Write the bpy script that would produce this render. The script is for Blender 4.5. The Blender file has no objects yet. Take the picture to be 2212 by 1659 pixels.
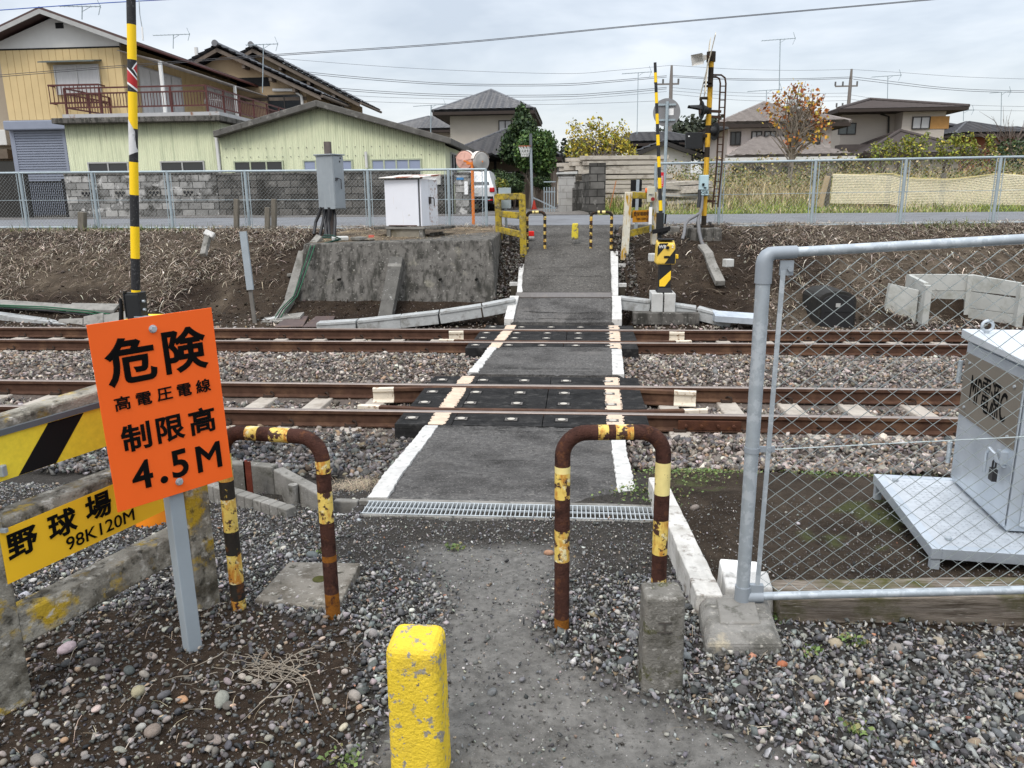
import bpy, bmesh, math, random
import numpy as np
from mathutils import Vector, Matrix
R = math.radians
rnd = random.Random(7)
nr = np.random.default_rng(11)
SC = bpy.context.scene
COL = SC.collection

# ------------------------------------------------------------------ camera
cd = bpy.data.cameras.new("camera")
cam = bpy.data.objects.new("camera", cd)
COL.objects.link(cam)
SC.camera = cam
cd.sensor_width = 36.0
cd.lens = 36.0 * 1662.0 / 2212.0
cd.clip_start = 0.05
cd.clip_end = 3000
CAMROT = Matrix.Rotation(R(4.82), 3, 'Z') @ Matrix.Rotation(R(90 - 13.5), 3, 'X') @ Matrix.Rotation(R(-0.56), 3, 'Z')
CAMPOS = Vector((0, 0, 1.55))
cam.matrix_world = Matrix.Translation(CAMPOS) @ CAMROT.to_4x4()

# ------------------------------------------------------------------ sky, sun, exposure
SUN_EL, SUN_AZ = 52.0, 205.0
world = bpy.data.worlds.new("World")
SC.world = world
world.use_nodes = True
wt = world.node_tree
wt.nodes.clear()
def wn(t, **k):
    n = wt.nodes.new(t)
    for a, b in k.items(): setattr(n, a, b)
    return n
wl = wt.links.new
wout = wn('ShaderNodeOutputWorld')
sky = wn('ShaderNodeTexSky', sky_type='NISHITA', sun_disc=False)
sky.sun_elevation = R(SUN_EL); sky.sun_rotation = R(SUN_AZ); sky.air_density = 1.0; sky.dust_density = 3.0
bg1 = wn('ShaderNodeBackground'); bg1.inputs[1].default_value = 0.05
wl(sky.outputs[0], bg1.inputs[0])
tc = wn('ShaderNodeTexCoord')
nrm = wn('ShaderNodeVectorMath', operation='NORMALIZE'); wl(tc.outputs['Generated'], nrm.inputs[0])
sp = wn('ShaderNodeSeparateXYZ'); wl(nrm.outputs[0], sp.inputs[0])
zc = wn('ShaderNodeMath', operation='MAXIMUM'); zc.inputs[1].default_value = 0.0; wl(sp.outputs[2], zc.inputs[0])
za = wn('ShaderNodeMath', operation='ADD'); za.inputs[1].default_value = 0.16; wl(zc.outputs[0], za.inputs[0])
dx = wn('ShaderNodeMath', operation='DIVIDE'); wl(sp.outputs[0], dx.inputs[0]); wl(za.outputs[0], dx.inputs[1])
dy = wn('ShaderNodeMath', operation='DIVIDE'); wl(sp.outputs[1], dy.inputs[0]); wl(za.outputs[0], dy.inputs[1])
cb = wn('ShaderNodeCombineXYZ'); wl(dx.outputs[0], cb.inputs[0]); wl(dy.outputs[0], cb.inputs[1]); cb.inputs[2].default_value = 3.7
no = wn('ShaderNodeTexNoise'); no.inputs['Scale'].default_value = 1.05; no.inputs['Detail'].default_value = 5; no.inputs['Roughness'].default_value = 0.56
no.inputs['Distortion'].default_value = 0.25
wl(cb.outputs[0], no.inputs['Vector'])
rp = wn('ShaderNodeValToRGB'); wl(no.outputs[0], rp.inputs[0])
rp.color_ramp.elements[0].position = 0.38; rp.color_ramp.elements[0].color = (0.505, 0.54, 0.585, 1)
rp.color_ramp.elements[1].position = 0.62; rp.color_ramp.elements[1].color = (0.78, 0.79, 0.805, 1)
el = rp.color_ramp.elements.new(0.5); el.color = (0.635, 0.665, 0.70, 1)
# brighter, warmer band low over the horizon
hz = wn('ShaderNodeMapRange'); wl(zc.outputs[0], hz.inputs[0]); hz.inputs[1].default_value = 0.0; hz.inputs[2].default_value = 0.16; hz.inputs[3].default_value = 0.75; hz.inputs[4].default_value = 0.0
mxh = wn('ShaderNodeMixRGB'); wl(hz.outputs[0], mxh.inputs[0]); wl(rp.outputs[0], mxh.inputs[1]); mxh.inputs[2].default_value = (0.83, 0.83, 0.815, 1)
zz2 = wn('ShaderNodeMath', operation='MULTIPLY'); wl(zc.outputs[0], zz2.inputs[0]); wl(zc.outputs[0], zz2.inputs[1])
gr = wn('ShaderNodeMath', operation='MULTIPLY_ADD'); wl(zz2.outputs[0], gr.inputs[0]); gr.inputs[1].default_value = 2.9; gr.inputs[2].default_value = 0.94
mlt = wn('ShaderNodeVectorMath', operation='SCALE'); wl(mxh.outputs[0], mlt.inputs[0]); wl(gr.outputs[0], mlt.inputs[3])
bg2 = wn('ShaderNodeBackground'); bg2.inputs[1].default_value = 0.84
wl(mlt.outputs[0], bg2.inputs[0])
adds = wn('ShaderNodeAddShader'); wl(bg1.outputs[0], adds.inputs[0]); wl(bg2.outputs[0], adds.inputs[1])
wl(adds.outputs[0], wout.inputs[0])
sd = bpy.data.lights.new("sun", 'SUN'); sd.energy = 1.2; sd.angle = R(18); sd.color = (1.0, 0.96, 0.9)
sun = bpy.data.objects.new("sun", sd); COL.objects.link(sun)
sun.rotation_euler = Vector((math.sin(R(SUN_AZ)) * math.cos(R(SUN_EL)), math.cos(R(SUN_AZ)) * math.cos(R(SUN_EL)), math.sin(R(SUN_EL)))).to_track_quat('Z', 'Y').to_euler()
SC.view_settings.view_transform = 'Standard'
SC.view_settings.look = 'None'
SC.view_settings.exposure = 0.2
SC.view_settings.gamma = 1.0

# ------------------------------------------------------------------ helpers
def ray(px, py):
    return CAMROT @ Vector(((px - 1106) / 1662.0, -(py - 829.5) / 1662.0, -1.0))
def PY(px, py, Y):
    d = ray(px, py); return CAMPOS + d * (Y / d.y)
def PZ(px, py, z):
    d = ray(px, py); return CAMPOS + d * ((z - CAMPOS.z) / d.z)
def PX(px, py, X):
    d = ray(px, py); return CAMPOS + d * (X / d.x)

def hashn(ix, iy, seed):
    h = (ix.astype(np.int64) * 374761393 + iy.astype(np.int64) * 668265263 + seed * 1442695041) & 0x7fffffff
    h = ((h ^ (h >> 13)) * 1274126177) & 0x7fffffff
    return ((h ^ (h >> 16)) & 0xffff) / 65535.0
def vnoise(x, y, scale, seed=0, octaves=3):
    x = np.asarray(x, float) * scale; y = np.asarray(y, float) * scale
    out = 0; amp = 1; tot = 0
    for o in range(octaves):
        ix = np.floor(x); iy = np.floor(y); fx = x - ix; fy = y - iy
        fx = fx * fx * (3 - 2 * fx); fy = fy * fy * (3 - 2 * fy)
        a = hashn(ix, iy, seed + o); b = hashn(ix + 1, iy, seed + o); c = hashn(ix, iy + 1, seed + o); d = hashn(ix + 1, iy + 1, seed + o)
        out = out + amp * (a * (1 - fx) * (1 - fy) + b * fx * (1 - fy) + c * (1 - fx) * fy + d * fx * fy)
        tot += amp; amp *= .5; x = x * 2.03; y = y * 2.03
    return out / tot

class MB:
    def __init__(s): s.v = []; s.f = []; s.m = []; s.mi = 0
    def add(s, vs, fs, mi=None):
        b = len(s.v); s.v += [Vector(p) for p in vs]
        for f in fs:
            s.f.append([i + b for i in f]); s.m.append(s.mi if mi is None else mi)
        return s
    def box(s, c, d, rot=None, mi=None):
        x, y, z = [k / 2 for k in d]
        vs = [Vector(p) for p in ((-x, -y, -z), (x, -y, -z), (x, y, -z), (-x, y, -z), (-x, -y, z), (x, -y, z), (x, y, z), (-x, y, z))]
        if rot is not None: vs = [rot @ p for p in vs]
        c = Vector(c)
        return s.add([p + c for p in vs], [(3, 2, 1, 0), (4, 5, 6, 7), (0, 1, 5, 4), (1, 2, 6, 5), (2, 3, 7, 6), (3, 0, 4, 7)], mi)
    def bx(s, x0, x1, y0, y1, z0, z1, mi=None):
        return s.box(((x0 + x1) / 2, (y0 + y1) / 2, (z0 + z1) / 2), (abs(x1 - x0), abs(y1 - y0), abs(z1 - z0)), None, mi)
    def hexa(s, p, mi=None):      # 8 points: bottom loop then top loop
        return s.add(p, [(3, 2, 1, 0), (4, 5, 6, 7), (0, 1, 5, 4), (1, 2, 6, 5), (2, 3, 7, 6), (3, 0, 4, 7)], mi)
    def bar(s, a, b, w, h, up=(0, 0, 1), mi=None):     # box from a to b, width w (sideways), height h (along up)
        a = Vector(a); b = Vector(b); d = (b - a)
        y = d.normalized(); u = Vector(up); x = y.cross(u)
        if x.length < 1e-5: x = y.cross(Vector((1, 0, 0)))
        x.normalize(); u = x.cross(y).normalized()
        rot = Matrix((x, y, u)).transposed()
        return s.box((a + b) / 2, (w, d.length, h), rot, mi)
    def tube(s, pts, r, n=8, cap=True, mi=None, mis=None):
        pts = [Vector(p) for p in pts]
        rs = r if isinstance(r, (list, tuple)) else [r] * len(pts)
        vs = []; fs = []; ms = []
        t0 = (pts[1] - pts[0]).normalized()
        ref = Vector((0, 0, 1)) if abs(t0.z) < .9 else Vector((1, 0, 0))
        x = t0.cross(ref).normalized()
        for i, p in enumerate(pts):
            t = (pts[min(i + 1, len(pts) - 1)] - pts[max(i - 1, 0)])
            t = t.normalized() if t.length > 1e-9 else t0
            x = (x - t * x.dot(t)).normalized(); y = t.cross(x)
            for k in range(n):
                a = 2 * math.pi * k / n
                vs.append(p + (x * math.cos(a) + y * math.sin(a)) * rs[i])
        base = len(s.v)
        s.v += vs
        for i in range(len(pts) - 1):
            m = (mis[i] if mis else (s.mi if mi is None else mi))
            for k in range(n):
                k2 = (k + 1) % n
                s.f.append([base + i * n + k, base + i * n + k2, base + (i + 1) * n + k2, base + (i + 1) * n + k]); s.m.append(m)
        if cap:
            m0 = mis[0] if mis else (s.mi if mi is None else mi); m1 = mis[-1] if mis else m0
            s.f.append([base + k for k in range(n)][::-1]); s.m.append(m0)
            s.f.append([base + (len(pts) - 1) * n + k for k in range(n)]); s.m.append(m1)
        return s
    def cyl(s, a, b, r, n=12, r2=None, mi=None):
        return s.tube([a, b], [r, r if r2 is None else r2], n, True, mi)
    def prism(s, poly, vec, mi=None):      # polygon of 3D points extruded by vec
        n = len(poly); vec = Vector(vec); p = [Vector(q) for q in poly]
        return s.add(p + [q + vec for q in p], [tuple(range(n))[::-1], tuple(range(n, 2 * n))] + [(i, (i + 1) % n, n + (i + 1) % n, n + i) for i in range(n)], mi)
    def quad(s, a, b, c, d, mi=None): return s.add([a, b, c, d], [(0, 1, 2, 3)], mi)
    def lathe(s, prof, c, ax=(0, 0, 1), n=20, mi=None):   # prof: (r, h) along axis
        c = Vector(c); ax = Vector(ax).normalized()
        ref = Vector((0, 0, 1)) if abs(ax.z) < .9 else Vector((1, 0, 0))
        x = ax.cross(ref).normalized(); y = ax.cross(x)
        vs = []; fs = []
        for r_, h in prof:
            for k in range(n):
                a = 2 * math.pi * k / n; vs.append(c + ax * h + (x * math.cos(a) + y * math.sin(a)) * max(r_, 1e-4))
        for i in range(len(prof) - 1):
            for k in range(n):
                k2 = (k + 1) % n; fs.append((i * n + k, i * n + k2, (i + 1) * n + k2, (i + 1) * n + k))
        return s.add(vs, fs, mi)
    def build(s, name, mats, parent=None, smooth=False, bevel=0.0, seg=2):
        me = bpy.data.meshes.new(name)
        off = wloc(parent)
        me.from_pydata([p - off for p in s.v], [], s.f)
        if not isinstance(mats, (list, tuple)): mats = [mats]
        for m in mats: me.materials.append(m)
        if len(mats) > 1: me.polygons.foreach_set('material_index', s.m)
        bm = bmesh.new(); bm.from_mesh(me); bmesh.ops.recalc_face_normals(bm, faces=bm.faces); bm.to_mesh(me); bm.free()
        if smooth:
            me.polygons.foreach_set('use_smooth', [True] * len(me.polygons)); me.set_sharp_from_angle(angle=R(40))
        o = bpy.data.objects.new(name, me); COL.objects.link(o)
        if parent is not None: o.parent = parent
        elif s.v:      # top-level mesh: put the origin at its base
            lo = Vector([min(p[i] for p in s.v) for i in range(3)]); hi = Vector([max(p[i] for p in s.v) for i in range(3)])
            b = Vector(((lo.x + hi.x) / 2, (lo.y + hi.y) / 2, lo.z)); me.transform(Matrix.Translation(-b)); o.location = b
        if bevel > 0:
            md = o.modifiers.new('bevel', 'BEVEL'); md.width = bevel; md.segments = seg; md.limit_method = 'ANGLE'; md.angle_limit = R(40); md.harden_normals = False
        return o

def wloc(o):
    v = Vector((0, 0, 0))
    while o is not None: v = v + o.location; o = o.parent
    return v
def tag(o, label=None, cat=None, group=None, kind=None):
    if label: o['label'] = label
    if cat: o['category'] = cat
    if group: o['group'] = group
    if kind: o['kind'] = kind
    return o
def thing(name, label, cat, loc=(0, 0, 0), group=None):
    o = bpy.data.objects.new(name, None); COL.objects.link(o); o.location = loc; o.empty_display_size = .2
    return tag(o, label, cat, group)
def copy_tree(o, parent=None):
    c = o.copy(); COL.objects.link(c)
    if parent is not None: c.parent = parent
    for ch in list(o.children): copy_tree(ch, c)
    return c
def npmesh(name, V, F, mat, col=None, parent=None, smooth=False):
    V = np.asarray(V, np.float32); F = np.asarray(F, np.int32)
    me = bpy.data.meshes.new(name); k = F.shape[1]
    me.vertices.add(len(V)); me.vertices.foreach_set('co', V.ravel())
    me.loops.add(F.size); me.loops.foreach_set('vertex_index', F.ravel())
    me.polygons.add(len(F)); me.polygons.foreach_set('loop_start', np.arange(0, F.size, k, dtype=np.int32)); me.polygons.foreach_set('loop_total', np.full(len(F), k, np.int32))
    if smooth: me.polygons.foreach_set('use_smooth', np.ones(len(F), bool))
    if col is not None:
        at = me.attributes.new('Col', 'FLOAT_COLOR', 'POINT')
        c4 = np.ones((len(V), 4), np.float32); c4[:, :3] = col; at.data.foreach_set('color', c4.ravel())
    me.update(calc_edges=True); me.materials.append(mat)
    o = bpy.data.objects.new(name, me); COL.objects.link(o)
    if parent is not None:
        me.transform(Matrix.Translation(-wloc(parent))); o.parent = parent
    return o

# ------------------------------------------------------------------ materials
MATS = {}
def mat(name, base, rough=.8, var=.12, scale=6, bump=0.0, bscale=60, layers=(), metal=0.0, spec=None, attr=False, wave=None, stretch=None, trans=0.0):
    """procedural Principled: base colour with noise variation, then worn / stained layers (colour, scale, lo, hi)"""
    if name in MATS: return MATS[name]
    m = bpy.data.materials.new(name); m.use_nodes = True; nt = m.node_tree; N = nt.nodes; L = nt.links.new
    b = N['Principled BSDF']; b.inputs['Roughness'].default_value = rough; b.inputs['Metallic'].default_value = metal
    b.inputs['Specular IOR Level'].default_value = spec if spec is not None else (.5 if rough < .5 else .3 if rough < .65 else .1)
    t = N.new('ShaderNodeTexCoord'); oi = N.new('ShaderNodeObjectInfo')
    sc = N.new('ShaderNodeVectorMath'); sc.operation = 'SCALE'; sc.inputs[0].default_value = (13.1, 7.7, 3.3); L(oi.outputs['Random'], sc.inputs[3])
    ad = N.new('ShaderNodeVectorMath'); ad.operation = 'ADD'; L(t.outputs['Object'], ad.inputs[0]); L(sc.outputs[0], ad.inputs[1])
    vec = ad.outputs[0]
    if stretch:
        mp = N.new('ShaderNodeVectorMath'); mp.operation = 'MULTIPLY'; L(vec, mp.inputs[0]); mp.inputs[1].default_value = stretch; vecs = mp.outputs[0]
    else: vecs = vec
    def noise(v, s, d=4, rg=.6):
        n = N.new('ShaderNodeTexNoise'); n.inputs['Scale'].default_value = s; n.inputs['Detail'].default_value = d; n.inputs['Roughness'].default_value = rg; L(v, n.inputs['Vector']); return n.outputs[0]
    n1 = noise(vecs, scale)
    mr = N.new('ShaderNodeMapRange'); L(n1, mr.inputs[0]); mr.inputs[1].default_value = .25; mr.inputs[2].default_value = .75; mr.inputs[3].default_value = 1 - var; mr.inputs[4].default_value = 1 + var
    if attr:
        at = N.new('ShaderNodeAttribute'); at.attribute_name = 'Col'; c0 = at.outputs['Color']
        vm = N.new('ShaderNodeVectorMath'); vm.operation = 'SCALE'; L(c0, vm.inputs[0]); L(mr.outputs[0], vm.inputs[3]); c = vm.outputs[0]
    else:
        vm = N.new('ShaderNodeVectorMath'); vm.operation = 'SCALE'; vm.inputs[0].default_value = base[:3]; L(mr.outputs[0], vm.inputs[3]); c = vm.outputs[0]
    for i, ly in enumerate(layers):
        lc, ls, lo, hi = ly[:4]; st = ly[4] if len(ly) > 4 else None
        v = vec
        if st:
            mp = N.new('ShaderNodeVectorMath'); mp.operation = 'MULTIPLY'; L(vec, mp.inputs[0]); mp.inputs[1].default_value = st; v = mp.outputs[0]
        of = N.new('ShaderNodeVectorMath'); of.operation = 'ADD'; L(v, of.inputs[0]); of.inputs[1].default_value = (i * 5.3 + 1.7, i * 2.1, i * 9.4)
        n = noise(of.outputs[0], ls, 6, .65)
        r2 = N.new('ShaderNodeMapRange'); r2.clamp = True; L(n, r2.inputs[0]); r2.inputs[1].default_value = lo; r2.inputs[2].default_value = hi
        mx = N.new('ShaderNodeMixRGB'); L(r2.outputs[0], mx.inputs[0]); L(c, mx.inputs[1]); mx.inputs[2].default_value = (*lc, 1); c = mx.outputs[0]
    L(c, b.inputs['Base Color'])
    if bump > 0:
        nb = noise(vecs, bscale, 5, .65)
        bp = N.new('ShaderNodeBump'); bp.inputs['Strength'].default_value = bump; bp.inputs['Distance'].default_value = .01; L(nb, bp.inputs['Height']); L(bp.outputs[0], b.inputs['Normal'])
    MATS[name] = m; return m

def brickmat(name, c1, c2, mortar, bw, bh, axis='XZ', msize=.006, var=.2, layers=(), rough=.9):
    """block masonry / tiles laid in object space"""
    if name in MATS: return MATS[name]
    m = mat(name, c1, rough, var, 5, .4, 45, layers); nt = m.node_tree; N = nt.nodes; L = nt.links.new
    t = N.new('ShaderNodeTexCoord'); s = N.new('ShaderNodeSeparateXYZ'); L(t.outputs['Object'], s.inputs[0]); cbn = N.new('ShaderNodeCombineXYZ')
    L(s.outputs['XYZ'.index(axis[0])], cbn.inputs[0]); L(s.outputs['XYZ'.index(axis[1])], cbn.inputs[1])
    br = N.new('ShaderNodeTexBrick'); L(cbn.outputs[0], br.inputs['Vector']); br.inputs['Scale'].default_value = 1; br.inputs['Brick Width'].default_value = bw; br.inputs['Row Height'].default_value = bh
    br.inputs['Mortar Size'].default_value = msize; br.inputs['Mortar Smooth'].default_value = .2; br.inputs['Color1'].default_value = (*c1, 1); br.inputs['Color2'].default_value = (*c2, 1); br.inputs['Mortar'].default_value = (*mortar, 1)
    b = N['Principled BSDF']
    sc = [n for n in N if n.bl_idname == 'ShaderNodeVectorMath' and n.operation == 'SCALE'][1]
    L(br.outputs['Color'], sc.inputs[0])
    return m

def text(s, size, m, parent, center, right, up, bold=.0, name='lettering', name_part=True, sx=1.0, proud=.0015):
    """lettering as a thin mesh, centred, lying in the plane (right, up)"""
    cu = bpy.data.curves.new('t', 'FONT'); cu.body = s; cu.size = size; cu.bevel_depth = bold * size; cu.bevel_resolution = 1; cu.extrude = 0.0004; cu.align_x = 'CENTER'; cu.resolution_u = 4
    o = bpy.data.objects.new('t', cu); COL.objects.link(o)
    dg = bpy.context.evaluated_depsgraph_get(); me = bpy.data.meshes.new_from_object(o.evaluated_get(dg))
    bpy.data.objects.remove(o); bpy.data.curves.remove(cu)
    v = np.empty(len(me.vertices) * 3, np.float32); me.vertices.foreach_get('co', v); v = v.reshape(-1, 3)
    cx = (v[:, 0].min() + v[:, 0].max()) / 2; cy = (v[:, 1].min() + v[:, 1].max()) / 2
    right = Vector(right).normalized(); up = Vector(up).normalized(); n = right.cross(up)
    c = Vector(center) - wloc(parent) + n * proud
    M = Matrix((right * sx, up, n)).transposed().to_4x4(); M.translation = c
    me.transform(M @ Matrix.Diagonal((1, 1, min(1.0, .0012 / max(1e-5, v[:, 2].max())), 1)) @ Matrix.Translation((-cx, -cy, 0)))
    me.materials.clear(); me.materials.append(m); me.name = name
    ob = bpy.data.objects.new(name, me); COL.objects.link(ob); ob.parent = parent
    return ob

# base set of materials
BLACK = mat('black_paint', (.010, .010, .011), .6, .2, spec=.2)
CONC = mat('concrete', (.235, .225, .205), .92, .22, 4, .6, 80, [((.12, .115, .10), 3.0, .46, .66), ((.07, .068, .055), 10, .58, .70), ((.34, .33, .31), 26, .60, .68)])
CONCL = mat('light_concrete', (.47, .47, .45), .85, .12, 5, .3, 70, [((.30, .29, .26), 4, .55, .8)])
CONCD = mat('dark_weathered_concrete', (.135, .127, .115), .92, .25, 4, .7, 90, [((.05, .048, .042), 3.2, .46, .62, (3, 3, .5)), ((.04, .038, .034), 9, .52, .66), ((.27, .26, .235), 20, .60, .68), ((.30, .28, .22), 2.5, .62, .8)])
GALV = mat('galvanised_steel', (.36, .40, .43), .42, .10, 30, .05, 20, [((.46, .50, .53), 22, .5, .56)], metal=.35)
GALVD = mat('far_galvanised_steel', (.33, .39, .42), .5, .1, 10, metal=.2)
WIRE = mat('zinc_wire', (.42, .47, .47), .45, .15, 30, metal=.3)
STEEL = mat('grey_painted_steel', (.30, .34, .37), .5, .08, 6)
RUST = mat('rust', (.075, .032, .02), .85, .3, 20, .5, 120, [((.12, .05, .022), 12, .5, .7)])
RAILM = mat('rusty_rail', (.075, .040, .027), .75, .25, 9, .3, 90, [((.15, .085, .05), 3, .5, .75), ((.05, .025, .018), 12, .55, .8)])
RAILTOP = mat('polished_rail_head', (.30, .25, .22), .38, .15, 8, .05, 40, metal=.6)
WHITEP = mat('worn_white_paint', (.54, .53, .505), .8, .14, 8, .5, 60, [((.26, .25, .235), 16, .56, .70), ((.42, .41, .39), 5, .5, .7)])
PEACH = mat('dirty_white_paint_on_rubber', (.60, .47, .36), .8, .18, 9, .3, 60, [((.10, .09, .085), 26, .60, .70)])
RUBBER = mat('black_rubber', (.024, .0235, .0235), .7, .4, 14, .8, 40, [((.075, .072, .068), 9, .52, .72), ((.012, .012, .012), 4, .52, .64)], stretch=(.25, 6, 6))
YEL = mat('yellow_paint', (.90, .58, .03), .55, .06)
DARKGLASS = mat('dark_window_glass', (.02, .024, .028), .12, .1, spec=.6)

# ------------------------------------------------------------------ ground heights
LY = [-8, 1.8, 2.4, 2.9, 3.7, 4.3, 4.8, 5.5, 6.0, 12.25, 12.7, 13.1, 13.8, 14.6, 15.4, 16.2, 16.8, 17.3, 21.5, 24, 60, 2000]
LZ = [0.02, 0, 0, -.03, -.12, -.20, -.36, -.50, -.565, -.565, -.44, -.36, 0.0, .42, .72, .90, .955, .955, 1.10, 1.12, 1.2, 1.2]
RY = [-8, 1.8, 2.4, 2.8, 3.2, 4.3, 5.0, 5.6, 6.1, 12.25, 12.7, 13.1, 13.8, 14.6, 15.4, 16.2, 16.8, 17.3, 21.5, 24, 33, 2000]
RZ = [0.03, 0, 0, -.02, -.10, -.14, -.26, -.48, -.565, -.565, -.46, -.38, -.06, .36, .66, .86, .955, .955, 1.08, 1.22, 1.95, 1.95]
def H(x, y, rough=True):
    x = np.asarray(x, float); y = np.asarray(y, float)
    zl = np.interp(y, LY, LZ); zr = np.interp(y, RY, RZ)
    w = np.clip((x + .4) / 1.0, 0, 1); w = w * w * (3 - 2 * w)
    z = zl * (1 - w) + zr * w
    # the path corridor is kept below the asphalt
    cor = np.abs(x + .19) < 1.12
    z = np.where(cor & (y > 12.0) & (y < 17.5), z - .16, z)
    z = np.where(((y > 7.04) & (y < 8.0)) | ((y > 10.68) & (y < 11.66)), z - .035, z)
    z = np.where((x > .74) & (y > 2.66) & (y < 2.86), z - .05, z)
    z = np.where((x > 5.5) & (x < 7.2) & (y > 12.3) & (y < 13.66), np.minimum(z, -.50), z)
    z = np.where((x > -1.19) & (x < .44) & (y > 3.90) & (y < 4.13), z - .16, z)
    z = np.where((x > -2.3) & (x < -1.25) & (y > 3.98 - .58 * (x + 1.45)) & (y < 4.35 - .45 * np.clip(x + 1.8, 0, 1)), z - .14, z)
    if rough:
        a = np.where(y < 17, .035, .012) * np.where((y > 12.6) & (y < 17), 2.2, 1)
        z = z + a * (vnoise(x, y, 1.6, 5, 4) - .5)
        z = np.where(y < 6, z + .012 * (vnoise(x, y, 14, 9, 2) - .5) + .03 * (vnoise(x, y, 3.5, 19, 2) - .5), z)
        z = np.where((y > 22) & (y < 60), z + .25 * (vnoise(x, y, .35, 3, 3) - .5), z)
    return z
def h(x, y): return float(H(np.array([x]), np.array([y]))[0])

def axis(segs):
    out = []
    for a, b, st in segs: out += list(np.arange(a, b - 1e-6, st))
    return np.array(out + [segs[-1][1]])
gx = axis([(-900, -60, 60), (-60, -16, 2), (-16, -4, .14), (-4, 3.4, .055), (3.4, 12, .10), (12, 60, 2), (60, 900, 60)])
gy = axis([(-8, .5, .5), (.5, 5, .05), (5, 12.4, .12), (12.4, 17.4, .07), (17.4, 40, .4), (40, 100, 5), (100, 1500, 100)])
GX, GY = np.meshgrid(gx, gy); GZ = H(GX, GY)

def poly_in(poly, x, y):
    ins = np.zeros(x.shape, bool); n = len(poly)
    for i in range(n):
        x1, y1 = poly[i]; x2, y2 = poly[(i + 1) % n]
        c = ((y1 > y) != (y2 > y)) & (x < (x2 - x1) * (y - y1) / (y2 - y1 + 1e-12) + x1)
        ins ^= c
    return ins
def wpoly(pts, z=0.0): return [(PZ(px, py, z).x, PZ(px, py, z).y) for px, py in pts]
PACKED = wpoly([(900, 1140), (1230, 1140), (1225, 1200), (1200, 1270), (1172, 1340), (1210, 1400), (1330, 1470), (1520, 1560), (1700, 1640), (1900, 1760), (700, 1760), (780, 1650), (880, 1540), (930, 1430), (955, 1340), (950, 1270), (905, 1200)])
SOILL = wpoly([(-300, 1480), (60, 1385), (330, 1290), (470, 1290), (700, 1330), (760, 1350), (770, 1430), (800, 1530), (760, 1640), (700, 1800), (-600, 1800)])
def soft(poly, x, y, amp=.12):
    return poly_in(poly, x + amp * (vnoise(x, y, 5, 21, 3) - .5) * 2, y + amp * (vnoise(x, y, 5, 31, 3) - .5) * 2)

def softf(poly, x, y, r=.09, k=9):
    f = np.zeros(x.shape); jx = .09 * (vnoise(x, y, 4, 21, 3) - .5); jy = .09 * (vnoise(x, y, 4, 31, 3) - .5)
    for i in range(k):
        a = 2.4 * i; q = r * math.sqrt((i + .5) / k); f = f + poly_in(poly, x + jx + q * math.cos(a), y + jy + q * math.sin(a))
    return f / k
gxr = GX.ravel(); gyr = GY.ravel()
C_ = np.zeros((gxr.size, 3)); n1 = vnoise(gxr, gyr, .9, 41, 4); n2 = vnoise(gxr, gyr, 6, 43, 3)
def lerp3(a, b, t): return np.array(a)[None] * (1 - t[:, None]) + np.array(b)[None] * t[:, None]
near = lerp3((.050, .045, .040), (.030, .027, .023), n2)
soil = lerp3((.024, .0165, .0115), (.042, .030, .021), n2)
C_[:] = near
pkf = softf(PACKED, gxr, gyr)[:, None]; C_[:] = C_ * (1 - pkf) + pkf * lerp3((.10, .097, .090), (.165, .157, .145), n1) * (.65 + .7 * vnoise(gxr, gyr, 17, 45, 2))[:, None]
sl = soft(SOILL, gxr, gyr); C_[sl] = soil[sl]
rd = (gxr > .5) & (gyr > 2.75) & (gyr < 5.6); C_[rd] = lerp3((.020, .014, .0095), (.068, .052, .038), np.clip(n1 * .7 + n2 * .9 - .4, 0, 1))[rd]
moss = rd & (vnoise(gxr, gyr, 2.4, 51, 3) > .58) & (gyr > 3.6); moss &= n2 > .52; C_[moss] = (.05, .055, .022)
tb = (gyr > 5.5) & (gyr <= 12.5); C_[tb] = lerp3((.10, .082, .07), (.14, .115, .10), n2)[tb]
em = (gyr > 12.4) & (gyr < 17.3)
drk = lerp3((.015, .010, .007), (.036, .025, .017), np.clip(n2 * 1.6 - .3, 0, 1)); dry = lerp3((.045, .034, .024), (.10, .078, .056), np.clip(n2 * 1.6 - .3, 0, 1))
t = np.clip((vnoise(gxr, gyr, .55, 61, 3) - .42) * 5, 0, 1) * np.where((gxr > -6.3) & (gxr < 3), .25, 1.0) + np.clip((gyr - 16.2) / .5, 0, 1) * .8; t = np.clip(t, 0, 1)
C_[em] = (drk * (1 - t[:, None]) + dry * t[:, None])[em]
fl = gyr > 21.2
C_[fl] = lerp3((.12, .11, .05), (.20, .17, .09), n1)[fl]
strip = fl & (gyr < 23.6) & (gxr > 1.5); C_[strip] = lerp3((.10, .13, .03), (.17, .19, .06), n1)[strip]
yard = fl & (gxr < 1.2) & (gyr < 60); C_[yard] = lerp3((.13, .12, .11), (.18, .165, .15), n1)[yard]
ny, nx = GX.shape
idx = np.arange(nx * ny).reshape(ny, nx)
F_ = np.stack([idx[:-1, :-1], idx[:-1, 1:], idx[1:, 1:], idx[1:, :-1]], -1).reshape(-1, 4)
GROUNDM = mat('earth', (.1, .1, .1), .95, .35, 30, 1.0, 60, [((.010, .008, .006), 42, .58, .70), ((.26, .25, .23), 130, .63, .68)], attr=True)
g = npmesh('ground', np.stack([gxr, gyr, GZ.ravel()], 1), F_, GROUNDM, C_, smooth=True); tag(g, kind='structure')

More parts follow.
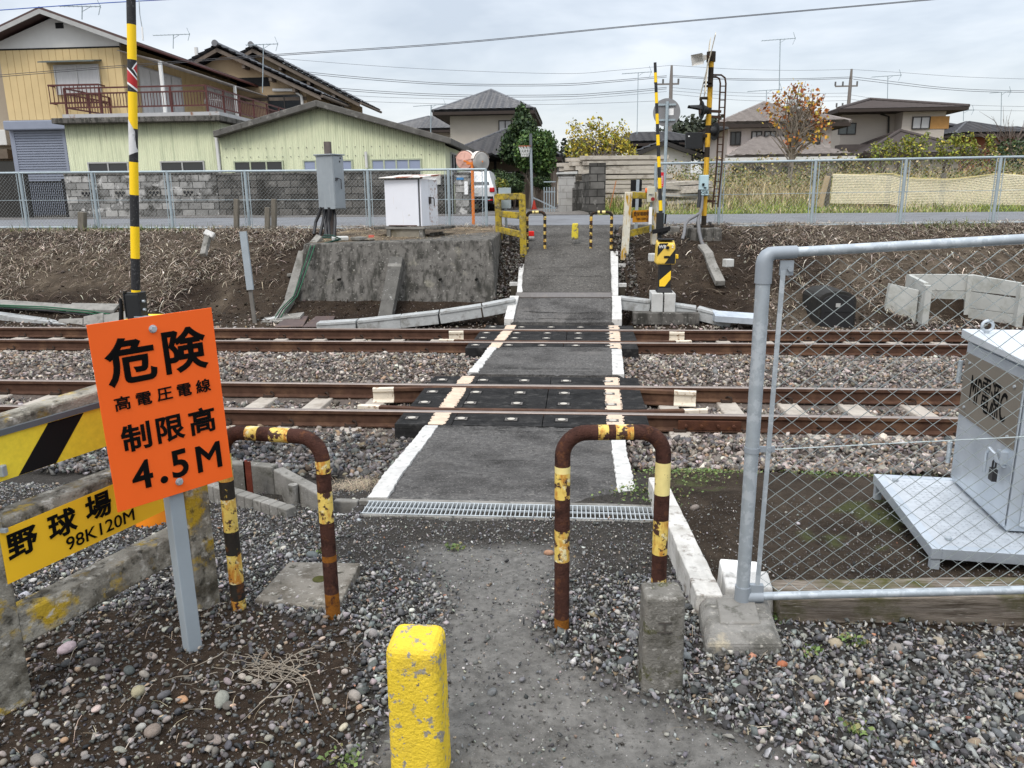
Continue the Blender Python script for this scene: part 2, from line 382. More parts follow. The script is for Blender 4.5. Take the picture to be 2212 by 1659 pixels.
# ------------------------------------------------------------------ stones (uncountable: stuff)
def stone_protos(kind, n, seed):
    r = random.Random(seed); out = []
    for i in range(n):
        bm = bmesh.new()
        ay_, az_ = r.uniform(.6, .95), r.uniform(.42, .8)
        if kind == 'angular':
            for k in range(9):
                v = Vector((r.gauss(0, 1), r.gauss(0, 1), r.gauss(0, 1))).normalized() * r.uniform(.62, 1.05)
                bm.verts.new((v.x, v.y * ay_, v.z * az_))
            res = bmesh.ops.convex_hull(bm, input=bm.verts)
            bmesh.ops.delete(bm, geom=[e for e in res['geom_interior'] if isinstance(e, bmesh.types.BMVert)], context='VERTS')
        else:
            bmesh.ops.create_icosphere(bm, subdivisions=2, radius=1)
            a, b = r.uniform(.65, .9), r.uniform(.45, .7); ph = r.uniform(0, 6)
            for v in bm.verts:
                k = 1 + .10 * math.sin(v.co.x * 2.3 + ph) + .08 * math.cos(v.co.y * 2.9 + v.co.z * 2 + ph * 2)
                v.co = Vector((v.co.x * k, v.co.y * a * k, v.co.z * b * k))
        bmesh.ops.triangulate(bm, faces=bm.faces); bmesh.ops.recalc_face_normals(bm, faces=bm.faces)
        bm.verts.index_update()
        out.append((np.array([v.co[:] for v in bm.verts], np.float32), np.array([[v.index for v in f.verts] for f in bm.faces], np.int32))); bm.free()
    return out
ANG = stone_protos('angular', 14, 3); PEB = stone_protos('pebble', 6, 5)
def scatter(name, P, S, Cc, protos, m, tilt=.6, smooth=False):
    n = len(P); pick = nr.integers(0, len(protos), n); Vs = []; Fs = []; Cs = []; base = 0
    for k, (pv, pf) in enumerate(protos):
        i = np.where(pick == k)[0]
        if not len(i): continue
        a = nr.uniform(0, 2 * np.pi, len(i)); b = nr.normal(0, tilt, len(i)); c = nr.normal(0, tilt, len(i))
        ca, sa, cb_, sb, cc, sc_ = np.cos(a), np.sin(a), np.cos(b), np.sin(b), np.cos(c), np.sin(c)
        z0 = np.zeros_like(ca); o1 = np.ones_like(ca)
        Rz = np.stack([np.stack([ca, -sa, z0], -1), np.stack([sa, ca, z0], -1), np.stack([z0, z0, o1], -1)], 1)
        Rx = np.stack([np.stack([o1, z0, z0], -1), np.stack([z0, cb_, -sb], -1), np.stack([z0, sb, cb_], -1)], 1)
        Ry = np.stack([np.stack([cc, z0, sc_], -1), np.stack([z0, o1, z0], -1), np.stack([-sc_, z0, cc], -1)], 1)
        M = Rx @ Ry @ Rz
        sc3 = S[i][:, None] * nr.uniform(.75, 1.25, (len(i), 3))
        v = np.einsum('nij,nvj->nvi', M, pv[None] * sc3[:, None, :]) + P[i][:, None, :]
        nv = len(pv); f = pf[None] + (np.arange(len(i)) * nv)[:, None, None] + base
        Vs.append(v.reshape(-1, 3)); Fs.append(f.reshape(-1, 3)); Cs.append(np.repeat(Cc[i], nv, 0)); base += len(i) * nv
    return npmesh(name, np.concatenate(Vs), np.concatenate(Fs), m, np.concatenate(Cs), smooth=smooth)
def palette(n, cols, w, j=.25):
    cols = np.array(cols); k = nr.choice(len(cols), n, p=np.array(w) / sum(w))
    return cols[k] * np.clip(nr.normal(1, j, (n, 1)), .45, 1.9) * np.clip(nr.normal(1, .04, (n, 3)), .85, 1.15)
STONEM = mat('stone', (.1, .1, .1), .8, .22, 90, .35, 160, attr=True)
def exclude_path(x, y, a=0.0):   # true on the asphalt of the crossing
    xl = np.interp(y, [4, 6, 13], [-1.22, -1.34, -1.02]); xr = np.interp(y, [4, 6, 13], [.40, .44, .64])
    return (x > xl - a) & (x < xr + a)

# ballast of the two tracks
n = 80000
y = nr.uniform(5.15, 12.75, n); x = nr.uniform(-1, 1, n)
x = np.where(x < 0, x * (2.6 + .98 * y), x * (2.9 + .62 * y))
keep = ~exclude_path(x, y, .02)
keep &= ~((y < 5.6) & (x > .4) & (vnoise(x, y, 3, 77, 2) < (5.75 - y) * .9)) & ~((np.abs(y - 7.51) < .5) & (nr.random(n) < .1))
keep &= ~((y > 12.45) & (nr.random(n) < .6))
sl_d = np.abs((x - .35) / .62 - np.round((x - .35) / .62)) * .62
keep &= ~((sl_d < .115) & (((y > 7.0) & (y < 8.0)) | ((y > 10.65) & (y < 11.65))) & (nr.random(n) < .88))
x, y = x[keep], y[keep]; n = len(x)
s = np.clip(nr.lognormal(math.log(.031), .30, n), .015, .06)
hump = .05 * np.exp(-((y - 9.35) / .8) ** 2) + np.where(y < 6.6, .03, 0)
infield = ((y > 7.05) & (y < 8.0)) | ((y > 10.7) & (y < 11.65))
z = H(x, y) + nr.uniform(-.006, .022, n) + hump + np.where(infield, .004, 0) + np.where(np.minimum.reduce([np.abs(y - v) for v in (6.97, 8.05, 10.62, 11.70)]) < .14, -.03, 0)
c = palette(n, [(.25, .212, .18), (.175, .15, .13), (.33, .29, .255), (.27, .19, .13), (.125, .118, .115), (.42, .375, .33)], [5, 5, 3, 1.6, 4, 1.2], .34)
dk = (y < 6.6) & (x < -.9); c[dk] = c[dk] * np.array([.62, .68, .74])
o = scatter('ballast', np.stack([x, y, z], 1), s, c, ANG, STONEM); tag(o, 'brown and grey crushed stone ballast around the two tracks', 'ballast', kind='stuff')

# gravel of the near side
n = 175000
y = .75 + 3.95 * nr.random(n) ** 1.25; x = nr.uniform(-1, 1, n) * (1.1 + .62 * y) - .08 * y - .1
pf = softf(PACKED, x, y); ip = nr.random(n) < pf; isl = soft(SOILL, x, y)
dirt = (x > .56) & (y > 2.95)
farpath = (ip & (y > 2.9)) | ((y > 3.15) & (x > -1.15) & (x < .45))
pr_ = np.ones(n); pr_[isl] = .46; pr_[ip] = .34; pr_[farpath] = .62; pr_[dirt] = .24
pr_[(x > .56) & (y > 2.6) & (y < 2.95)] = .4; pr_ *= np.clip(.35 + 1.5 * vnoise(x, y, 2.3, 83, 3), .4, 1.0)
keep = (nr.random(n) < pr_) & ~(exclude_path(x, y) & (y > 3.93))
keep &= ~((x > -2.35) & (x < -1.25) & (y > 3.92) & (nr.random(n) < .75)) & ~((y > 4.25) & (x > -1.25))
x, y, ip, isl, farpath, dirt = [q[keep] for q in (x, y, ip, isl, farpath, dirt)]; n = len(x)
s = np.clip(nr.lognormal(math.log(.0098), .40, n), .0035, .03); s[ip] *= .55; s[farpath & ~ip] *= .68; s[isl] *= .80; s[dirt] *= .62; s *= np.clip(1.05 - .20 * (y - 2.2), .62, 1.05)
z = H(x, y) + nr.uniform(-.002, .014, n) * np.clip(s / .01, .5, 1.4); z[ip] -= .005
c = palette(n, [(.155, .155, .153), (.235, .23, .222), (.095, .096, .098), (.31, .295, .265), (.24, .19, .14), (.36, .345, .315), (.36, .18, .12)], [7, 6, 6, 3, 1.2, 1.2, .12], .36)
k = isl; c[k] = palette(k.sum(), [(.11, .105, .10), (.19, .175, .16), (.28, .255, .22), (.075, .075, .078), (.28, .20, .14)], [5, 4, 2, 4, .5], .34)
dist = np.where(isl, nr.random(n) < .16, nr.random(n) < .03)
o = scatter('gravel', np.stack([x, y, z], 1)[~dist], s[~dist], c[~dist], ANG, STONEM, .9); tag(o, 'bluish grey crushed gravel covering the near bank', 'gravel', kind='stuff')
o = scatter('pebbles', np.stack([x, y, z], 1)[dist], s[dist] * 1.05, c[dist] * 1.1, PEB, STONEM, .3, True); tag(o, 'rounded brown and grey pebbles lying in the dark soil', 'pebbles', kind='stuff')
# a few larger stones one can point at
bigs = [(300, 1500, .03, (.30, .27, .18)), (1765, 1480, .028, (.28, .25, .19)), (1805, 1395, .028, (.33, .28, .2)), (1690, 1440, .02, (.34, .13, .07)), (2025, 1388, .026, (.30, .26, .2)), (1935, 1408, .03, (.22, .2, .18)), (925, 1065, .02, (.4, .38, .35)), (1185, 1155, .025, (.33, .19, .12)),
        (330, 1585, .035, (.20, .165, .14)), (200, 1440, .03, (.09, .08, .075)), (395, 1515, .022, (.40, .24, .14)), (80, 1640, .03, (.2, .18, .16)), (555, 1475, .018, (.3, .27, .24)), (1880, 1570, .024, (.13, .14, .15)), (1500, 1100, .03, (.2, .17, .15))]
for px, py, sz, cc in bigs:
    p = PZ(px, py, 0 if py > 1150 else -.13); p.z = h(p.x, p.y) + sz * .3
    pv, pf = (PEB if rnd.random() < .6 else ANG)[rnd.randrange(6)]
    o = npmesh('rock', pv * sz * 1.0, pf, STONEM, np.tile(np.array(cc), (len(pv), 1)), smooth=len(pv) > 30)
    o.location = p; o.rotation_euler = (rnd.uniform(-.3, .3), rnd.uniform(-.3, .3), rnd.uniform(0, 6))
    wh = {300: 'yellowish angular rock near the foot of the mossy barrier post', 1765: 'tan rock right of the concrete fence footing', 1805: 'flat cream rock in gravel under the timber edge', 1690: 'brick red shard in the gravel', 2025: 'pale oval rock below the weathered timber', 1935: 'grey flat rock under the chain link fence', 925: 'pale pebble lying on the dark asphalt before the grating', 1185: 'flat orange brown shard beside the drain grating', 330: 'largest spotted brown rock in the soil at lower left', 200: 'dark clod of earth in the soil under the barrier', 395: 'orange tan pebble in the dark soil', 80: 'grey porous rock at the lower left corner', 555: 'pale round pebble under the dry roots', 1880: 'blue grey rock in the gravel at lower right', 1500: 'brown rock on the bare dirt left of the fence post'}[px]
    tag(o, wh, 'rock')

# ------------------------------------------------------------------ road beyond
ROADM = mat('road_asphalt', (.175, .18, .19), .9, .12, 3, .3, 120, [((.12, .12, .125), 1.2, .5, .8)])
mb = MB(); xs = np.arange(-60, 61, 4.0); 
for i in range(len(xs) - 1):
    a, b = xs[i], xs[i + 1]
    mb.hexa([(a, 17.55, .80), (b, 17.55, .80), (b, 21.4, .95), (a, 21.4, .95), (a, 17.55, .985), (b, 17.55, .985), (b, 21.4, 1.115), (a, 21.4, 1.115)])
bm_ = mb.build('road', ROADM); tag(bm_, kind='structure')
o = MB().bx(-60, -2.6, 17.28, 17.54, .7, 1.0).bx(2.2, 60, 17.28, 17.54, .7, 1.0).build('road_edge', mat('kerb_concrete', (.34, .33, .31), .9, .2, 3, .3, 60), bevel=.01); tag(o, kind='structure')
o = MB().bx(-60, -1.9, 21.41, 21.85, .9, 1.16).build('gutter', mat('gutter_concrete', (.20, .19, .18), .9, .25, 2, .3, 60)); tag(o, kind='structure')

# ------------------------------------------------------------------ asphalt of the crossing
ASPH = mat('old_asphalt', (.098, .094, .090), .9, .4, 34, 1.0, 60, [((.05, .048, .046), 24, .54, .66), ((.20, .19, .175), 30, .56, .68), ((.045, .043, .041), 2.0, .46, .66), ((.19, .18, .17), 75, .56, .66), ((.03, .029, .028), 50, .60, .70), ((.15, .14, .13), 1.3, .56, .72)])
def strip(name, Y0, Y1, zf, xl, xr, nx_=44, step=.045, edge=.03, m=ASPH, seed=0):
    ys = np.arange(Y0, Y1 + 1e-6, (Y1 - Y0) / max(2, round((Y1 - Y0) / step))); u = np.linspace(0, 1, nx_)
    U, Yg = np.meshgrid(u, ys); XL = np.array([xl(v) for v in ys])[:, None]; XR = np.array([xr(v) for v in ys])[:, None]
    wob = .02 * (vnoise(Yg, Yg * 0 + seed, 4, 3, 3) - .5)
    X = XL + (XR - XL) * U + wob * (1 - 2 * (U > .5)); Z = np.array([zf(v) for v in ys])[:, None] + 0 * X
    Z = Z + .014 * (vnoise(X, Yg, 2.2, seed + 4, 3) - .5) + .010 * (vnoise(X, Yg, 16, seed + 8, 3) - .5)
    crack = np.abs(vnoise(X * .5, Yg, 2.3, seed + 15, 3) - .5); Z = Z - .022 * np.clip(1 - crack / .012, 0, 1)
    e = np.minimum(U, 1 - U) * (XR - XL); Z = Z - edge * np.clip(1 - e / .06, 0, 1) ** 2
    top = np.stack([X, Yg, Z], -1).reshape(-1, 3); bot = top.copy(); bot[:, 2] -= .18; nb = len(top); w = nx_
    id_ = np.arange(nb).reshape(len(ys), w)
    f = np.stack([id_[:-1, :-1], id_[:-1, 1:], id_[1:, 1:], id_[1:, :-1]], -1).reshape(-1, 4); fs = [f]
    for ring in (id_[0, :], id_[:, -1], id_[-1, ::-1], id_[::-1, 0]):
        fs.append(np.stack([ring[:-1], ring[:-1] + nb, ring[1:] + nb, ring[1:]], -1))
    o = npmesh(name, np.concatenate([top, bot]), np.concatenate(fs), m, smooth=True); o.data.set_sharp_from_angle(angle=R(50)); return tag(o, kind='structure')
XL = lambda v: np.interp(v, [4, 6, 13, 15.5, 17.5], [-1.2, -1.32, -1.0, -1.06, -1.25]); XR = lambda v: np.interp(v, [4, 6, 13, 15.5, 17.5], [.36, .40, .64, .70, .9])
ZP = lambda v: np.interp(v, [4.13, 4.7, 5.6, 6.45, 12.1, 12.9, 13.15, 15.3, 16.6, 17.56], [-.165, -.21, -.335, -.385, -.385, -.07, 0.0, .58, .86, .975])
strip('asphalt_path', 4.16, 6.44, ZP, XL, XR, seed=1)
strip('asphalt_between_tracks', 8.50, 10.16, ZP, lambda v: XL(v) - .02, lambda v: XR(v) + .05, seed=2)
strip('asphalt_far_apron', 12.16, 12.9, ZP, XL, XR, seed=3)
RAMPM = mat('gritty_asphalt', (.088, .083, .076), .92, .4, 26, 1.0, 60, [((.045, .042, .038), 20, .54, .66), ((.19, .175, .155), 24, .57, .68), ((.045, .042, .038), 1.6, .46, .66), ((.20, .185, .165), 48, .56, .66), ((.028, .026, .024), 36, .58, .68)])
strip('asphalt_ramp', 13.16, 17.56, ZP, lambda v: XL(v) + .06, lambda v: XR(v) - .04, m=RAMPM, seed=5)
# cracks and broken edges in the asphalt
CRK = mat('asphalt_crack', (.010, .0095, .009), .95, .1)
def crackline(o_, zf, x0, x1, y, amp, w):
    k = int((x1 - x0) / .03); ph = rnd.random() * 50; vs = []; fs = []
    for i in range(k + 1):
        x = x0 + (x1 - x0) * i / k; yy = y + amp * (float(vnoise(np.array([x]), np.array([ph]), 2.5, 3, 4)[0]) - .5) * 2; ww = w * rnd.uniform(.15, 1.0) * min(1, i / 4, (k - i) / 4); z = zf(yy) + .0115
        vs += [(x, yy - ww, z), (x, yy + ww, z)]
        if i: fs.append((2 * i - 2, 2 * i, 2 * i + 1, 2 * i - 1))
    MB().add(vs, fs).build('crack', CRK, o_)
for nm_, rows in (('asphalt_path', ((6.36, -1.25, .38, .03, .010), (6.22, -1.1, .3, .05, .009), (6.05, -.7, .25, .05, .005), (5.2, -.9, -.2, .05, .004))), ('asphalt_between_tracks', ((8.62, -1.2, .4, .03, .009), (8.78, -1.1, .42, .05, .011), (9.9, -1.2, .42, .05, .009), (10.05, -1.0, .4, .03, .008))), ('asphalt_far_apron', ((12.45, -.9, .5, .05, .012), (12.25, -1.0, .5, .03, .010))), ('asphalt_ramp', ((13.9, -.8, .5, .08, .012), (14.3, -.9, .4, .1, .010), (15.6, -.6, .6, .1, .010)))):
    for r_ in rows: crackline(bpy.data.objects[nm_], ZP, r_[1], r_[2], r_[0], r_[3], r_[4])
FORE = mat('forecourt_asphalt', (.12, .115, .11), .92, .25, 8, .6, 90, [((.07, .066, .06), 1.3, .5, .75)])
strip('driveway', 21.42, 40, lambda v: np.interp(v, [21.4, 40], [1.13, 1.2]), lambda v: -3.2, lambda v: .4 + 0 * v, step=.5, m=FORE, seed=7)
o = MB().hexa([(XL(12.95) - .02, 12.92, -.2), (XR(12.95) - .03, 12.92, -.2), (XR(13.1) - .03, 13.14, -.2), (XL(13.1) - .02, 13.14, -.2), (XL(12.95) - .02, 12.92, -.05), (XR(12.95) - .03, 12.92, -.05), (XR(13.1) - .03, 13.14, .0), (XL(13.1) - .02, 13.14, .0)]).build('drain_cover', mat('worn_steel_plate', (.13, .115, .105), .45, .2, 8, .1, 40, [((.20, .17, .14), 5, .55, .7)], metal=.4, stretch=(6, 1, 1)), bevel=.004)
tag(o, 'brown steel plate lying across the foot of the far ramp', 'drain cover')

# white painted edges along the near asphalt and beyond
def kerbline(name, label, pts, w, th, cat='painted kerb', m=WHITEP, amp=.005, grp=None):
    vs = []; fs = []; n = len(pts)
    P = [Vector(p) for p in pts]; L = [(P[i + 1] - P[i]).length for i in range(n - 1)]; tot = sum(L); k = max(6, int(tot / .05))
    prev = 0
    for j in range(k + 1):
        d = tot * j / k; i = 0
        while i < n - 2 and d > L[i]: d -= L[i]; i += 1
        p = P[i].lerp(P[i + 1], d / L[i]); t = (P[i + 1] - P[i]).normalized(); sd_ = Vector((t.y, -t.x, 0)).normalized()
        a = p - sd_ * (w / 2 + rnd.uniform(-amp, amp)); b = p + sd_ * (w / 2 + rnd.uniform(-amp, amp))
        vs += [a - Vector((0, 0, th)), a, b, b - Vector((0, 0, th))]
        if j:
            q = 4 * j
            fs += [(q - 4, q - 3, q + 1, q), (q - 3, q - 2, q + 2, q + 1), (q - 2, q - 1, q + 3, q + 2)]
    fs += [(0, 1, 2, 3), (4 * k + 3, 4 * k + 2, 4 * k + 1, 4 * k)]
    o = MB().add(vs, fs).build(name, m, bevel=.004); return tag(o, label, cat, grp)
kz = .012
kerbline('painted_kerb', 'white kerb along the left edge of the near asphalt', [(XL(v) + .05, v, ZP(v) + kz) for v in (4.2, 4.7, 5.6, 6.4)], .12, .11)
kerbline('painted_kerb', 'white kerb along the right edge of the near asphalt', [(XR(v) - .05, v, ZP(v) + kz) for v in (4.32, 4.8, 5.6, 6.4)], .11, .11)
kerbline('painted_kerb', 'ragged white kerb on the left between the two tracks', [(XL(v) + .03, v, ZP(v) + kz) for v in (8.56, 9.2, 10.1)], .11, .07, amp=.014)
kerbline('painted_kerb', 'short white kerb on the right between the two tracks', [(XR(v) + .0, v, ZP(v) + kz) for v in (8.52, 9.2, 10.0)], .13, .08)
kerbline('painted_kerb', 'white kerb left of the far asphalt apron', [(XL(v) - .03, v, ZP(v) + kz + .03) for v in (12.18, 12.9)], .15, .16)
kerbline('painted_kerb', 'white kerb right of the far asphalt apron', [(XR(v) + .04, v, ZP(v) + kz + .03) for v in (12.18, 12.9)], .15, .16)

# ------------------------------------------------------------------ tracks
TR = [(6.97, 8.05), (10.62, 11.70)]
RT = -.40
def rail_profile():
    return [(-.0635, 0), (.0635, 0), (.0635, .012), (.012, .03), (.009, .10), (.0325, .118), (.0325, .148), (.027, .153), (-.027, .153), (-.0325, .148), (-.0325, .118), (-.009, .10), (-.012, .03), (-.0635, .012)]
def sweep(path, prof, mb, scale=1.0, topmi=None):
    vs = []; fs = []; n = len(prof)
    for i, p in enumerate(path):
        p = Vector(p); q = Vector(path[min(i + 1, len(path) - 1)]) - Vector(path[max(i - 1, 0)]); q.normalize(); sd_ = Vector((q.y, -q.x, 0)).normalized()
        vs += [p + sd_ * a * scale + Vector((0, 0, b * scale)) for a, b in prof]
    b0 = len(mb.v); mb.v += vs
    for i in range(len(path) - 1):
        for k in range(n):
            k2 = (k + 1) % n; mb.f.append([b0 + i * n + k, b0 + i * n + k2, b0 + (i + 1) * n + k2, b0 + (i + 1) * n + k]); mb.m.append(topmi if topmi is not None and k in (6, 7, 8) else mb.mi)
    for e in (0, len(path) - 1): mb.f.append([b0 + e * n + k for k in range(n)]); mb.m.append(mb.mi)
clip0 = MB()
clip0.tube([(0, -.02, .03), (.02, -.06, .055), (.05, -.085, .05), (.06, -.09, .02), (.03, -.10, .012), (-.035, -.10, .012), (-.055, -.085, .03)], .010, 6).box((0, -.085, .008), (.11, .07, .02))
CLIPM = mat('rusty_clip', (.04, .028, .022), .8, .3, 30)
clip_me = None
SLP = [.35 + .62 * k for k in range(-22, 20)]
wh = ['near rail of the near track', 'far rail of the near track', 'near rail of the far track', 'far rail of the far track']
ri = 0
for ti, (ya, yb) in enumerate(TR):
    for yy in (ya, yb):
        root = thing('rail', 'long rusty steel running rail, the ' + wh[ri], 'rail', (0, yy, RT - .153), 'running rails')
        mb = MB(); sweep([(-30 + 6 * i, yy, RT - .153) for i in range(11)], rail_profile(), mb, topmi=1)
        mb.build('rail_body', [RAILM, RAILTOP], root)
        for x in SLP:
            if -9.5 - .2 * ri < x < 7 and not (-1.7 < x < .8):
                if clip_me is None:
                    c = clip0.build('rail_clip', CLIPM, smooth=True); c.location = (0, 0, 0); clip_me = c.data
                    COL.objects.unlink(c); bpy.data.objects.remove(c)
                o = bpy.data.objects.new('rail_clip', clip_me); COL.objects.link(o); o.parent = root; o.location = (x, -.042, .0)
        if ri == 0:
            fp = MB(); fp.bx(.95, 1.52, yy - .066, yy - .045, RT - .135, RT - .045)
            for bx_ in (1.02, 1.16, 1.31, 1.45): fp.cyl((bx_, yy - .10, RT - .09), (bx_, yy - .06, RT - .09), .016, 6)
            fp.build('fishplate', RUST, root, bevel=.004)
        ri += 1
SLM = mat('concrete_sleeper', (.40, .36, .31), .9, .15, 6, .5, 80, [((.2, .165, .13), 5, .5, .75)])
sl0 = None
for ti, (ya, yb) in enumerate(TR):
    for x in SLP:
        if -10.5 < x < 7.5 and not (-1.5 < x < .7):
            if sl0 is None:
                sl0 = MB().hexa([(-.13, -1.0, 0), (.13, -1.0, 0), (.13, 1.0, 0), (-.13, 1.0, 0), (-.10, -1.0, .16), (.10, -1.0, .16), (.10, 1.0, .16), (-.10, 1.0, .16)]).build('sleeper', SLM, bevel=.01); o = sl0
                sl0.data.transform(Matrix.Translation((0, 0, 0)))
            else:
                o = sl0.copy(); COL.objects.link(o)
            o.location = (x, (ya + yb) / 2, RT - .153 - .158)
            tag(o, ['concrete sleeper bedded in ballast under the near track', 'concrete sleeper bedded in ballast under the far track'][ti], 'sleeper', ['sleepers of the near track', 'sleepers of the far track'][ti])

CREAMP = mat('rusty_cream_paint', (.66, .59, .48), .8, .12, 9, .3, 60, [((.22, .12, .06), 14, .56, .68)])
# rubber crossing panels, guard rails
DISC = mat('worn_disc', (.44, .41, .36), .7, .2, 20)
PLATE = mat('recess_frame', (.135, .125, .115), .7, .2); GAPM = mat('recess_gap', (.012, .012, .012), .8)
def panels(Y0, Y1, x0, x1, rows, label, xd, stripeL, stripeR):
    root = thing('rubber_deck', label, 'crossing deck', ((x0 + x1) / 2, (Y0 + Y1) / 2, RT - .16), 'rubber crossing decks')
    mb = MB(); zt = RT - .006
    n = max(3, int((Y1 - Y0) / .042)); step = (Y1 - Y0) / n
    cuts = [x0] + [x for x in (x0 + .52, x0 + 1.33) if x < x1 - .2] + [x1]
    for a, b in zip(cuts[:-1], cuts[1:]):
        mb.bx(a + .004, b - .004, Y0, Y1, RT - .15, zt - .008)
        for i in range(n): mb.bx(a + .004, b - .004, Y0 + step * i + .005, Y0 + step * (i + 1) - .005, zt - .008, zt)
    mb.build('deck_surface', RUBBER, root)
    for yr in rows:
        for x in xd:
            q = MB(); q.bx(x - .068, x + .068, yr - .055, yr + .055, zt, zt + .003, mi=2); q.bx(x - .056, x + .056, yr - .044, yr + .044, zt + .003, zt + .006); q.cyl((x, yr, zt + .005), (x, yr, zt + .0075), .042, 20, mi=2); q.cyl((x, yr, zt + .007), (x, yr, zt + .0095), .036, 20, mi=1)
            q.build('bolt_cover', [PLATE, DISC, GAPM], root)
    for f0, f1, w in (stripeL, stripeR):
        q = MB(); ns = n * 2
        for i in range(ns):
            ya = Y0 + (Y1 - Y0) * i / ns; yb = Y0 + (Y1 - Y0) * (i + 1) / ns; xc = f0 + (f1 - f0) * (i + .5) / ns
            q.bx(xc - w / 2 + rnd.uniform(-.012, .012), xc + w / 2 + rnd.uniform(-.012, .012), ya + .001, yb - .001, zt + .0005, zt + .0045)
        q.build('painted_stripe', PEACH, root)
for ti, (ya, yb) in enumerate(TR):
    nm = ['near track', 'far track'][ti]
    def xl(Y): return np.interp(Y, [6.6, 8.3, 10.3, 12], [-1.62, -1.60, -1.50, -1.42])
    def xr(Y): return np.interp(Y, [6.6, 8.3, 10.3, 12], [.66, .70, .84, .90])
    def sL(Y): return np.interp(Y, [6.5, 8.3, 10.3, 12], [-1.24, -1.22, -1.10, -1.02])
    def sR(Y): return np.interp(Y, [6.5, 8.3, 10.3, 12], [.36, .40, .54, .60])
    for (a, b, rows, what) in ((ya - .44, ya - .05, [ya - .24], 'front strip of ribbed black rubber crossing panel before the ' + nm), (ya + .13, yb - .13, [ya + .32, yb - .33], 'wide ribbed black rubber crossing panel between the rails of the ' + nm), (yb + .05, yb + .42, [yb + .22], 'back strip of ribbed black rubber crossing panel behind the ' + nm)):
        m_ = (a + b) / 2; x0, x1 = xl(m_), xr(m_)
        panels(a, b, x0, x1, rows, what, [x0 + .12 + .46 * k for k in range(5)], (sL(a), sL(b), .15), (sR(a), sR(b), .15))
    for yy, sg, w2 in ((ya, 1, 'near rail'), (yb, -1, 'far rail')):
        root = thing('guard_rail', 'short rusty guard rail with white flared ends inside the %s of the %s' % (w2, nm), 'guard rail', (0, yy + sg * .1, RT - .153), 'guard rails at the crossing')
        xa, xb = (-2.08, 1.25) if ti == 0 else (-1.92, 1.62)
        xa -= rnd.uniform(0, .2)
        def yo(x): return yy + sg * (.098 + .10 * max(0, (xa + .75 - x) / .75) + .10 * max(0, (x - xb + .75) / .75))
        prof = rail_profile()
        xs_ = [xa + .22, xa + .5, xa + .75, -1, 0, xb - .75, xb - .5, xb - .22]
        mb = MB(); sweep([(x, yo(x), RT - .153) for x in xs_], prof, mb); mb.build('rail_body', RAILM, root)
        for e in ((xa, xa + .22), (xb - .22, xb)):
            mb = MB(); sweep([(x, yo(x), RT - .153) for x in e], prof, mb); mb.build('painted_end', CREAMP, root)

# ================================================================== near objects
BLKTXT = mat('black_lettering', (.005, .005, .005), .8, .05, spec=.05)
# ---- orange height warning sign on its post
ORANGE = mat('orange_sign_face', (.90, .130, .014), .55, .03)
sc_ = Vector((-1.32, 2.305, .905)); sr = Vector((.608, .794, 0)).normalized(); sn = Vector((sr.y, -sr.x, 0)); su = Vector((0, 0, 1))
su = (su - sr * .026).normalized(); sr2 = (sr + Vector((0, 0, .026))).normalized()
SW, SH = .39, .60
def son(u, v, o=0.0): return sc_ + sr2 * (u - SW / 2) + su * (SH / 2 - v) + sn * o
root = thing('warning_sign', 'orange danger board for the overhead line height limit on a grey square post', 'sign', (-1.345, 2.345, 0))
mb = MB(); mb.hexa([son(0, SH, -.003), son(SW, SH, -.003), son(SW, SH, 0), son(0, SH, 0), son(0, 0, -.003), son(SW, 0, -.003), son(SW, 0, 0), son(0, 0, 0)]); mb.build('sign_board', ORANGE, root, bevel=.0008)
pc = son(SW / 2 + .005, 0, -.003 - .026)
mb = MB(); foot = Vector((-1.352, 2.352, -.12)); mb.bar(foot, pc + Vector((0, 0, -.01)), .050, .050, up=sn); mb.build('post', STEEL, root, bevel=.003)
for u, v in ((.19, .041), (.203, .559)):
    mb = MB(); mb.cyl(son(u, v, 0), son(u, v, .002), .013, 20); mb.cyl(son(u, v, .002), son(u, v, .010), .0105, 6); mb.build('bolt', GALV, root, bevel=.001)
def st(s, size, u, v, bold=.03, sx=1.0): text(s, size, BLKTXT, root, son(u, v), sr2, su, bold, sx=sx)
st('危', .150, .110, .128, .028, 1.02); st('険', .148, .284, .124, .028, 1.0)
for s, u in zip('高電圧電線', (.065, .131, .197, .262, .327)): st(s, .047, u, .255, .02, 1.1)
for s, u in zip('制限高', (.090, .200, .308)): st(s, .092, u, .372, .026, 1.05)
st('4', .130, .090, .500, .022, 1.0); st('.', .13, .156, .537, .035); st('5', .130, .213, .497, .022, 1.0); st('M', .130, .314, .503, .018, 1.0)

# ---- mossy concrete barrier with the crossing name plate
MOSSY = mat('lichen_concrete', (.30, .28, .235), .95, .25, 9, .8, 70, [((.085, .075, .058), 9, .44, .64), ((.46, .31, .035), 6, .55, .64), ((.56, .535, .48), 22, .56, .70), ((.04, .037, .03), 28, .55, .70), ((.22, .15, .04), 12, .58, .72)])
bp0 = Vector((-1.80, 2.02, 0)); ba = R(64); bd = Vector((math.cos(ba), math.sin(ba), 0)); bn = Vector((bd.y, -bd.x, 0))
def B(s, o, z): return bp0 + bd * s + bn * o + Vector((0, 0, z))
root = thing('crossing_barrier', 'mossy yellow and grey concrete rail barrier beside the orange sign at left', 'barrier', tuple(bp0), 'rail barriers at the crossing corners')
for s, zf, lbl in ((0, -.1, None), (.73, -.2, None)):
    mb = MB(); mb.hexa([B(s - .052, -.05, zf), B(s + .052, -.05, zf), B(s + .052, .05, zf), B(s - .052, .05, zf), B(s - .052, -.05, 1.02), B(s + .052, -.05, 1.02), B(s + .052, .05, 1.02), B(s - .052, .05, 1.02)]); mb.build('post', MOSSY, root, bevel=.008)
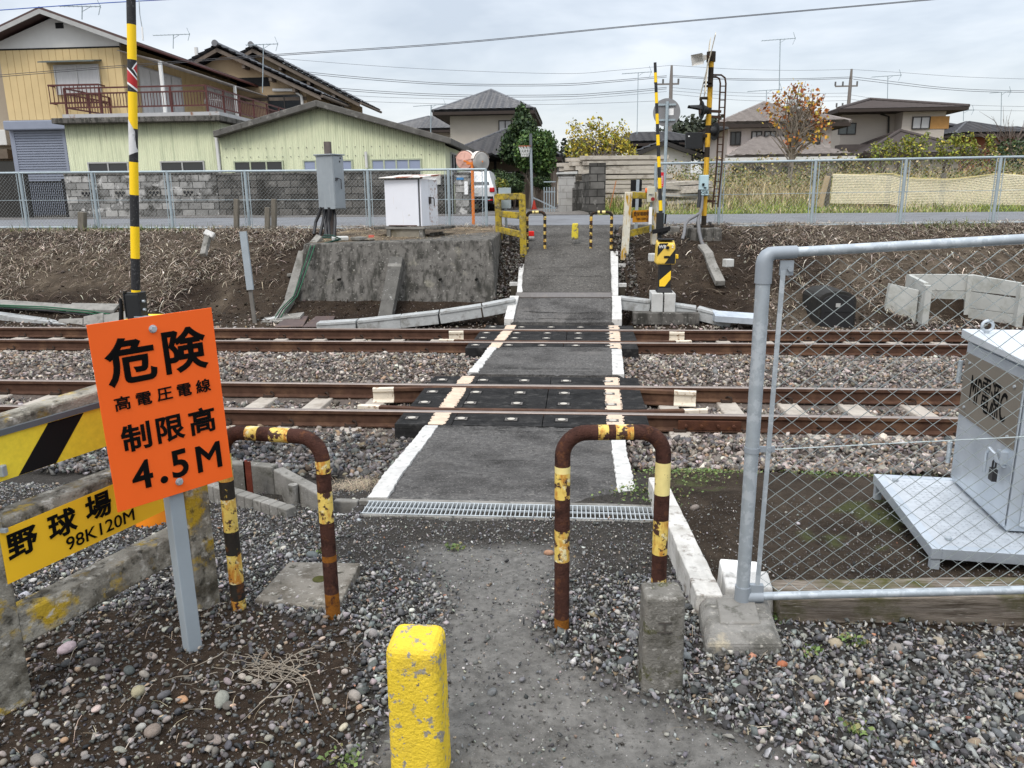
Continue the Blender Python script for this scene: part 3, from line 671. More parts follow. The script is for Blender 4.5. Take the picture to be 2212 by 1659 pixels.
for z0, z1, hgt in ((.185, .235, .11), (.500, .535, .12), (.80, .85, .115)):
    mb = MB(); mb.hexa([B(.05, -.045, z0), B(.68, -.045, z1), B(.68, .047, z1), B(.05, .047, z0), B(.05, -.045, z0 + hgt), B(.68, -.045, z1 + hgt), B(.68, .047, z1 + hgt), B(.05, .047, z0 + hgt)]); mb.build('rail', MOSSY, root, bevel=.008)
PLY = mat('yellow_plate', (.86, .50, .015), .45, .04)
bu = Vector((0, 0, 1)); bdr = (bd + Vector((0, 0, .075))).normalized()
pl = MB(); a0, a1 = .035, .665
def pt(s, top): return (.585 if top else .410) + (s - .04) * .077
pl.hexa([B(a0, .051, pt(a0, 0)), B(a1, .051, pt(a1, 0)), B(a1, .053, pt(a1, 0)), B(a0, .053, pt(a0, 0)), B(a0, .051, pt(a0, 1)), B(a1, .051, pt(a1, 1)), B(a1, .053, pt(a1, 1)), B(a0, .053, pt(a0, 1))])
plate = pl.build('name_plate', PLY, root)
def bt(s, size, ss, z, bold, sx=1.0): text(s, size, BLKTXT, plate, B(ss, .0535, z), bdr, bu, bold, sx=sx)
for ch, s_, z_ in (('野', .095, .526), ('球', .222, .541), ('場', .345, .556), ('踏', .470, .565), ('切', .59, .575)): bt(ch, .092, s_, z_, .03, 1.0)
bt('98K120M', .062, .345, .474, .008, 1.02)
# reflective stripe panel
pn = MB(); q0, q1 = -.045, .70
def pz(s, t): return .737 + (s - .06) * .045 + .150 * t
def PQ(s, t, o): return B(s, o, pz(s, t))
pn.hexa([PQ(q0, 0, .050), PQ(q1, 0, .050), PQ(q1, 0, .056), PQ(q0, 0, .056), PQ(q0, 1.0, .050), PQ(q1, 1.0, .050), PQ(q1, 1.0, .056), PQ(q0, 1.0, .056)])
pnl = pn.build('reflector_panel', mat('yellow_reflector', (.80, .62, .04), .4, .10, 60), root)
mb = MB()
for s0 in (.115, .40, .685 - .02):
    w_ = .115
    if s0 + w_ + .10 <= q1 + .12:
        e = min(q1, s0 + .10 + w_)
        mb.hexa([PQ(s0, .005, .0561), PQ(min(s0 + w_, q1), .005, .0561), PQ(min(s0 + w_, q1), .005, .0568), PQ(s0, .005, .0568), PQ(min(s0 + .11, q1), .90, .0561), PQ(min(s0 + .11 + w_, q1), .90, .0561), PQ(min(s0 + .11 + w_, q1), .90, .0568), PQ(min(s0 + .11, q1), .90, .0568)])
mb.build('stripe', mat('black_reflector', (.007, .007, .0075), .6, .1, spec=.15), pnl)
MB().hexa([PQ(q0, .92, .0562), PQ(q1, .92, .0562), PQ(q1, .92, .062), PQ(q0, .92, .062), PQ(q0, 1.04, .05), PQ(q1, 1.04, .05), PQ(q1, 1.04, .062), PQ(q0, 1.04, .062)]).build('edge_strip', mat('dark_grey_metal', (.10, .11, .12), .5), pnl)
MB().box(PQ(.07, .22, .060), (.02, .02, .035)).build('clip', GALV, pnl, bevel=.003)
for s_ in (.045, .65): MB().box(B(s_, .054, pt(s_, 1)), (.03, .012, .012)).build('plate_clip', GALV, plate)

# ---- U shaped pipe barriers
YCHIP = mat('chipped_yellow_paint', (.68, .50, .12), .6, .15, 12, .4, 90, [((.48, .20, .03), 14, .48, .62, (2, 2, .6)), ((.70, .62, .36), 22, .56, .62), ((.055, .024, .018), 26, .53, .57), ((.20, .075, .015), 40, .60, .68)])
YCLEAN = mat('cream_yellow_tape', (.74, .62, .25), .55, .12, 20, .1, 60, [((.10, .04, .02), 24, .60, .64), ((.5, .36, .12), 9, .55, .7)])
BRUST = mat('brown_rusted_pipe', (.062, .028, .021), .8, .25, 25, .7, 140, [((.13, .055, .028), 30, .54, .68), ((.03, .015, .012), 18, .52, .66)])
ORUST = mat('orange_rust', (.22, .085, .015), .85, .3, 16, .6, 100, [((.06, .025, .016), 18, .52, .62), ((.55, .33, .05), 13, .62, .68)])
BLKCHIP = mat('worn_black_paint', (.030, .026, .022), .65, .25, 16, .3, 80, [((.12, .048, .02), 20, .56, .66), ((.40, .28, .06), 30, .66, .69)])
UM = [BRUST, YCHIP, YCLEAN, ORUST, BLKCHIP]
def ubar(name, label, A, Bp, ztop, r, bandsL, bandsT, bandsR, rc=.085, res=.012, grp='pipe barriers at the path ends', nseg=16):
    """bands: list of (height fraction from foot, material index) from foot upward; bandsT along the top left to right"""
    A = Vector(A); Bp = Vector(Bp); d = (Bp - A); d.z = 0; L = d.length; d.normalize()
    pts = []; ms = []
    def bandat(bs, f):
        m = bs[0][1]
        for a, k in bs:
            if f >= a: m = k
        return m
    zA, zB = A.z, Bp.z; hA = ztop - r - rc - zA; hB = ztop - r - rc - zB
    n = max(4, int(hA / res))
    for i in range(n + 1): pts.append(A + Vector((0, 0, hA * i / n))); ms.append(bandat(bandsL, i / n))
    ctr = A + d * rc + Vector((0, 0, hA))
    for i in range(1, 9):
        a = math.pi - math.pi / 2 * i / 8; pts.append(ctr + d * rc * math.cos(a) + Vector((0, 0, rc * math.sin(a)))); ms.append(bandsT[0][1])
    n = max(4, int((L - 2 * rc) / res))
    for i in range(1, n): pts.append(ctr + Vector((0, 0, rc)) + d * (L - 2 * rc) * i / n); ms.append(bandat(bandsT, i / n))
    ctr = Bp - d * rc; ctr.z = ztop - r - rc
    for i in range(0, 9):
        a = math.pi / 2 - math.pi / 2 * i / 8; pts.append(ctr + d * rc * math.cos(a) + Vector((0, 0, rc * math.sin(a)))); ms.append(bandsT[-1][1])
    n = max(4, int(hB / res))
    for i in range(1, n + 1): pts.append(Bp + Vector((0, 0, hB * (1 - i / n)))); ms.append(bandat(bandsR, 1 - i / n))
    mb = MB(); mb.tube(pts, r, nseg, True, mis=ms[1:]); 
    o = mb.build(name, UM, smooth=True); tag(o, label, 'pipe barrier', grp); return o
def zt(px, py, Y): return PY(px, py, Y).z
fA = PZ(1213, 1358, 0); fA.z = -.06; fB = Vector((PY(1434, 960, fA.y + .03).x, fA.y + .03, -.06))
ubar('pipe_barrier', 'rusty yellow banded pipe hoop right of the near path behind a concrete marker', fA, fB, zt(1325, 920, fA.y), .0275,
     [(0, 3), (.16, 0), (.46, 1), (.63, 0), (.80, 1), (.83, 1), (.92, 2), (.955, 0)], [(0, 0), (.22, 1), (.42, 0), (.58, 1), (.88, 0)], [(0, 0), (.20, 1), (.36, 0), (.49, 1), (.67, 0), (.80, 2), (.83, 2), (.965, 0)])
fA = PZ(517, 1318, -.03); fB = PZ(721, 1342, -.03); fA.z = fB.z = -.1
ubar('pipe_barrier', 'rusty yellow and black banded pipe hoop behind the orange sign', fA, fB, zt(600, 920, (fA.y + fB.y) / 2 + .02), .0275,
     [(0, 1), (.17, 4), (.28, 1), (.45, 4), (.57, 1), (.76, 4), (.86, 1)], [(0, 0), (.12, 1), (.36, 0), (.55, 1), (.85, 0)], [(0, 3), (.26, 0), (.44, 3), (.47, 0), (.66, 1), (.82, 0), (.92, 1), (.985, 0)])

# ---- yellow concrete bollard, concrete marker
BOLY = mat('flaking_yellow_paint', (.78, .56, .05), .85, .10, 10, .8, 75, [((.66, .47, .06), 6, .5, .7), ((.30, .275, .23), 30, .563, .585), ((.16, .15, .13), 15, .635, .65), ((.48, .35, .06), 60, .60, .70)])
mb = MB(); mb.hexa([(-.49, 1.735, -.1), (-.340, 1.735, -.1), (-.340, 1.885, -.1), (-.49, 1.885, -.1), (-.487, 1.74, .425), (-.345, 1.74, .425), (-.345, 1.88, .425), (-.487, 1.88, .425)])
o = mb.build('bollard', BOLY, bevel=.028, seg=4); tag(o, 'short yellow concrete bollard with flaking paint in the near foreground', 'bollard', 'concrete bollards on the path')
root = thing('boundary_marker', 'square grey concrete marker post in the gravel before the rusty hoop', 'marker post', (.285, 2.27, 0))
MARK = mat('old_marker_concrete', (.185, .175, .155), .95, .25, 6, .9, 110, [((.085, .08, .066), 14, .48, .62), ((.075, .075, .03), 10, .58, .66), ((.33, .315, .285), 50, .56, .66)])
MB().hexa([(.222, 2.20, -.1), (.358, 2.21, -.1), (.350, 2.33, -.1), (.215, 2.32, -.1), (.226, 2.205, .335), (.352, 2.215, .335), (.344, 2.325, .335), (.219, 2.315, .335)]).build('marker_body', MARK, root, bevel=.012, seg=3)
text('工', .05, mat('worn_engraving', (.07, .062, .055), .9, .2), root, (.289, 2.2055, .235), (1, .08, 0), (0, 0, 1), .02, name='engraved_mark')

# ---- galvanised fence with chain link mesh (near)
def chainlink(name, mapf, U, z0f, z1f, w, dz, r, parent, m=WIRE):
    nw = int(U / w); Vs = []; Fs = []; base = 0
    for i in range(nw):
        u0 = i * w; z0 = z0f(u0); z1 = z1f(u0); K = int((z1 - z0) / (dz / 2)) + 1
        k = np.arange(K); u = u0 + ((k + i) % 2) * w; z = z0 + k * dz / 2
        off = np.where((k + i) % 2 == 0, -1, 1) * r * .6 * (1 if i % 2 else -1)
        P = np.array([mapf(a, b, c) for a, b, c in zip(u, z, off)])
        Pu = np.array([mapf(a + r * .8, b - r * .2, c) for a, b, c in zip(u, z, off)]) - P
        Pn = np.array([mapf(a, b, c + r) for a, b, c in zip(u, z, off)]) - P
        Pz = np.zeros_like(Pu); Pz[:, 2] = r * .75
        ring = np.stack([P + Pu * .7 - Pz * .7, P + Pn, P - Pu * .7 + Pz * .7, P - Pn], 1)
        alt = np.stack([P + Pu * .7 + Pz * .7, P + Pn, P - Pu * .7 - Pz * .7, P - Pn], 1)
        ring = (ring + alt) / 2 * 1.0; ring[:, 0] = P + Pu; ring[:, 2] = P - Pu
        Vs.append(ring.reshape(-1, 3)); a = np.arange(K - 1)[:, None] * 4 + base; kk = np.arange(4)[None]; k2 = (kk + 1) % 4
        Fs.append(np.stack([a + kk, a + k2, a + 4 + k2, a + 4 + kk], -1).reshape(-1, 4)); base += K * 4
    return npmesh(name, np.concatenate(Vs), np.concatenate(Fs), m, parent=parent)
fx, fy = .637, 2.70; FSL = .052
def NF(u, z, o=0.0): return Vector((fx + u, fy + .02 * u - o, z + FSL * u))
root = thing('chain_link_fence', 'near galvanised pipe fence with chain link mesh at right', 'fence', (fx, fy, 0))
tz = zt(1651, 548, fy); bz = .082
MB().tube([NF(0, -.02), NF(0, .55), NF(0, tz - .02)], .0245, 20).build('post', GALV, root, smooth=True)
MB().tube([NF(2.05, -.15), NF(2.05, tz)], .0245, 16).build('post', GALV, root, smooth=True)
MB().tube([NF(.02, tz), NF(1, tz), NF(2.05, tz)], .0168, 20).build('top_rail', GALV, root, smooth=True)
MB().tube([NF(.02, bz), NF(1, bz), NF(2.05, bz)], .0155, 16).build('bottom_rail', GALV, root, smooth=True)
FIT = mat('cast_fitting', (.27, .30, .33), .5, .08, 12, metal=.2)
mb = MB(); arc = [NF(0, tz - .10), NF(0, tz - .034)] + [NF(.03 - .03 * math.cos(a), tz - .03 + .03 * math.sin(a)) for a in (R(20), R(45), R(70), R(90))] + [NF(.105, tz)]
mb.tube(arc, [.0285, .0285, .028, .027, .025, .0225, .0215], 20); mb.box(NF(.075, tz - .052), (.045, .012, .05)); mb.cyl(NF(.085, tz - .055, .004), NF(.085, tz - .055, .018), .010, 6); mb.build('elbow_fitting', FIT, root, smooth=True)
mb = MB(); mb.tube([NF(0, bz - .045), NF(0, bz + .045)], .0285, 20); mb.tube([NF(0, bz), NF(.075, bz)], .0225, 16); mb.box(NF(.05, bz + .035), (.05, .02, .03)); mb.box(NF(.05, bz - .035), (.05, .02, .025)); mb.build('tee_fitting', FIT, root, smooth=True)
mb = MB(); mb.tube([NF(0, .655), NF(0, .675)], .027, 20); mb.box(NF(.05, .665), (.06, .008, .022)); mb.cyl(NF(.06, .665, .004), NF(.06, .665, .012), .008, 6); mb.build('clamp', FIT, root)
MB().bar(NF(.052, bz + .03, .006), NF(.063, tz - .06, .006), .005, .016, up=(1, 0, 0)).build('tension_bar', GALV, root)
chainlink('wire_mesh', lambda u, z, o: NF(.058 + u, z, o), 1.98, lambda u: bz + .02, lambda u: tz - .015, .0375, .060, .0024, root)
MB().tube([NF(.05, .662), NF(.5, .668, -.002), NF(1, .675), NF(2.04, .68)], .0022, 6).build('tension_wire', WIRE, root)
FOOTM = mat('footing_concrete', (.25, .24, .22), .95, .2, 6, .8, 120, [((.13, .125, .11), 9, .48, .64), ((.36, .34, .30), 45, .56, .66), ((.42, .37, .28), 5, .62, .70)])
root2 = thing('fence_footing', 'pyramid shaped concrete footing under the galvanised fence post', 'footing', (.60, 2.62, 0))
MB().hexa([(.455, 2.42, -.12), (.735, 2.44, -.12), (.76, 2.80, -.12), (.48, 2.79, -.12), (.462, 2.435, .035), (.728, 2.455, .035), (.75, 2.785, .035), (.488, 2.775, .035)]).hexa([(.462, 2.435, .035), (.728, 2.455, .035), (.75, 2.785, .035), (.488, 2.775, .035), (.488, 2.475, .062), (.70, 2.49, .062), (.722, 2.755, .062), (.512, 2.745, .062)]).build('footing_block', FOOTM, root2, bevel=.006)
MB().hexa([(.525, 2.53, .062), (.672, 2.54, .062), (.688, 2.72, .062), (.542, 2.712, .062), (.53, 2.535, .070), (.668, 2.545, .070), (.684, 2.715, .070), (.546, 2.707, .070)]).build('mortar_pad', CONC, root2, bevel=.003)

# ---- timbers at the right
WOODW = mat('weathered_timber', (.26, .22, .18), .95, .25, 14, .7, 50, [((.10, .08, .06), 12, .46, .64, (.35, 6, 6)), ((.085, .085, .025), 3, .48, .62), ((.36, .32, .27), 20, .58, .66, (.35, 6, 6))], stretch=(.35, 6, 6))
def wavybox(name, label, cat, a, b, w, z0, z1, m, seg=24, amp=.003):
    a = Vector(a); b = Vector(b); d = b - a; sd_ = Vector((d.y, -d.x, 0)).normalized(); vs = []; fs = []
    for i in range(seg + 1):
        p = a + d * i / seg
        for s_, z in ((-1, z0), (1, z0), (1, z1), (-1, z1)): vs.append(p + sd_ * s_ * (w / 2 + rnd.uniform(-amp, amp)) + Vector((0, 0, z + rnd.uniform(-amp, amp) * .6)))
        if i: q = 4 * i; fs += [(q - 4 + k, q - 4 + (k + 1) % 4, q + (k + 1) % 4, q + k) for k in range(4)]
    fs += [(3, 2, 1, 0), tuple(4 * seg + k for k in range(4))]
    o = MB().add(vs, fs).build(name, m, bevel=.006); return tag(o, label, cat)
wavybox('timber_edging', 'weathered mossy timber lying behind the bottom rail of the near fence', 'timber', (.80, 2.865, 0), (2.6, 2.93, .05), .16, -.16, .03, WOODW)
wavybox('timber_edging', 'white painted timber along the right edge of the near path', 'timber', (.485, 4.32, -.10), (.52, 2.72, .02), .10, -.12, .055, mat('white_painted_timber', (.60, .58, .54), .9, .15, 9, .7, 60, [((.24, .21, .18), 16, .54, .66), ((.42, .40, .36), 6, .5, .7)], stretch=(4, .6, 4)))
o = MB().hexa([(.60, 2.83, -.1), (.80, 2.84, -.1), (.815, 2.99, -.1), (.61, 2.98, -.1), (.605, 2.84, .045), (.79, 2.85, .045), (.80, 2.985, .05), (.615, 2.975, .05)]).build('painted_block', WHITEP, bevel=.012, seg=3); tag(o, 'white painted concrete block behind the fence post base', 'block')
o = MB().hexa([(.615, 3.0, -.1), (.80, 3.01, -.1), (.81, 3.12, -.1), (.62, 3.11, -.1), (.62, 3.005, .035), (.78, 3.01, .03), (.79, 3.11, .03), (.625, 3.10, .045)]).build('painted_block', mat('cracked_white_paint', (.80, .79, .76), .7, .06, 8, .6, 40, [((.06, .06, .055), 14, .66, .70)]), bevel=.012, seg=3); tag(o, 'cracked white block behind the first white block at the fence post', 'block')

# ---- power cabinet on its checker plate stand
ZINC = mat('zinc_sheet', (.50, .55, .60), .38, .10, 5, .05, 40, [((.36, .41, .46), 3, .5, .75), ((.62, .66, .70), 6, .6, .75)], metal=.4)
CHECK = mat('checker_plate', (.52, .55, .58), .4, .15, 12, metal=.4)
root = thing('platform_stand', 'low zinc checker plate stand carrying the grey power cabinet', 'stand', (2.2, 3.76, -.14)); stand_root = root
mb = MB(); mb.bx(1.70, 3.1, 3.33, 4.22, -.01, 0)
for i in range(44):
    for j in range(22):
        x = 1.76 + i * .03; y = 3.37 + j * .038
        if x > 2.03 and y > 3.55: continue
        a = R(45 if (i + j) % 2 else -45); mb.box((x, y, .0012), (.020, .005, .0024), Matrix.Rotation(a, 3, 'Z'))
mb.build('checker_deck', CHECK, root)
mb = MB(); mb.bx(1.655, 1.70, 3.285, 4.265, -.05, .003); mb.bx(1.70, 3.1, 3.285, 3.33, -.05, .003); mb.bx(1.70, 3.1, 4.22, 4.265, -.05, .003); mb.build('frame', ZINC, root, bevel=.003)
for x, y in ((1.68, 3.31), (1.68, 4.24), (2.95, 3.31), (2.95, 4.24)): MB().bx(x - .018, x + .018, y - .018, y + .018, -.25, -.052).build('leg', ZINC, root)
for x, y in ((1.745, 4.17), (1.76, 3.40)): MB().cyl((x, y, .002), (x, y, .012), .016, 6).build('bolt', GALV, root)
root = thing('power_cabinet', 'grey zinc power cabinet with a brown lettered panel behind the near fence', 'cabinet', (2.2, 3.76, .003)); cab_root = root
MB().bx(2.05, 2.80, 3.52, 4.22, .012, .80).build('cabinet_body', ZINC, root, bevel=.003)
MB().bx(2.04, 2.045, 3.53, 4.21, .03, .785).build('side_door', ZINC, root)
MB().hexa([(2.02, 3.48, .802), (2.84, 3.48, .802), (2.84, 4.26, .802), (2.02, 4.26, .802), (2.02, 3.48, .826), (2.84, 3.48, .826), (2.84, 4.26, .85), (2.02, 4.26, .85)]).build('lid', mat('pale_zinc_lid', (.62, .66, .70), .35, .06, 6, metal=.35), root, bevel=.003)
plq = MB().bx(2.034, 2.0385, 3.54, 4.20, .40, .735).build('lettered_panel', mat('taupe_plate', (.185, .162, .132), .7, .05, spec=.2), root)
text('MP電源C', .20, BLKTXT, plq, (2.034, 3.87, .575), (0, -1, 0), (0, 0, 1), .002, sx=.55)
for y, z in ((3.60, .45), (4.13, .45), (3.60, .69), (4.13, .69)): MB().cyl((2.034, y, z), (2.026, y, z), .008, 8).build('rivet', GALV, plq)
mb = MB(); mb.tube([(2.04, 3.60, .30), (2.0, 3.60, .33), (1.99, 3.60, .36), (1.99, 3.66, .37), (1.99, 3.69, .34), (1.99, 3.69, .24)], .009, 8); mb.box((2.025, 3.61, .345), (.03, .05, .06)); mb.build('handle', ZINC, root, smooth=True)
mb = MB(); mb.box((2.0, 3.615, .255), (.022, .045, .06)); mb.tube([(2.0, 3.60, .28), (2.0, 3.60, .315), (2.0, 3.615, .33), (2.0, 3.63, .315), (2.0, 3.63, .28)], .005, 8); mb.build('padlock', mat('dark_padlock', (.02, .02, .022), .4), root, bevel=.004)
for z in (.16, .62): MB().cyl((2.025, 4.235, z - .06), (2.025, 4.235, z + .06), .012, 10).build('hinge', GALV, root, smooth=True)
mb = MB(); c = Vector((2.10, 4.15, .885)); mb.tube([c + Vector((math.cos(a) * .027, 0, math.sin(a) * .027)) for a in [i * math.pi / 8 for i in range(17)]], .008, 8); mb.cyl((2.10, 4.15, .84), (2.10, 4.15, .86), .012, 10); mb.build('eye_bolt', GALV, root, smooth=True)
MB().bx(2.10, 2.78, 3.513, 3.517, .04, .78).build('front_door', ZINC, root)

for o in (cab_root, stand_root): o.rotation_euler = (0, 0, R(-5.7))

# ---- drain grating and concrete channel
GRT = mat('grating_steel', (.50, .53, .54), .4, .12, 30, metal=.35)
root = thing('drain_grating', 'galvanised bar grating across the foot of the near asphalt', 'drain grating', (-.37, 4.02, -.17))
mb = MB(); x0, x1, y0, y1, zg = -1.19, .445, 3.93, 4.105, -.145
for yy in (y0, y1): mb.bx(x0, x1, yy - .004, yy + .004, zg - .03, zg)
mb.bx(x0, x1, (y0 + y1) / 2 - .003, (y0 + y1) / 2 + .003, zg - .012, zg - .002); mb.build('frame', GRT, root)
mb = MB()
for i in range(67): x = x0 + .01 + i * (x1 - x0 - .02) / 66; mb.bx(x - .0022, x + .0022, y0 + .004, y1 - .004, zg - .025, zg - .001)
mb.build('bars', GRT, root)
MB().bx(-1.25, .46, 3.905, 3.924, -.42, -.150).bx(-1.25, .46, 4.111, 4.155, -.42, -.150).bx(-1.25, .46, 3.924, 4.111, -.44, -.40).build('channel', CONC, root)
def wallrun(name, label, cat, pts, th, z0, z1, m, bev=.008):
    root = MB()
    for a, b in zip(pts[:-1], pts[1:]):
        a = Vector((*a, 0)); b = Vector((*b, 0)); d = (b - a).normalized(); n = Vector((d.y, -d.x, 0)) * th / 2
        root.hexa([a - n + Vector((0, 0, z0)), b - n + Vector((0, 0, z0)), b + n + Vector((0, 0, z0)), a + n + Vector((0, 0, z0)), a - n + Vector((0, 0, z1)), b - n + Vector((0, 0, z1)), b + n + Vector((0, 0, z1)), a + n + Vector((0, 0, z1))])
    o = root.build(name, m, bevel=bev); return tag(o, label, cat)
wallrun('drain_wall', 'grey concrete drain wall turning left from the near grating', 'drain wall', [(-3.0, 4.62), (-2.2, 4.50), (-1.87, 4.44)], .075, -.5, -.06, CONC)
wallrun('drain_wall', 'slanting concrete drain wall joining the grating behind the left hoop', 'drain wall', [(-1.86, 4.45), (-1.40, 4.02)], .075, -.5, -.08, CONC)
wallrun('drain_wall', 'short concrete channel side just left of the grating', 'drain wall', [(-1.40, 4.125), (-1.255, 4.125)], .05, -.4, -.15, CONC)
mb = MB()
for i in range(16):
    t_ = i / 16; a = Vector((-2.5 + 1.0 * t_, 4.34 - .56 * t_, 0)); mb.box(a + Vector((0, 0, -.17)), (.068, .07, .20), Matrix.Rotation(R(-29), 3, 'Z'))
o = mb.build('block_edging', CONC, bevel=.006); tag(o, 'low notched concrete edging in front of the drain at left', 'edging')
o = MB().hexa([(-1.38, 3.905, -.3), (-1.26, 3.905, -.3), (-1.26, 3.925, -.3), (-1.38, 3.925, -.3), (-1.38, 3.905, -.15), (-1.26, 3.905, -.15), (-1.26, 3.925, -.15), (-1.38, 3.925, -.15)]).build('channel_lip', CONCL, bevel=.004); tag(o, 'pale concrete lip at the left end of the grating', 'kerb piece')
o = MB().bx(-2.0, -1.955, 4.27, 4.28, -.5, .02).bx(-2.0, -1.99, 4.27, 4.31, -.5, .02).build('angle_post', mat('red_rusty_steel', (.12, .03, .018), .8, .3, 12, .4, 60)); tag(o, 'short red rusty angle post standing in the drain', 'post')
o = MB().cyl((-1.66, 4.17, -.45), (-1.66, 4.17, -.08), .028, 12).build('pipe_stub', CONC, smooth=True); tag(o, 'grey pipe stub standing in the drain at left', 'pipe')

# ---- slab, broken slab, orange cover, dry roots
SLAB = mat('stained_slab', (.225, .205, .175), .95, .2, 7, .8, 90, [((.12, .105, .085), 7, .46, .62), ((.38, .36, .32), 40, .57, .66), ((.07, .065, .05), 20, .6, .68)])
p_ = [(-1.27, 2.69), (-.91, 2.64), (-.93, 3.03), (-1.25, 3.02)]
root = thing('concrete_slab', 'flat square concrete slab in the gravel beside the left rusty hoop', 'slab', (-1.09, 2.85, -.02))
MB().hexa([(x, y, -.12) for x, y in p_] + [(x * .985 - .016, y, .008) for x, y in p_]).build('slab_body', SLAB, root, bevel=.006)
MB().lathe([(.03, .0015), (.024, .003), (0, .002)], (-1.06, 2.87, .008), n=16).build('mossy_hole', mat('moss', (.06, .06, .02), .95, .3, 40), root)
c = PZ(330, 1125, -.1); o = MB().lathe([(.11, 0), (.11, .02), (.09, .03), (.085, .11), (.07, .125), (0, .13)], (c.x, c.y, -.14), n=24).build('orange_cone', mat('orange_plastic', (.85, .25, .01), .45, .06), smooth=True); tag(o, 'low orange plastic cone behind the grey sign post', 'cone')
a = PZ(300, 1225, -.05); o = MB().hexa([a + Vector(v) for v in ((-.36, -.10, -.16), (.22, .02, -.16), (.25, .22, -.16), (-.35, .12, -.16), (-.36, -.08, -.04), (.22, .03, -.015), (.25, .22, -.01), (-.35, .12, -.03))]).build('broken_slab', mat('broken_concrete', (.40, .39, .37), .95, .15, 8, .8, 60, [((.15, .14, .13), 9, .5, .7)]), bevel=.01); tag(o, 'pale broken concrete slab under the yellow name plate', 'slab')
mb = MB(); c0 = PZ(590, 1455, 0)
for i in range(70):
    a = rnd.uniform(0, 6.28); p = c0 + Vector((rnd.gauss(0, .075), rnd.gauss(0, .045), .010)); L_ = rnd.uniform(.05, .16); pts = [p]
    for k in range(5):
        a += rnd.gauss(0, .45); p = p + Vector((math.cos(a) * L_ / 5, math.sin(a) * L_ / 5 * .6, rnd.gauss(.002, .006))); p.z = max(p.z, .006); pts.append(p.copy())
    mb.tube(pts, [.0018, .0017, .0014, .0012, .001, .0006], 5)
for (ax_, ay_, bx_, by_) in ((490, 1410, 420, 1440), (650, 1435, 520, 1560), (560, 1520, 640, 1500), (680, 1400, 560, 1470), (600, 1440, 690, 1540)):
    A = PZ(ax_, ay_, .01); B_ = PZ(bx_, by_, .012); mid = (A + B_) / 2 + Vector((rnd.gauss(0, .02), rnd.gauss(0, .02), .015)); mb.tube([A, (A + mid) / 2 + Vector((0, .008, .004)), mid, (mid + B_) / 2, B_], [.0026, .0023, .002, .0016, .0008], 5)
o = mb.build('dry_roots', mat('dry_root', (.27, .235, .19), .9, .25, 20), smooth=True); tag(o, 'tangle of pale dry roots on the soil before the grey sign post', 'roots')

# ---- near boom gate, raised
BOOMY = mat('boom_yellow', (.92, .60, .012), .5, .04)
BOOMK = mat('boom_black', (.022, .022, .024), .55, .2, 60, .6, 200, [((.09, .09, .09), 60, .56, .66)])
WHT = mat('white_reflective', (.80, .80, .79), .45, .06)
REDR = mat('red_reflective', (.42, .012, .014), .4, .06)
def boom_pole(parent, Y, pts, r0, r1, name='boom_pole', nseg=16):
    """pts: list of (px,py,mat index) from the foot upward; material applies from this point up"""
    W = [PY(a, b, Y) for a, b, _ in pts]; mb = MB(); n = len(W)
    for i in range(n - 1):
        ra = r0 + (r1 - r0) * i / (n - 1); rb = r0 + (r1 - r0) * (i + 1) / (n - 1); mb.tube([W[i], W[i + 1]], [ra, rb], nseg, cap=(i in (0, n - 2)), mi=pts[i][2])
    return mb.build(name, [BOOMY, BOOMK], parent, smooth=True), W
Yb = 5.3
root = thing('boom_gate', 'raised yellow and black boom rising behind the orange sign', 'boom gate', (PY(300, 690, Yb).x, Yb, -.45), 'level crossing boom gates')
cuts = [632, 626, 558, 489, 421, 350, 278, 199, 129, 53]; bx_of = lambda y: 293.5 - (632 - y) / 632 * 10.5
seq = [(bx_of(y), y, i % 2) for i, y in enumerate(cuts)] + [(282, -60, 0), (280, -190, 1), (278, -300, 0)]
seq[-3] = (bx_of(-20), -20, 0); seq[-2] = (bx_of(-95), -95, 1); seq[-1] = (bx_of(-170), -170, 0)
pole, W = boom_pole(root, Yb, seq, .0305, .0285)
def wrap(parent, name, m, poly, Y, r):   # poly: list of (s across in -1..1, py) wrapped on the front of the pole
    mb = MB(); n = 8; vs = []; fs = []
    (sa0, ya0), (sb0, yb0), (sb1, yb1), (sa1, ya1) = poly
    for i in range(n + 1):
        t = i / n
        for (s0, y0_), (s1, y1_) in (((sa0, ya0), (sb0, yb0)), ((sa1, ya1), (sb1, yb1))):
            s_ = s0 + (s1 - s0) * t; y_ = y0_ + (y1_ - y0_) * t; c = PY(bx_of(y_), y_, Y); a = math.asin(max(-.999, min(.999, s_)))
            vs.append(c + Vector((math.sin(a + R(25)) * r, -math.cos(a + R(25)) * r, 0)))
        if i: q = 2 * i; fs.append((q - 2, q, q + 1, q - 1))
    mb.add(vs, fs); return mb.build(name, m, parent, smooth=True)
wrap(root, 'reflective_tape', WHT, [(-.98, 146), (.98, 170), (.98, 198), (-.98, 182)], Yb, .0312)
wrap(root, 'reflective_tape', REDR, [(-.98, 150), (.98, 174), (.98, 193), (-.98, 177)], Yb, .0318)
wrap(root, 'reflective_tape', WHT, [(.0, 150), (.98, 133), (.98, 165), (.3, 152)], Yb, .0312)
wrap(root, 'reflective_tape', REDR, [(.3, 150), (.98, 138), (.98, 160), (.5, 151)], Yb, .0318)
wrap(root, 'peeled_tape', mat('peeled_grey_tape', (.60, .60, .60), .7, .15, 20, .3, 60, [((.12, .12, .12), 12, .6, .7)]), [(-.95, 258), (.4, 284), (.95, 328), (-.9, 336)], Yb, .0313)
hb = PY(302, 655, Yb)
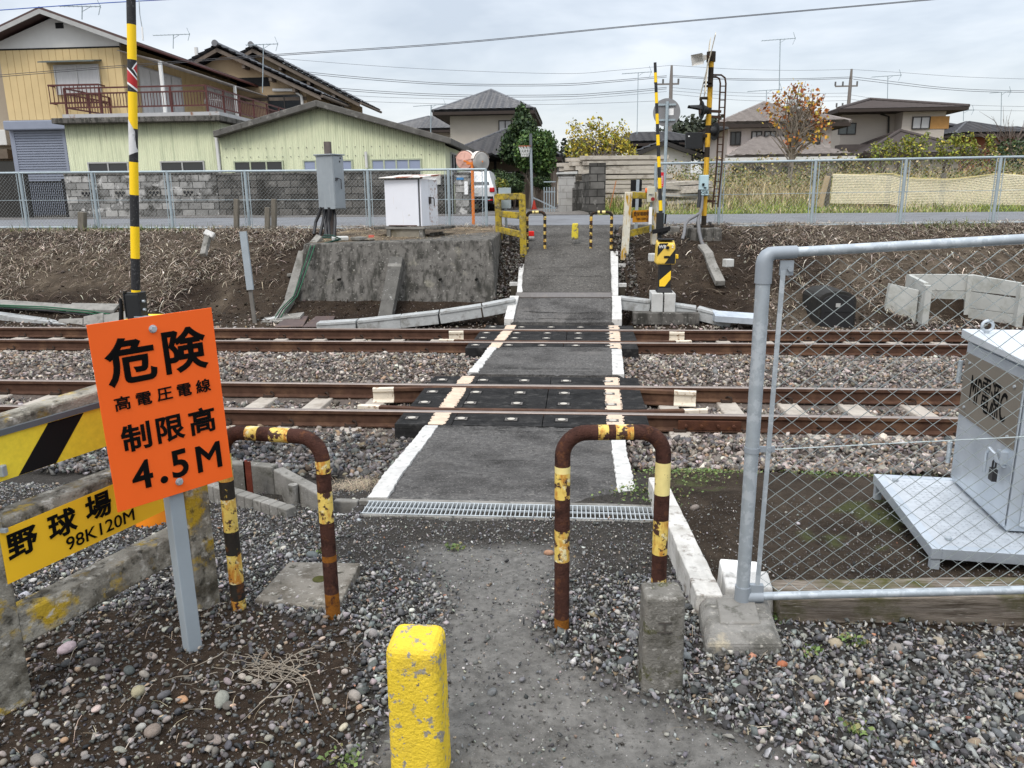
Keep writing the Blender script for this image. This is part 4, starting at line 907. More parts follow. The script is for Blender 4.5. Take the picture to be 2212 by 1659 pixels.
mb = MB(); mb.box(hb + Vector((-.02, -.01, -.03)), (.10, .11, .20)); mb.box(hb + Vector((-.075, -.045, 0)), (.008, .05, .19)); mb.box(hb + Vector((.035, -.045, 0)), (.008, .05, .17)); mb.box(hb + Vector((-.02, 0, .075)), (.105, .09, .012)); mb.build('boom_holder', mat('black_steel', (.018, .019, .02), .5, .15), root, bevel=.008)
for dz in (.02, -.04): MB().cyl(hb + Vector((.045, -.04, dz)), hb + Vector((.062, -.04, dz)), .010, 8).build('bolt', GALV, root)
MB().tube([PY(262, 700, Yb), PY(262, 660, Yb), PY(260, 645, Yb)], [.018, .014, .011], 10).build('stop_lever', BLACK, root, smooth=True)
MB().box(PY(318, 684, Yb - .05), (.17, .05, .008)).build('bracket', GALV, root)
cx = hb.x
mb = MB(); mb.bx(cx - .20, cx + .20, Yb - .02, Yb + .36, .18, .72); mb.build('drive_box', BOOMY, root, bevel=.04, seg=3)
MB().tube([(cx - .02, Yb - .06, .72), (cx - .02, Yb - .06, .45)], .05, 12).build('pivot_arm', BLACK, root)
MB().hexa([(cx - .12, Yb, -.42), (cx + .12, Yb, -.42), (cx + .12, Yb + .3, -.42), (cx - .12, Yb + .3, -.42), (cx - .10, Yb + .04, .18), (cx + .10, Yb + .04, .18), (cx + .10, Yb + .26, .18), (cx - .10, Yb + .26, .18)]).build('pedestal', BLACK, root, bevel=.01)
MB().tube([PY(297, -60, Yb), PY(302, 30, Yb), PY(307, 60, Yb)], .003, 6).build('stay_wire', GALV, root)
MB().cyl(PY(307, 58, Yb), PY(309, 87, Yb), .006, 8).build('wire_end', WHT, root)

# ================================================================== beyond the tracks
# ---- dead grass and straw on the far bank
def blades(name, P, L, W, ang, lift, cols, m, curl=.5, segs=3):
    """thin curved strands: P base points, L length, ang heading, lift elevation angle"""
    n = len(P); Vs = []; d = np.stack([np.cos(ang), np.sin(ang), np.zeros(n)], 1); sd_ = np.stack([-np.sin(ang), np.cos(ang), np.zeros(n)], 1)
    el = lift.copy(); p = P.copy(); cur = nr.normal(0, curl, n)
    for k in range(segs + 1):
        w = W * (1 - .75 * k / segs)
        Vs.append(p - sd_ * w[:, None] / 2); Vs.append(p + sd_ * w[:, None] / 2)
        step = L / segs
        p = p + (d * np.cos(el)[:, None] + np.array([0, 0, 1]) * np.sin(el)[:, None]) * step[:, None] + sd_ * (cur * step * .5)[:, None]
        el = el - curl * 1.2
    V = np.stack(Vs, 1); m_ = 2 * (segs + 1); b = (np.arange(n) * m_)[:, None, None]
    f = np.array([[2 * k, 2 * k + 1, 2 * k + 3, 2 * k + 2] for k in range(segs)])[None] + b
    return npmesh(name, V.reshape(-1, 3), f.reshape(-1, 4), m, np.repeat(cols, m_, 0))
STRAWM = mat('dry_straw', (.3, .25, .2), .9, .2, 5, attr=True, spec=.1)
n = 120000
y = nr.uniform(12.9, 17.4, n); x = nr.uniform(-15, 11.5, n)
bare = (x > -5.6) & (x < 3.2) & (y < 16.0)
bare |= (x > -7.4) & (x <= -5.6) & (y < 15.4) & (vnoise(x, y, .9, 71, 3) > .42)
bare |= (x >= 3.2) & (y < 14.2) & (vnoise(x, y, .9, 73, 3) > .4)
dens = np.clip((vnoise(x, y, 1.1, 75, 3) - .22) * 2.2, .1, 1)
keep = (nr.random(n) < np.where(bare, .05, dens)) & ~((x > -1.45) & (x < 1.0)) & ~((x > -5.0) & (x < -1.45) & (y < 15.9))
x, y = x[keep], y[keep]; n = len(x)
P = np.stack([x, y, H(x, y) + nr.uniform(.0, .05, n)], 1)
c = palette(n, [(.30, .24, .185), (.20, .155, .12), (.44, .37, .29), (.10, .075, .057), (.62, .55, .46)], [5, 5, 3.5, 4.5, 2.2], .25)
o = blades('dead_grass', P, nr.uniform(.10, .36, n), np.clip(nr.lognormal(math.log(.0085), .4, n), .004, .026), nr.uniform(0, 6.28, n), nr.uniform(-.35, .5, n), c, STRAWM, .25); tag(o, 'matted dead grass and straw on the far railway bank', 'dead grass', kind='stuff')
# clods and small stones on the bare earth
n = 15000
y = nr.uniform(12.6, 16.6, n); x = nr.uniform(-12, 9.5, n); keep = ~exclude_path(x, y, .05) & (((x > -7.5) & (x < 5)) | (nr.random(n) < .3)); x, y = x[keep], y[keep]; n = len(x)
s = np.clip(nr.lognormal(math.log(.018), .5, n), .008, .06)
o = scatter('bank_stones', np.stack([x, y, H(x, y) + s * .2], 1), s, palette(n, [(.04, .029, .021), (.075, .058, .045), (.15, .13, .11), (.30, .28, .25)], [8, 5, 2.5, .8]), ANG, STONEM); tag(o, 'clods and stones on the bare brown bank', 'stones', kind='stuff')
# big ballast beside the ramp
n = 1600
y = nr.uniform(13.2, 16.6, n); x = np.where(nr.random(n) < .5, nr.uniform(-1.45, -1.02, n), nr.uniform(.72, 1.1, n)); s = np.clip(nr.lognormal(math.log(.03), .3, n), .014, .06)
o = scatter('ramp_stones', np.stack([x, y, H(x, y) + .06 * nr.random(n) + .02], 1), s, palette(n, [(.07, .063, .055), (.12, .11, .10), (.2, .18, .16)], [4, 4, 2]), ANG, STONEM); tag(o, 'loose dark stones along both sides of the far ramp', 'stones', kind='stuff')

# ---- white ramp beams
for sgn, q, lbl in ((-1, ((1126, 630), (1131, 552)), 'white painted beam along the left side of the far ramp'), (1, ((1326, 638), (1327, 542)), 'white painted beam along the right side of the far ramp')):
    Y0_, Y1_ = 13.2, 15.35; a = PY(*q[0], Y0_); b = PY(*q[1], Y1_)
    root = thing('ramp_beam', lbl, 'beam', ((a.x + b.x) / 2, (a.y + b.y) / 2, a.z - .1), 'white beams beside the far ramp')
    d = b - a; mb = MB(); w = .075
    mb.hexa([a + Vector((-w, 0, -.16)), a + Vector((w, 0, -.16)), b + Vector((w, 0, -.16)), b + Vector((-w, 0, -.16)), a + Vector((-w, 0, 0)), a + Vector((w, 0, 0)), b + Vector((w, 0, 0)), b + Vector((-w, 0, 0))]); mb.build('beam_body', WHITEP, root, bevel=.01)
    for t_ in ((.28, .72)):
        p = a + d * t_; MB().bx(p.x + sgn * .075, p.x + sgn * .22, p.y - .05, p.y + .05, p.z - .09, p.z - .03).build('bracket', WHITEP, root)
        MB().bx(p.x + sgn * .09, p.x + sgn * .20, p.y - .045, p.y + .045, p.z - .35, p.z - .091).build('stake', mat('mossy_stake', (.06, .052, .04), .95, .3, 10), root)

# ---- concrete retaining wall of the equipment platform
wl_, wr_ = PY(655, 527, 13.75), PY(1062, 517, 13.75); wbl, wbr = PY(640, 662, 13.35), PY(1072, 632, 13.35)
mb = MB()
mb.hexa([wbl + Vector((0, 0, -.2)), wbr + Vector((0, 0, -.35)), (wbr.x + .05, 16.9, -.2), (wbl.x + .0, 16.9, -.2), wl_, wr_, (wr_.x - .0, 16.75, .955), (wl_.x - .1, 16.75, .955)])
root = thing('retaining_wall', 'dark stained concrete retaining wall below the white equipment cabinet', 'retaining wall', (-3.2, 13.5, -.2))
mb.build('wall_body', CONCD, root, bevel=.03)
for px, py in ((735, 603), (952, 603), (1030, 603)):
    p = PY(px, py, 13.5); MB().cyl(p + Vector((0, -.12, 0)), p + Vector((0, .0, 0)), .022, 10).build('weep_hole', mat('hole_dark', (.008, .008, .007), .9), root)
DIRTTOP = mat('platform_dirt', (.115, .09, .065), .95, .3, 5, .8, 40, [((.26, .20, .13), 2.2, .5, .66), ((.05, .04, .03), 4, .58, .72)])
xs0 = np.linspace(wl_.x + .05, wr_.x - .10, 50); ys0 = np.linspace(13.92, 16.9, 40); A_, B_ = np.meshgrid(xs0, ys0)
Zt = np.interp(B_, [13.75, 16.75], [wl_.z, .955]) + .004 + .03 * vnoise(A_, B_, 1.5, 88, 3) * np.clip((B_ - 13.92) * 3, 0, 1)
id_ = np.arange(A_.size).reshape(A_.shape); f = np.stack([id_[:-1, :-1], id_[:-1, 1:], id_[1:, 1:], id_[1:, :-1]], -1).reshape(-1, 4)
tag(npmesh('platform_ground', np.stack([A_.ravel(), B_.ravel(), Zt.ravel()], 1), f, DIRTTOP, smooth=True), kind='structure')
def ztop(y): return float(np.interp(y, [13.75, 16.75], [wl_.z, .955])) + .02
n = 1500
x = nr.uniform(wl_.x + .1, wr_.x - .1, n); y = nr.uniform(14.0, 16.9, n); k = (vnoise(x, y, 1.1, 5, 2) > .42) | (x > -2.3); x, y = x[k], y[k]; n = len(x)
o = blades('straw_litter', np.stack([x, y, np.interp(y, [13.75, 16.75], [wl_.z, .955]) + .03], 1), nr.uniform(.06, .2, n), nr.uniform(.005, .010, n), nr.uniform(0, 6.28, n), nr.uniform(-.1, .5, n), palette(n, [(.45, .36, .23), (.33, .26, .17), (.2, .15, .1)], [3, 3, 2]), STRAWM, .3); tag(o, 'pale straw litter on the cabinet platform', 'straw', kind='stuff')
# leaning concrete stay
a = PY(832, 695, 12.75); b = PY(858, 560, 13.62)
root = thing('leaning_stay', 'leaning speckled concrete prop against the retaining wall', 'concrete prop', tuple(a))
MB().bar(a - (b - a).normalized() * .12, b, .24, .17, up=(0, -.6, .8)).build('prop_body', mat('speckled_concrete', (.115, .11, .10), .95, .2, 6, .9, 90, [((.30, .295, .28), 14, .60, .66), ((.07, .065, .06), 9, .56, .7)]), root, bevel=.012)
bb = a.lerp(b, .86); MB().bar(bb - (b - a) * .03, bb + (b - a) * .02, .245, .175, up=(0, -.6, .8)).build('pale_band', CONC, root)

# ---- cable trough, left and right of the ramp
TROUGH = mat('pale_trough_concrete', (.38, .39, .385), .9, .15, 6, .45, 70, [((.20, .195, .18), 6, .50, .68), ((.48, .48, .47), 20, .6, .7)])
def trough(pxs, label, grp, names='cable_trough', w=.24, hgt=.16, lid=True):
    for i in range(len(pxs) - 1):
        (x0, y0, Y0), (x1, y1, Y1) = pxs[i], pxs[i + 1]; a = PY(x0, y0, Y0); b = PY(x1, y1, Y1); g_ = (b - a).normalized() * .008
        root = thing(names, label[i] if isinstance(label, (list, tuple)) else label, 'cable trough', tuple((a + b) / 2 + Vector((0, .1, -hgt))), grp)
        n_ = Vector((-(b - a).normalized().y, (b - a).normalized().x, 0))
        MB().bar(a + g_ - Vector((0, 0, .045 + hgt / 2)) + n_ * w / 2, b - g_ - Vector((0, 0, .045 + hgt / 2)) + n_ * w / 2, w, hgt).build('trough_body', TROUGH, root, bevel=.006)
        if lid: MB().bar(a + g_ - Vector((0, 0, .022)) + n_ * w / 2, b - g_ - Vector((0, 0, .022)) + n_ * w / 2, w + .03, .044).build('lid', TROUGH, root, bevel=.006)
trough([(1112, 641, 12.85), (1040, 655, 12.75), (950, 669, 12.65), (868, 678, 12.6), (775, 688, 12.5), (690, 693, 12.45)],
       ['pale cable trough piece rising up to the ramp on the left', 'second pale cable trough piece left of the ramp', 'pale cable trough piece right of the leaning prop', 'pale cable trough piece behind the leaning prop', 'lowest pale cable trough piece beside the brown plates'], 'cable troughs left of the ramp')
trough([(1338, 642, 12.9), (1405, 650, 12.85), (1505, 664, 12.75), (1580, 684, 12.6)],
       ['pale cable trough piece next to the right end of the steel plate', 'pale cable trough piece behind the striped motor box', 'pale cable trough piece sloping down right of the striped motor box'], 'cable troughs right of the ramp')
a = PY(1545, 682, 12.45); b = PY(1660, 690, 12.4); o = MB().hexa([a + Vector((0, 0, -.1)), b + Vector((0, 0, -.1)), b + Vector((0, .28, -.1)), a + Vector((0, .28, -.1)), a, b, b + Vector((0, .28, .05)), a + Vector((0, .28, .05))]).build('ribbed_lid', ZINC, bevel=.004); tag(o, 'zinc ribbed trough lid at the right end of the cable trough', 'lid')
# left: old trough with green cables
trough([(-60, 667, 12.75), (110, 690, 12.55), (245, 712, 12.4)], ['pale open cable trough at the left edge', 'pale open cable trough before the tilted slabs'], 'cable troughs at the left edge', lid=False)
LSL = mat('grey_slab', (.24, .23, .21), .95, .2, 6, .6, 80, [((.13, .125, .11), 6, .5, .7)])
def slabpx(label, q, Y, th=.05, m=LSL, name='slab', cat='slab', dy=.28, up=.05, grp=None):
    a = PY(*q[0], Y); b = PY(*q[1], Y); o = MB().hexa([a + Vector((0, 0, -th)), b + Vector((0, 0, -th)), b + Vector((0, dy, up - th)), a + Vector((0, dy, up - th)), a, b, b + Vector((0, dy, up)), a + Vector((0, dy, up))]).build(name, m, bevel=.006); return tag(o, label, cat, grp)
slabpx('long brown grey slab lying on the open trough at the far left', ((-40, 656), (142, 668)), 12.95, .04)
slabpx('short slab over the green cables at left', ((142, 668), (245, 670)), 12.9, .05, dy=.2, up=.09)
for q, l in ((((126, 690), (178, 688)), 'small tilted slab at the left end of the row before the bank'), (((180, 684), (222, 676)), 'middle tilted slab in the row left of the boom'), (((224, 680), (272, 672)), 'right tilted slab in the row left of the boom')):
    a, b = q; A = PY(a[0], a[1] + 26, 12.45); Bq = PY(b[0], b[1] + 24, 12.45); o = MB().hexa([A, Bq, Bq + Vector((0, .06, 0)), A + Vector((0, .06, 0)), PY(a[0], a[1], 12.62), PY(b[0], b[1], 12.62), PY(b[0], b[1], 12.62) + Vector((0, .06, 0)), PY(a[0], a[1], 12.62) + Vector((0, .06, 0))]).build('tilted_slab', LSL, bevel=.006); tag(o, l, 'slab', 'tilted slabs at left')
slabpx('flat pale slab with iron loops beside the leaning grey post', ((500, 700), (598, 686)), 12.75, .07, m=CONCL, dy=.35, up=.02)
slabpx('small grey slab behind the flat pale slab', ((452, 690), (505, 686)), 12.9, .05)
slabpx('pale block lying right of the leaning grey post', ((560, 696), (622, 692)), 12.65, .06, m=CONC, dy=.25)
slabpx('small slab under the end of the green cables', ((596, 690), (648, 684)), 12.7, .05, m=CONC, dy=.22)
BPL = mat('brown_steel_plate', (.085, .06, .055), .6, .25, 5, .3, 30, [((.14, .09, .065), 4, .55, .7)])
for q, l in ((((592, 706), (648, 682)), 'left brown steel plate lying by the far track'), (((652, 706), (706, 682)), 'right brown steel plate lying by the far track')):
    (x0, y0), (x1, y1) = q; a = PY(x0, y0, 12.35); b = PY(x0 + 62, y0 - 1, 12.35); c = PY(x1 + 18, y1, 12.85); d = PY(x0 + 30, y1 + 1, 12.85); vz = Vector((0, 0, -.012))
    o = MB().hexa([a + vz, b + vz, c + vz, d + vz, a, b, c, d]).build('steel_plate', BPL, bevel=.002); tag(o, l, 'steel plate', 'brown steel plates')
GRC = mat('green_cable', (.012, .085, .04), .5, .15); BKC = mat('black_cable', (.014, .014, .016), .5, .2)
def cablepx(pts, r, label, m, name='cable'):
    o = MB().tube([PY(a, b, Y) for a, b, Y in pts], r, 8).build(name, m, smooth=True); return tag(o, label, 'cable')
for k in range(3):
    cablepx([(672 + 4 * k, 530, 13.75), (655 + 4 * k, 580, 13.35), (645 + 4 * k, 610, 13.2), (634 + 4 * k, 640, 13.0), (606 + 5 * k, 668, 12.85), (592 + 6 * k, 690, 12.75)], .010, 'cable running down the bank in a loop left of the retaining wall, %s of three' % ('leftmost', 'middle', 'rightmost')[k], BKC if k == 1 else GRC)
for k in range(3): cablepx([(-20, 658 + 3 * k, 12.75), (100, 663 + 4 * k, 12.72), (190, 671 + 5 * k, 12.68), (262, 683 + 4 * k, 12.6), (300, 690 + 3 * k, 12.55)], .012, 'cable lying in the open trough at left, %s of three' % ('rear', 'middle', 'front')[k], BKC if k == 2 else GRC)
for (q0, q1, l, w) in (((692, 512), (660, 548), 'upper pale concrete trough length beside the grey junction cabinet', .2), ((655, 545), (625, 650), 'lower concrete trough length beside the retaining wall', .22), ((628, 648), (600, 690), 'foot of the concrete trough beside the green cables', .2)):
    a = PY(*q0, np.interp(q0[1], [512, 690], [14.1, 12.95])); b = PY(*q1, np.interp(q1[1], [512, 690], [14.1, 12.95])); o = MB().bar(a, b, w * .7, .10, up=(0, -.5, .8)).build('sloping_trough', CONC, bevel=.008); tag(o, l, 'cable trough', 'sloping troughs beside the retaining wall')
# leaning grey post and stakes
a = PY(551, 698, 12.6); m_ = PY(540, 620, 12.6); b = PY(525, 500, 12.6)
root = thing('leaning_post', 'thin grey steel post leaning before the bank left of the retaining wall', 'post', tuple(a))
MB().bar(a - Vector((0, 0, .1)), m_, .06, .035, up=(0, 1, 0)).build('lower_post', mat('brown_grey_steel', (.15, .14, .125), .6, .15), root); MB().bar(PY(541, 626, 12.57), b, .115, .04, up=(0, 1, 0)).build('upper_channel', STEEL, root)
STK = mat('old_stake', (.16, .145, .12), .95, .25, 8, .6, 60, stretch=(6, 6, .7))
for (px, yt, yb, w, Y, l) in ((178, 458, 494, .14, 16.75, 'old concrete stake at the fence foot left of the boom'), (511, 430, 502, .10, 16.7, 'tall old stake before the block wall'), (578, 448, 507, .10, 16.5, 'short old stake left of the grey junction cabinet'), (592, 430, 505, .10, 16.8, 'taller old stake right behind the short stake')):
    a = PY(px, yb + 8, Y); b = PY(px, yt, Y); o = MB().bar(a, b, w, w, up=(0, 1, 0)).build('stake', STK, bevel=.01); tag(o, l, 'stake', 'old stakes at the fence')
a = PY(441, 545, 14.6); b = PY(449, 512, 14.9); root = thing('white_topped_stake', 'short stake with a white painted head leaning on the bank', 'stake', tuple(a)); MB().bar(a - (b - a) * .2, b, .11, .10, up=(0, 1, 0)).build('stake_body', CONC, root, bevel=.01); MB().bar(b, b + (b - a) * .25 + Vector((.05, 0, .02)), .20, .12, up=(0, 1, 0)).build('white_head', WHITEP, root, bevel=.02)

# ---- far fence (two lengths)
def farfence(label, x0, x1, Y, zb, zt_, posts, root_name='chain_link_fence', endpost=None):
    root = thing(root_name, label, 'fence', ((x0 + x1) / 2, Y, float(zb((x0 + x1) / 2)) - .05), 'chain link fences along the far road')
    zbf = lambda x: zb(x); ztf = lambda x: zt_(x)
    for x in posts: MB().tube([(x, Y, zbf(x) - .15), (x, Y, ztf(x) + .01)], .032, 10).build('post', GALVD, root, smooth=True)
    for nm, zf, r in (('top_rail', ztf, .024), ('bottom_rail', zbf, .024)):
        xs = np.linspace(x0, x1, 12); MB().tube([(x, Y, zf(x)) for x in xs], r, 8).build(nm, GALVD, root, smooth=True)
    for x in posts:
        for dx_ in (-.075, .075):
            if x0 < x + dx_ < x1: MB().bx(x + dx_ - .008, x + dx_ + .008, Y - .012, Y - .004, zbf(x), ztf(x)).build('tension_bar', GALVD, root)
        zc_ = (zbf(x) + ztf(x)) / 2; MB().bx(x - .09, x + .09, Y - .014, Y + .014, zc_ - .012, zc_ + .012).build('clamp', GALVD, root)
    chainlink('wire_mesh', lambda u, z, o: Vector((x0 + u, Y - o, z)), x1 - x0, lambda u: zbf(x0 + u) + .02, lambda u: ztf(x0 + u) - .01, .041, .082, .0026, root, mat('far_zinc_wire', (.36, .38, .38), .5, .1, 20, metal=.2))
    MB().tube([(x, Y - .01, (zbf(x) + ztf(x)) / 2) for x in np.linspace(x0, x1, 10)], .005, 5).build('tension_wire', GALVD, root)
FY = 17.0
zbl = lambda x: np.interp(x, [-12.5, -2], [1.03, .925]); ztl = lambda x: np.interp(x, [-12.5, -2], [2.235, 2.18])
lp = [PY(px, py, FY).x for px, py in ((50, 430), (205, 430), (367, 432), (534, 432), (797, 435), (970, 435), (1050, 435))]; lp = [lp[0] - 1.9] + lp
farfence('long far chain link fence to the left of the ramp', lp[0] - 1.2, lp[-1], FY, zbl, ztl, [lp[0], *lp[1:]])
zbr_ = lambda x: np.interp(x, [2, 9], [.945, .985]); ztr = lambda x: np.interp(x, [2, 9], [2.25, 2.29])
rp_ = [PY(px, 420, FY).x for px in (1415, 1555, 1757, 1950, 2152)]; rp_.append(rp_[-1] + 1.15)
farfence('far chain link fence to the right of the ramp before the field', rp_[0], rp_[-1] + 1.5, FY, zbr_, ztr, rp_)
p = PY(1060, 505, 16.9); o = MB().bx(p.x - .16, p.x + .16, 16.8, 17.1, .80, p.z + .02).build('fence_footing', FOOTM, bevel=.02); tag(o, 'small concrete footing at the end of the left far fence', 'footing')
p = PY(1215 + 190, 500, 16.8)

# ---- grey junction cabinet on a post
Yc = 14.6
def cabinet_px(q, Y, depth): pass
root = thing('junction_cabinet', 'tall grey junction cabinet on a post with black hoses', 'cabinet', (PY(705, 515, Yc).x, Yc, ztop(Yc) - .03))
bl, br, tl, tr_ = PY(688, 452, Yc), PY(716, 452, Yc), PY(680, 336, Yc), PY(708, 335, Yc)
cxm = (bl.x + tl.x) / 2 + .02; zc0, zc1 = bl.z, tl.z; wf = .28
rot = Matrix.Rotation(R(-24), 3, 'Z'); cc = Vector((cxm + .20, Yc + .16, (zc0 + zc1) / 2))
GREYC = mat('grey_cabinet_paint', (.26, .29, .31), .55, .10, 3, .05, 30, [((.36, .38, .40), 4, .55, .72, (3, 3, .5))])
MB().box(cc, (.40, .30, zc1 - zc0), rot).build('cabinet_body', GREYC, root, bevel=.004)
MB().box(cc + Vector((0, 0, (zc1 - zc0) / 2 + .015)), (.46, .36, .022), rot).build('cap', GREYC, root, bevel=.003)
dc = cc + rot @ Vector((.206, 0, 0)); MB().box(dc, (.014, .285, zc1 - zc0 - .03), rot).build('door', GREYC, root, bevel=.003)
mb = MB(); mb.box(dc + rot @ Vector((.02, -.09, .06)), (.03, .04, .05), rot); mb.tube([dc + rot @ Vector((.03, -.09, .08)), dc + rot @ Vector((.05, -.02, .06)), dc + rot @ Vector((.05, .0, .05)), dc + rot @ Vector((.05, .0, -.12))], .009, 6); mb.build('handle', mat('dark_handle', (.05, .05, .055), .5), root, smooth=True)
for k in range(3): MB().box(dc + rot @ Vector((.009, .04 + .02 * (k % 2), .50 - .06 * k)), (.004, .025, .03), rot).build('mark', BLACK, root)
tp = PY(707, 306, Yc + .38); MB().bx(tp.x - .06, tp.x + .06, tp.y - .05, tp.y + .05, ztop(tp.y) - .2, tp.z).build('wooden_post', mat('brown_grey_post', (.13, .11, .10), .95, .25, 8, .5, 60, stretch=(5, 5, .6)), root, bevel=.008)
HOSE = mat('black_hose', (.018, .018, .02), .45, .2, 30, .4, 200)
for k, (x0, x1, y1) in enumerate(((694, 678, 506), (700, 690, 512), (705, 706, 512), (711, 700, 516), (716, 712, 516), (720, 722, 514))):
    a = PY(x0, 448, Yc + .08 * (k % 3)); b = PY((x0 + x1) / 2 + (-4, 3)[k % 2], 480, Yc + .02); c = PY(x1, y1, Yc - .1)
    MB().tube([a, a.lerp(b, .5) + Vector((.01, 0, 0)), b, b.lerp(c, .6), c], .030, 10).build('hose', HOSE, root, smooth=True)
for k in range(2): cablepx([(700 - 6 * k, 508 + 4 * k, 14.3), (720, 509 + 5 * k, 14.1), (736 - 5 * k, 516 + 3 * k, 13.95), (700 - 8 * k, 526 + k, 13.9)], .014, ['dark green cable looping at the foot of the hoses, upper one', 'dark green cable looping at the foot of the hoses, lower one'][k], mat('dark_green_cable', (.012, .05, .035), .5))
for q, sz, m_, l in (((735, 521), (.30, .16, .07), CONCL, 'white broken concrete lump on the platform'), ((775, 516), (.26, .20, .06), CONC, 'grey slab piece on the platform beside the white lump'), ((790, 527), (.34, .12, .03), STK, 'flat board on the platform before the cabinet'), ((640, 520), (.42, .12, .06), CONC, 'pale slab sticking out of the bank left of the platform')):
    p = PY(*q, 14.15); p.z = (ztop(14.15) if q[0] > 650 else h(p.x, p.y)) + sz[2] / 2
    bmx = MB(); bmx.box(p, sz, Matrix.Rotation(R(rnd.uniform(-40, 40)), 3, 'Z') @ Matrix.Rotation(R(rnd.uniform(-6, 6)), 3, 'X')); o = bmx.build('rubble_slab', m_, bevel=.015); tag(o, l, 'slab')
p = PY(803, 519, 14.6); o = MB().box((p.x, p.y, ztop(14.6) + .025), (.10, .06, .05)).build('red_carton', mat('red_carton', (.55, .12, .09), .6)); tag(o, 'tiny red carton on the platform before the cabinets', 'carton')

# ---- white rusting equipment cabinet
Yw = 14.75
WCAB = mat('white_cabinet_paint', (.72, .735, .78), .5, .04, 3, .05, 30, [((.40, .36, .32), 7, .66, .74), ((.62, .55, .47), 3, .64, .74, (8, 8, .5))])
WRUST = mat('rust_edged_white', (.70, .71, .74), .55, .05, 3, .1, 40, [((.28, .11, .04), 10, .54, .66), ((.10, .04, .025), 14, .60, .68)])
a = PY(835, 490, Yw); b = PY(907, 488, Yw); tz_ = PY(830, 388, Yw).z
Wd = b.x - a.x; bz_ = a.z; root = thing('equipment_cabinet', 'square white rusting equipment cabinet on a concrete plinth', 'cabinet', (a.x + Wd / 2, Yw + .4, ztop(Yw)))
rot = Matrix.Rotation(R(-13), 3, 'Z'); fl_ = Vector((a.x, Yw, 0))
def CB(u, v, z): return fl_ + rot @ Vector((u, v, 0)) + Vector((0, 0, z))
Dp = .80
def cbox(u0, u1, v0, v1, z0, z1, mbx=None): 
    mbx = mbx or MB(); return mbx.hexa([CB(u0, v0, z0), CB(u1, v0, z0), CB(u1, v1, z0), CB(u0, v1, z0), CB(u0, v0, z1), CB(u1, v0, z1), CB(u1, v1, z1), CB(u0, v1, z1)])
Wd = .70
cbox(0, Wd, .02, Dp, bz_ + .02, tz_).build('cabinet_body', mat('shadow_grey_body', (.10, .10, .105), .6, .2), root)  # dark grey body colour stands in for shade behind the white panels
cbox(-.005, Wd - .02, -.004, .018, bz_ + .015, tz_ - .01).build('front_panel', WCAB, root, bevel=.005)
cbox(.05, Wd - .06, -.0055, -.0045, bz_ + .016, bz_ + .032).build('rusty_edge', RUST, root)
for v0, v1 in ((.03, Dp / 2 - .005), (Dp / 2 + .005, Dp + .01)): cbox(Wd + .001, Wd + .03, v0, v1, bz_ + .01, tz_ + .0).build('side_door', WRUST if v0 > .2 else WCAB, root, bevel=.004)
mb = MB(); cbox(Wd + .03, Wd + .06, Dp / 2 - .03, Dp / 2 + .03, bz_ + .42, bz_ + .55, mb); mb.tube([CB(Wd + .06, Dp / 2 + .02, bz_ + .53), CB(Wd + .075, Dp / 2 + .10, bz_ + .53), CB(Wd + .075, Dp / 2 + .13, bz_ + .51), CB(Wd + .075, Dp / 2 + .13, bz_ + .38)], .011, 6); mb.build('handle', mat('dark_rusty_handle', (.04, .03, .028), .6), root, smooth=True)
mb = MB(); mb.hexa([CB(-.07, -.10, tz_ + .02), CB(Wd + .09, -.08, tz_ + .02), CB(Wd + .09, Dp + .07, tz_ + .07), CB(-.07, Dp + .07, tz_ + .07), CB(-.07, -.10, tz_ + .035), CB(Wd + .09, -.08, tz_ + .035), CB(Wd + .09, Dp + .07, tz_ + .11), CB(-.07, Dp + .07, tz_ + .11)]); mb.build('roof', mat('rusty_white_roof', (.72, .70, .66), .6, .1, 4, .2, 40, [((.22, .06, .025), 3.2, .50, .58), ((.45, .22, .10), 5, .56, .68)]), root, bevel=.004)
zb0 = ztop(Yw) - .1
PLN = mat('plinth_concrete', (.24, .22, .18), .95, .15, 6, .4, 70, [((.10, .085, .05), 3, .46, .64)])
cbox(.06, Wd - .02, .03, .10, zb0, bz_ - .05).build('plinth_panel', PLN, root)
for u in (.0, Wd - .02): cbox(u - .01, u + .075, .0, .10, zb0, bz_ - .045).build('plinth_leg', CONC, root, bevel=.006)
for v in (.30, .50, .72): cbox(Wd + .06, Wd + .13, v, v + .10, zb0, bz_ - .12).build('plinth_leg', CONC, root, bevel=.006)
cbox(-.02, Wd + .08, -.01, .12, bz_ - .045, bz_ - .002).build('plinth_beam', CONC, root, bevel=.006)
for u0, u1 in ((-.30, -.0), (Wd + .03, Wd + .36)): cbox(u0, u1, .05, Dp + .1, bz_ - .05, bz_ + .0).build('side_shelf', CONCD, root, bevel=.01)

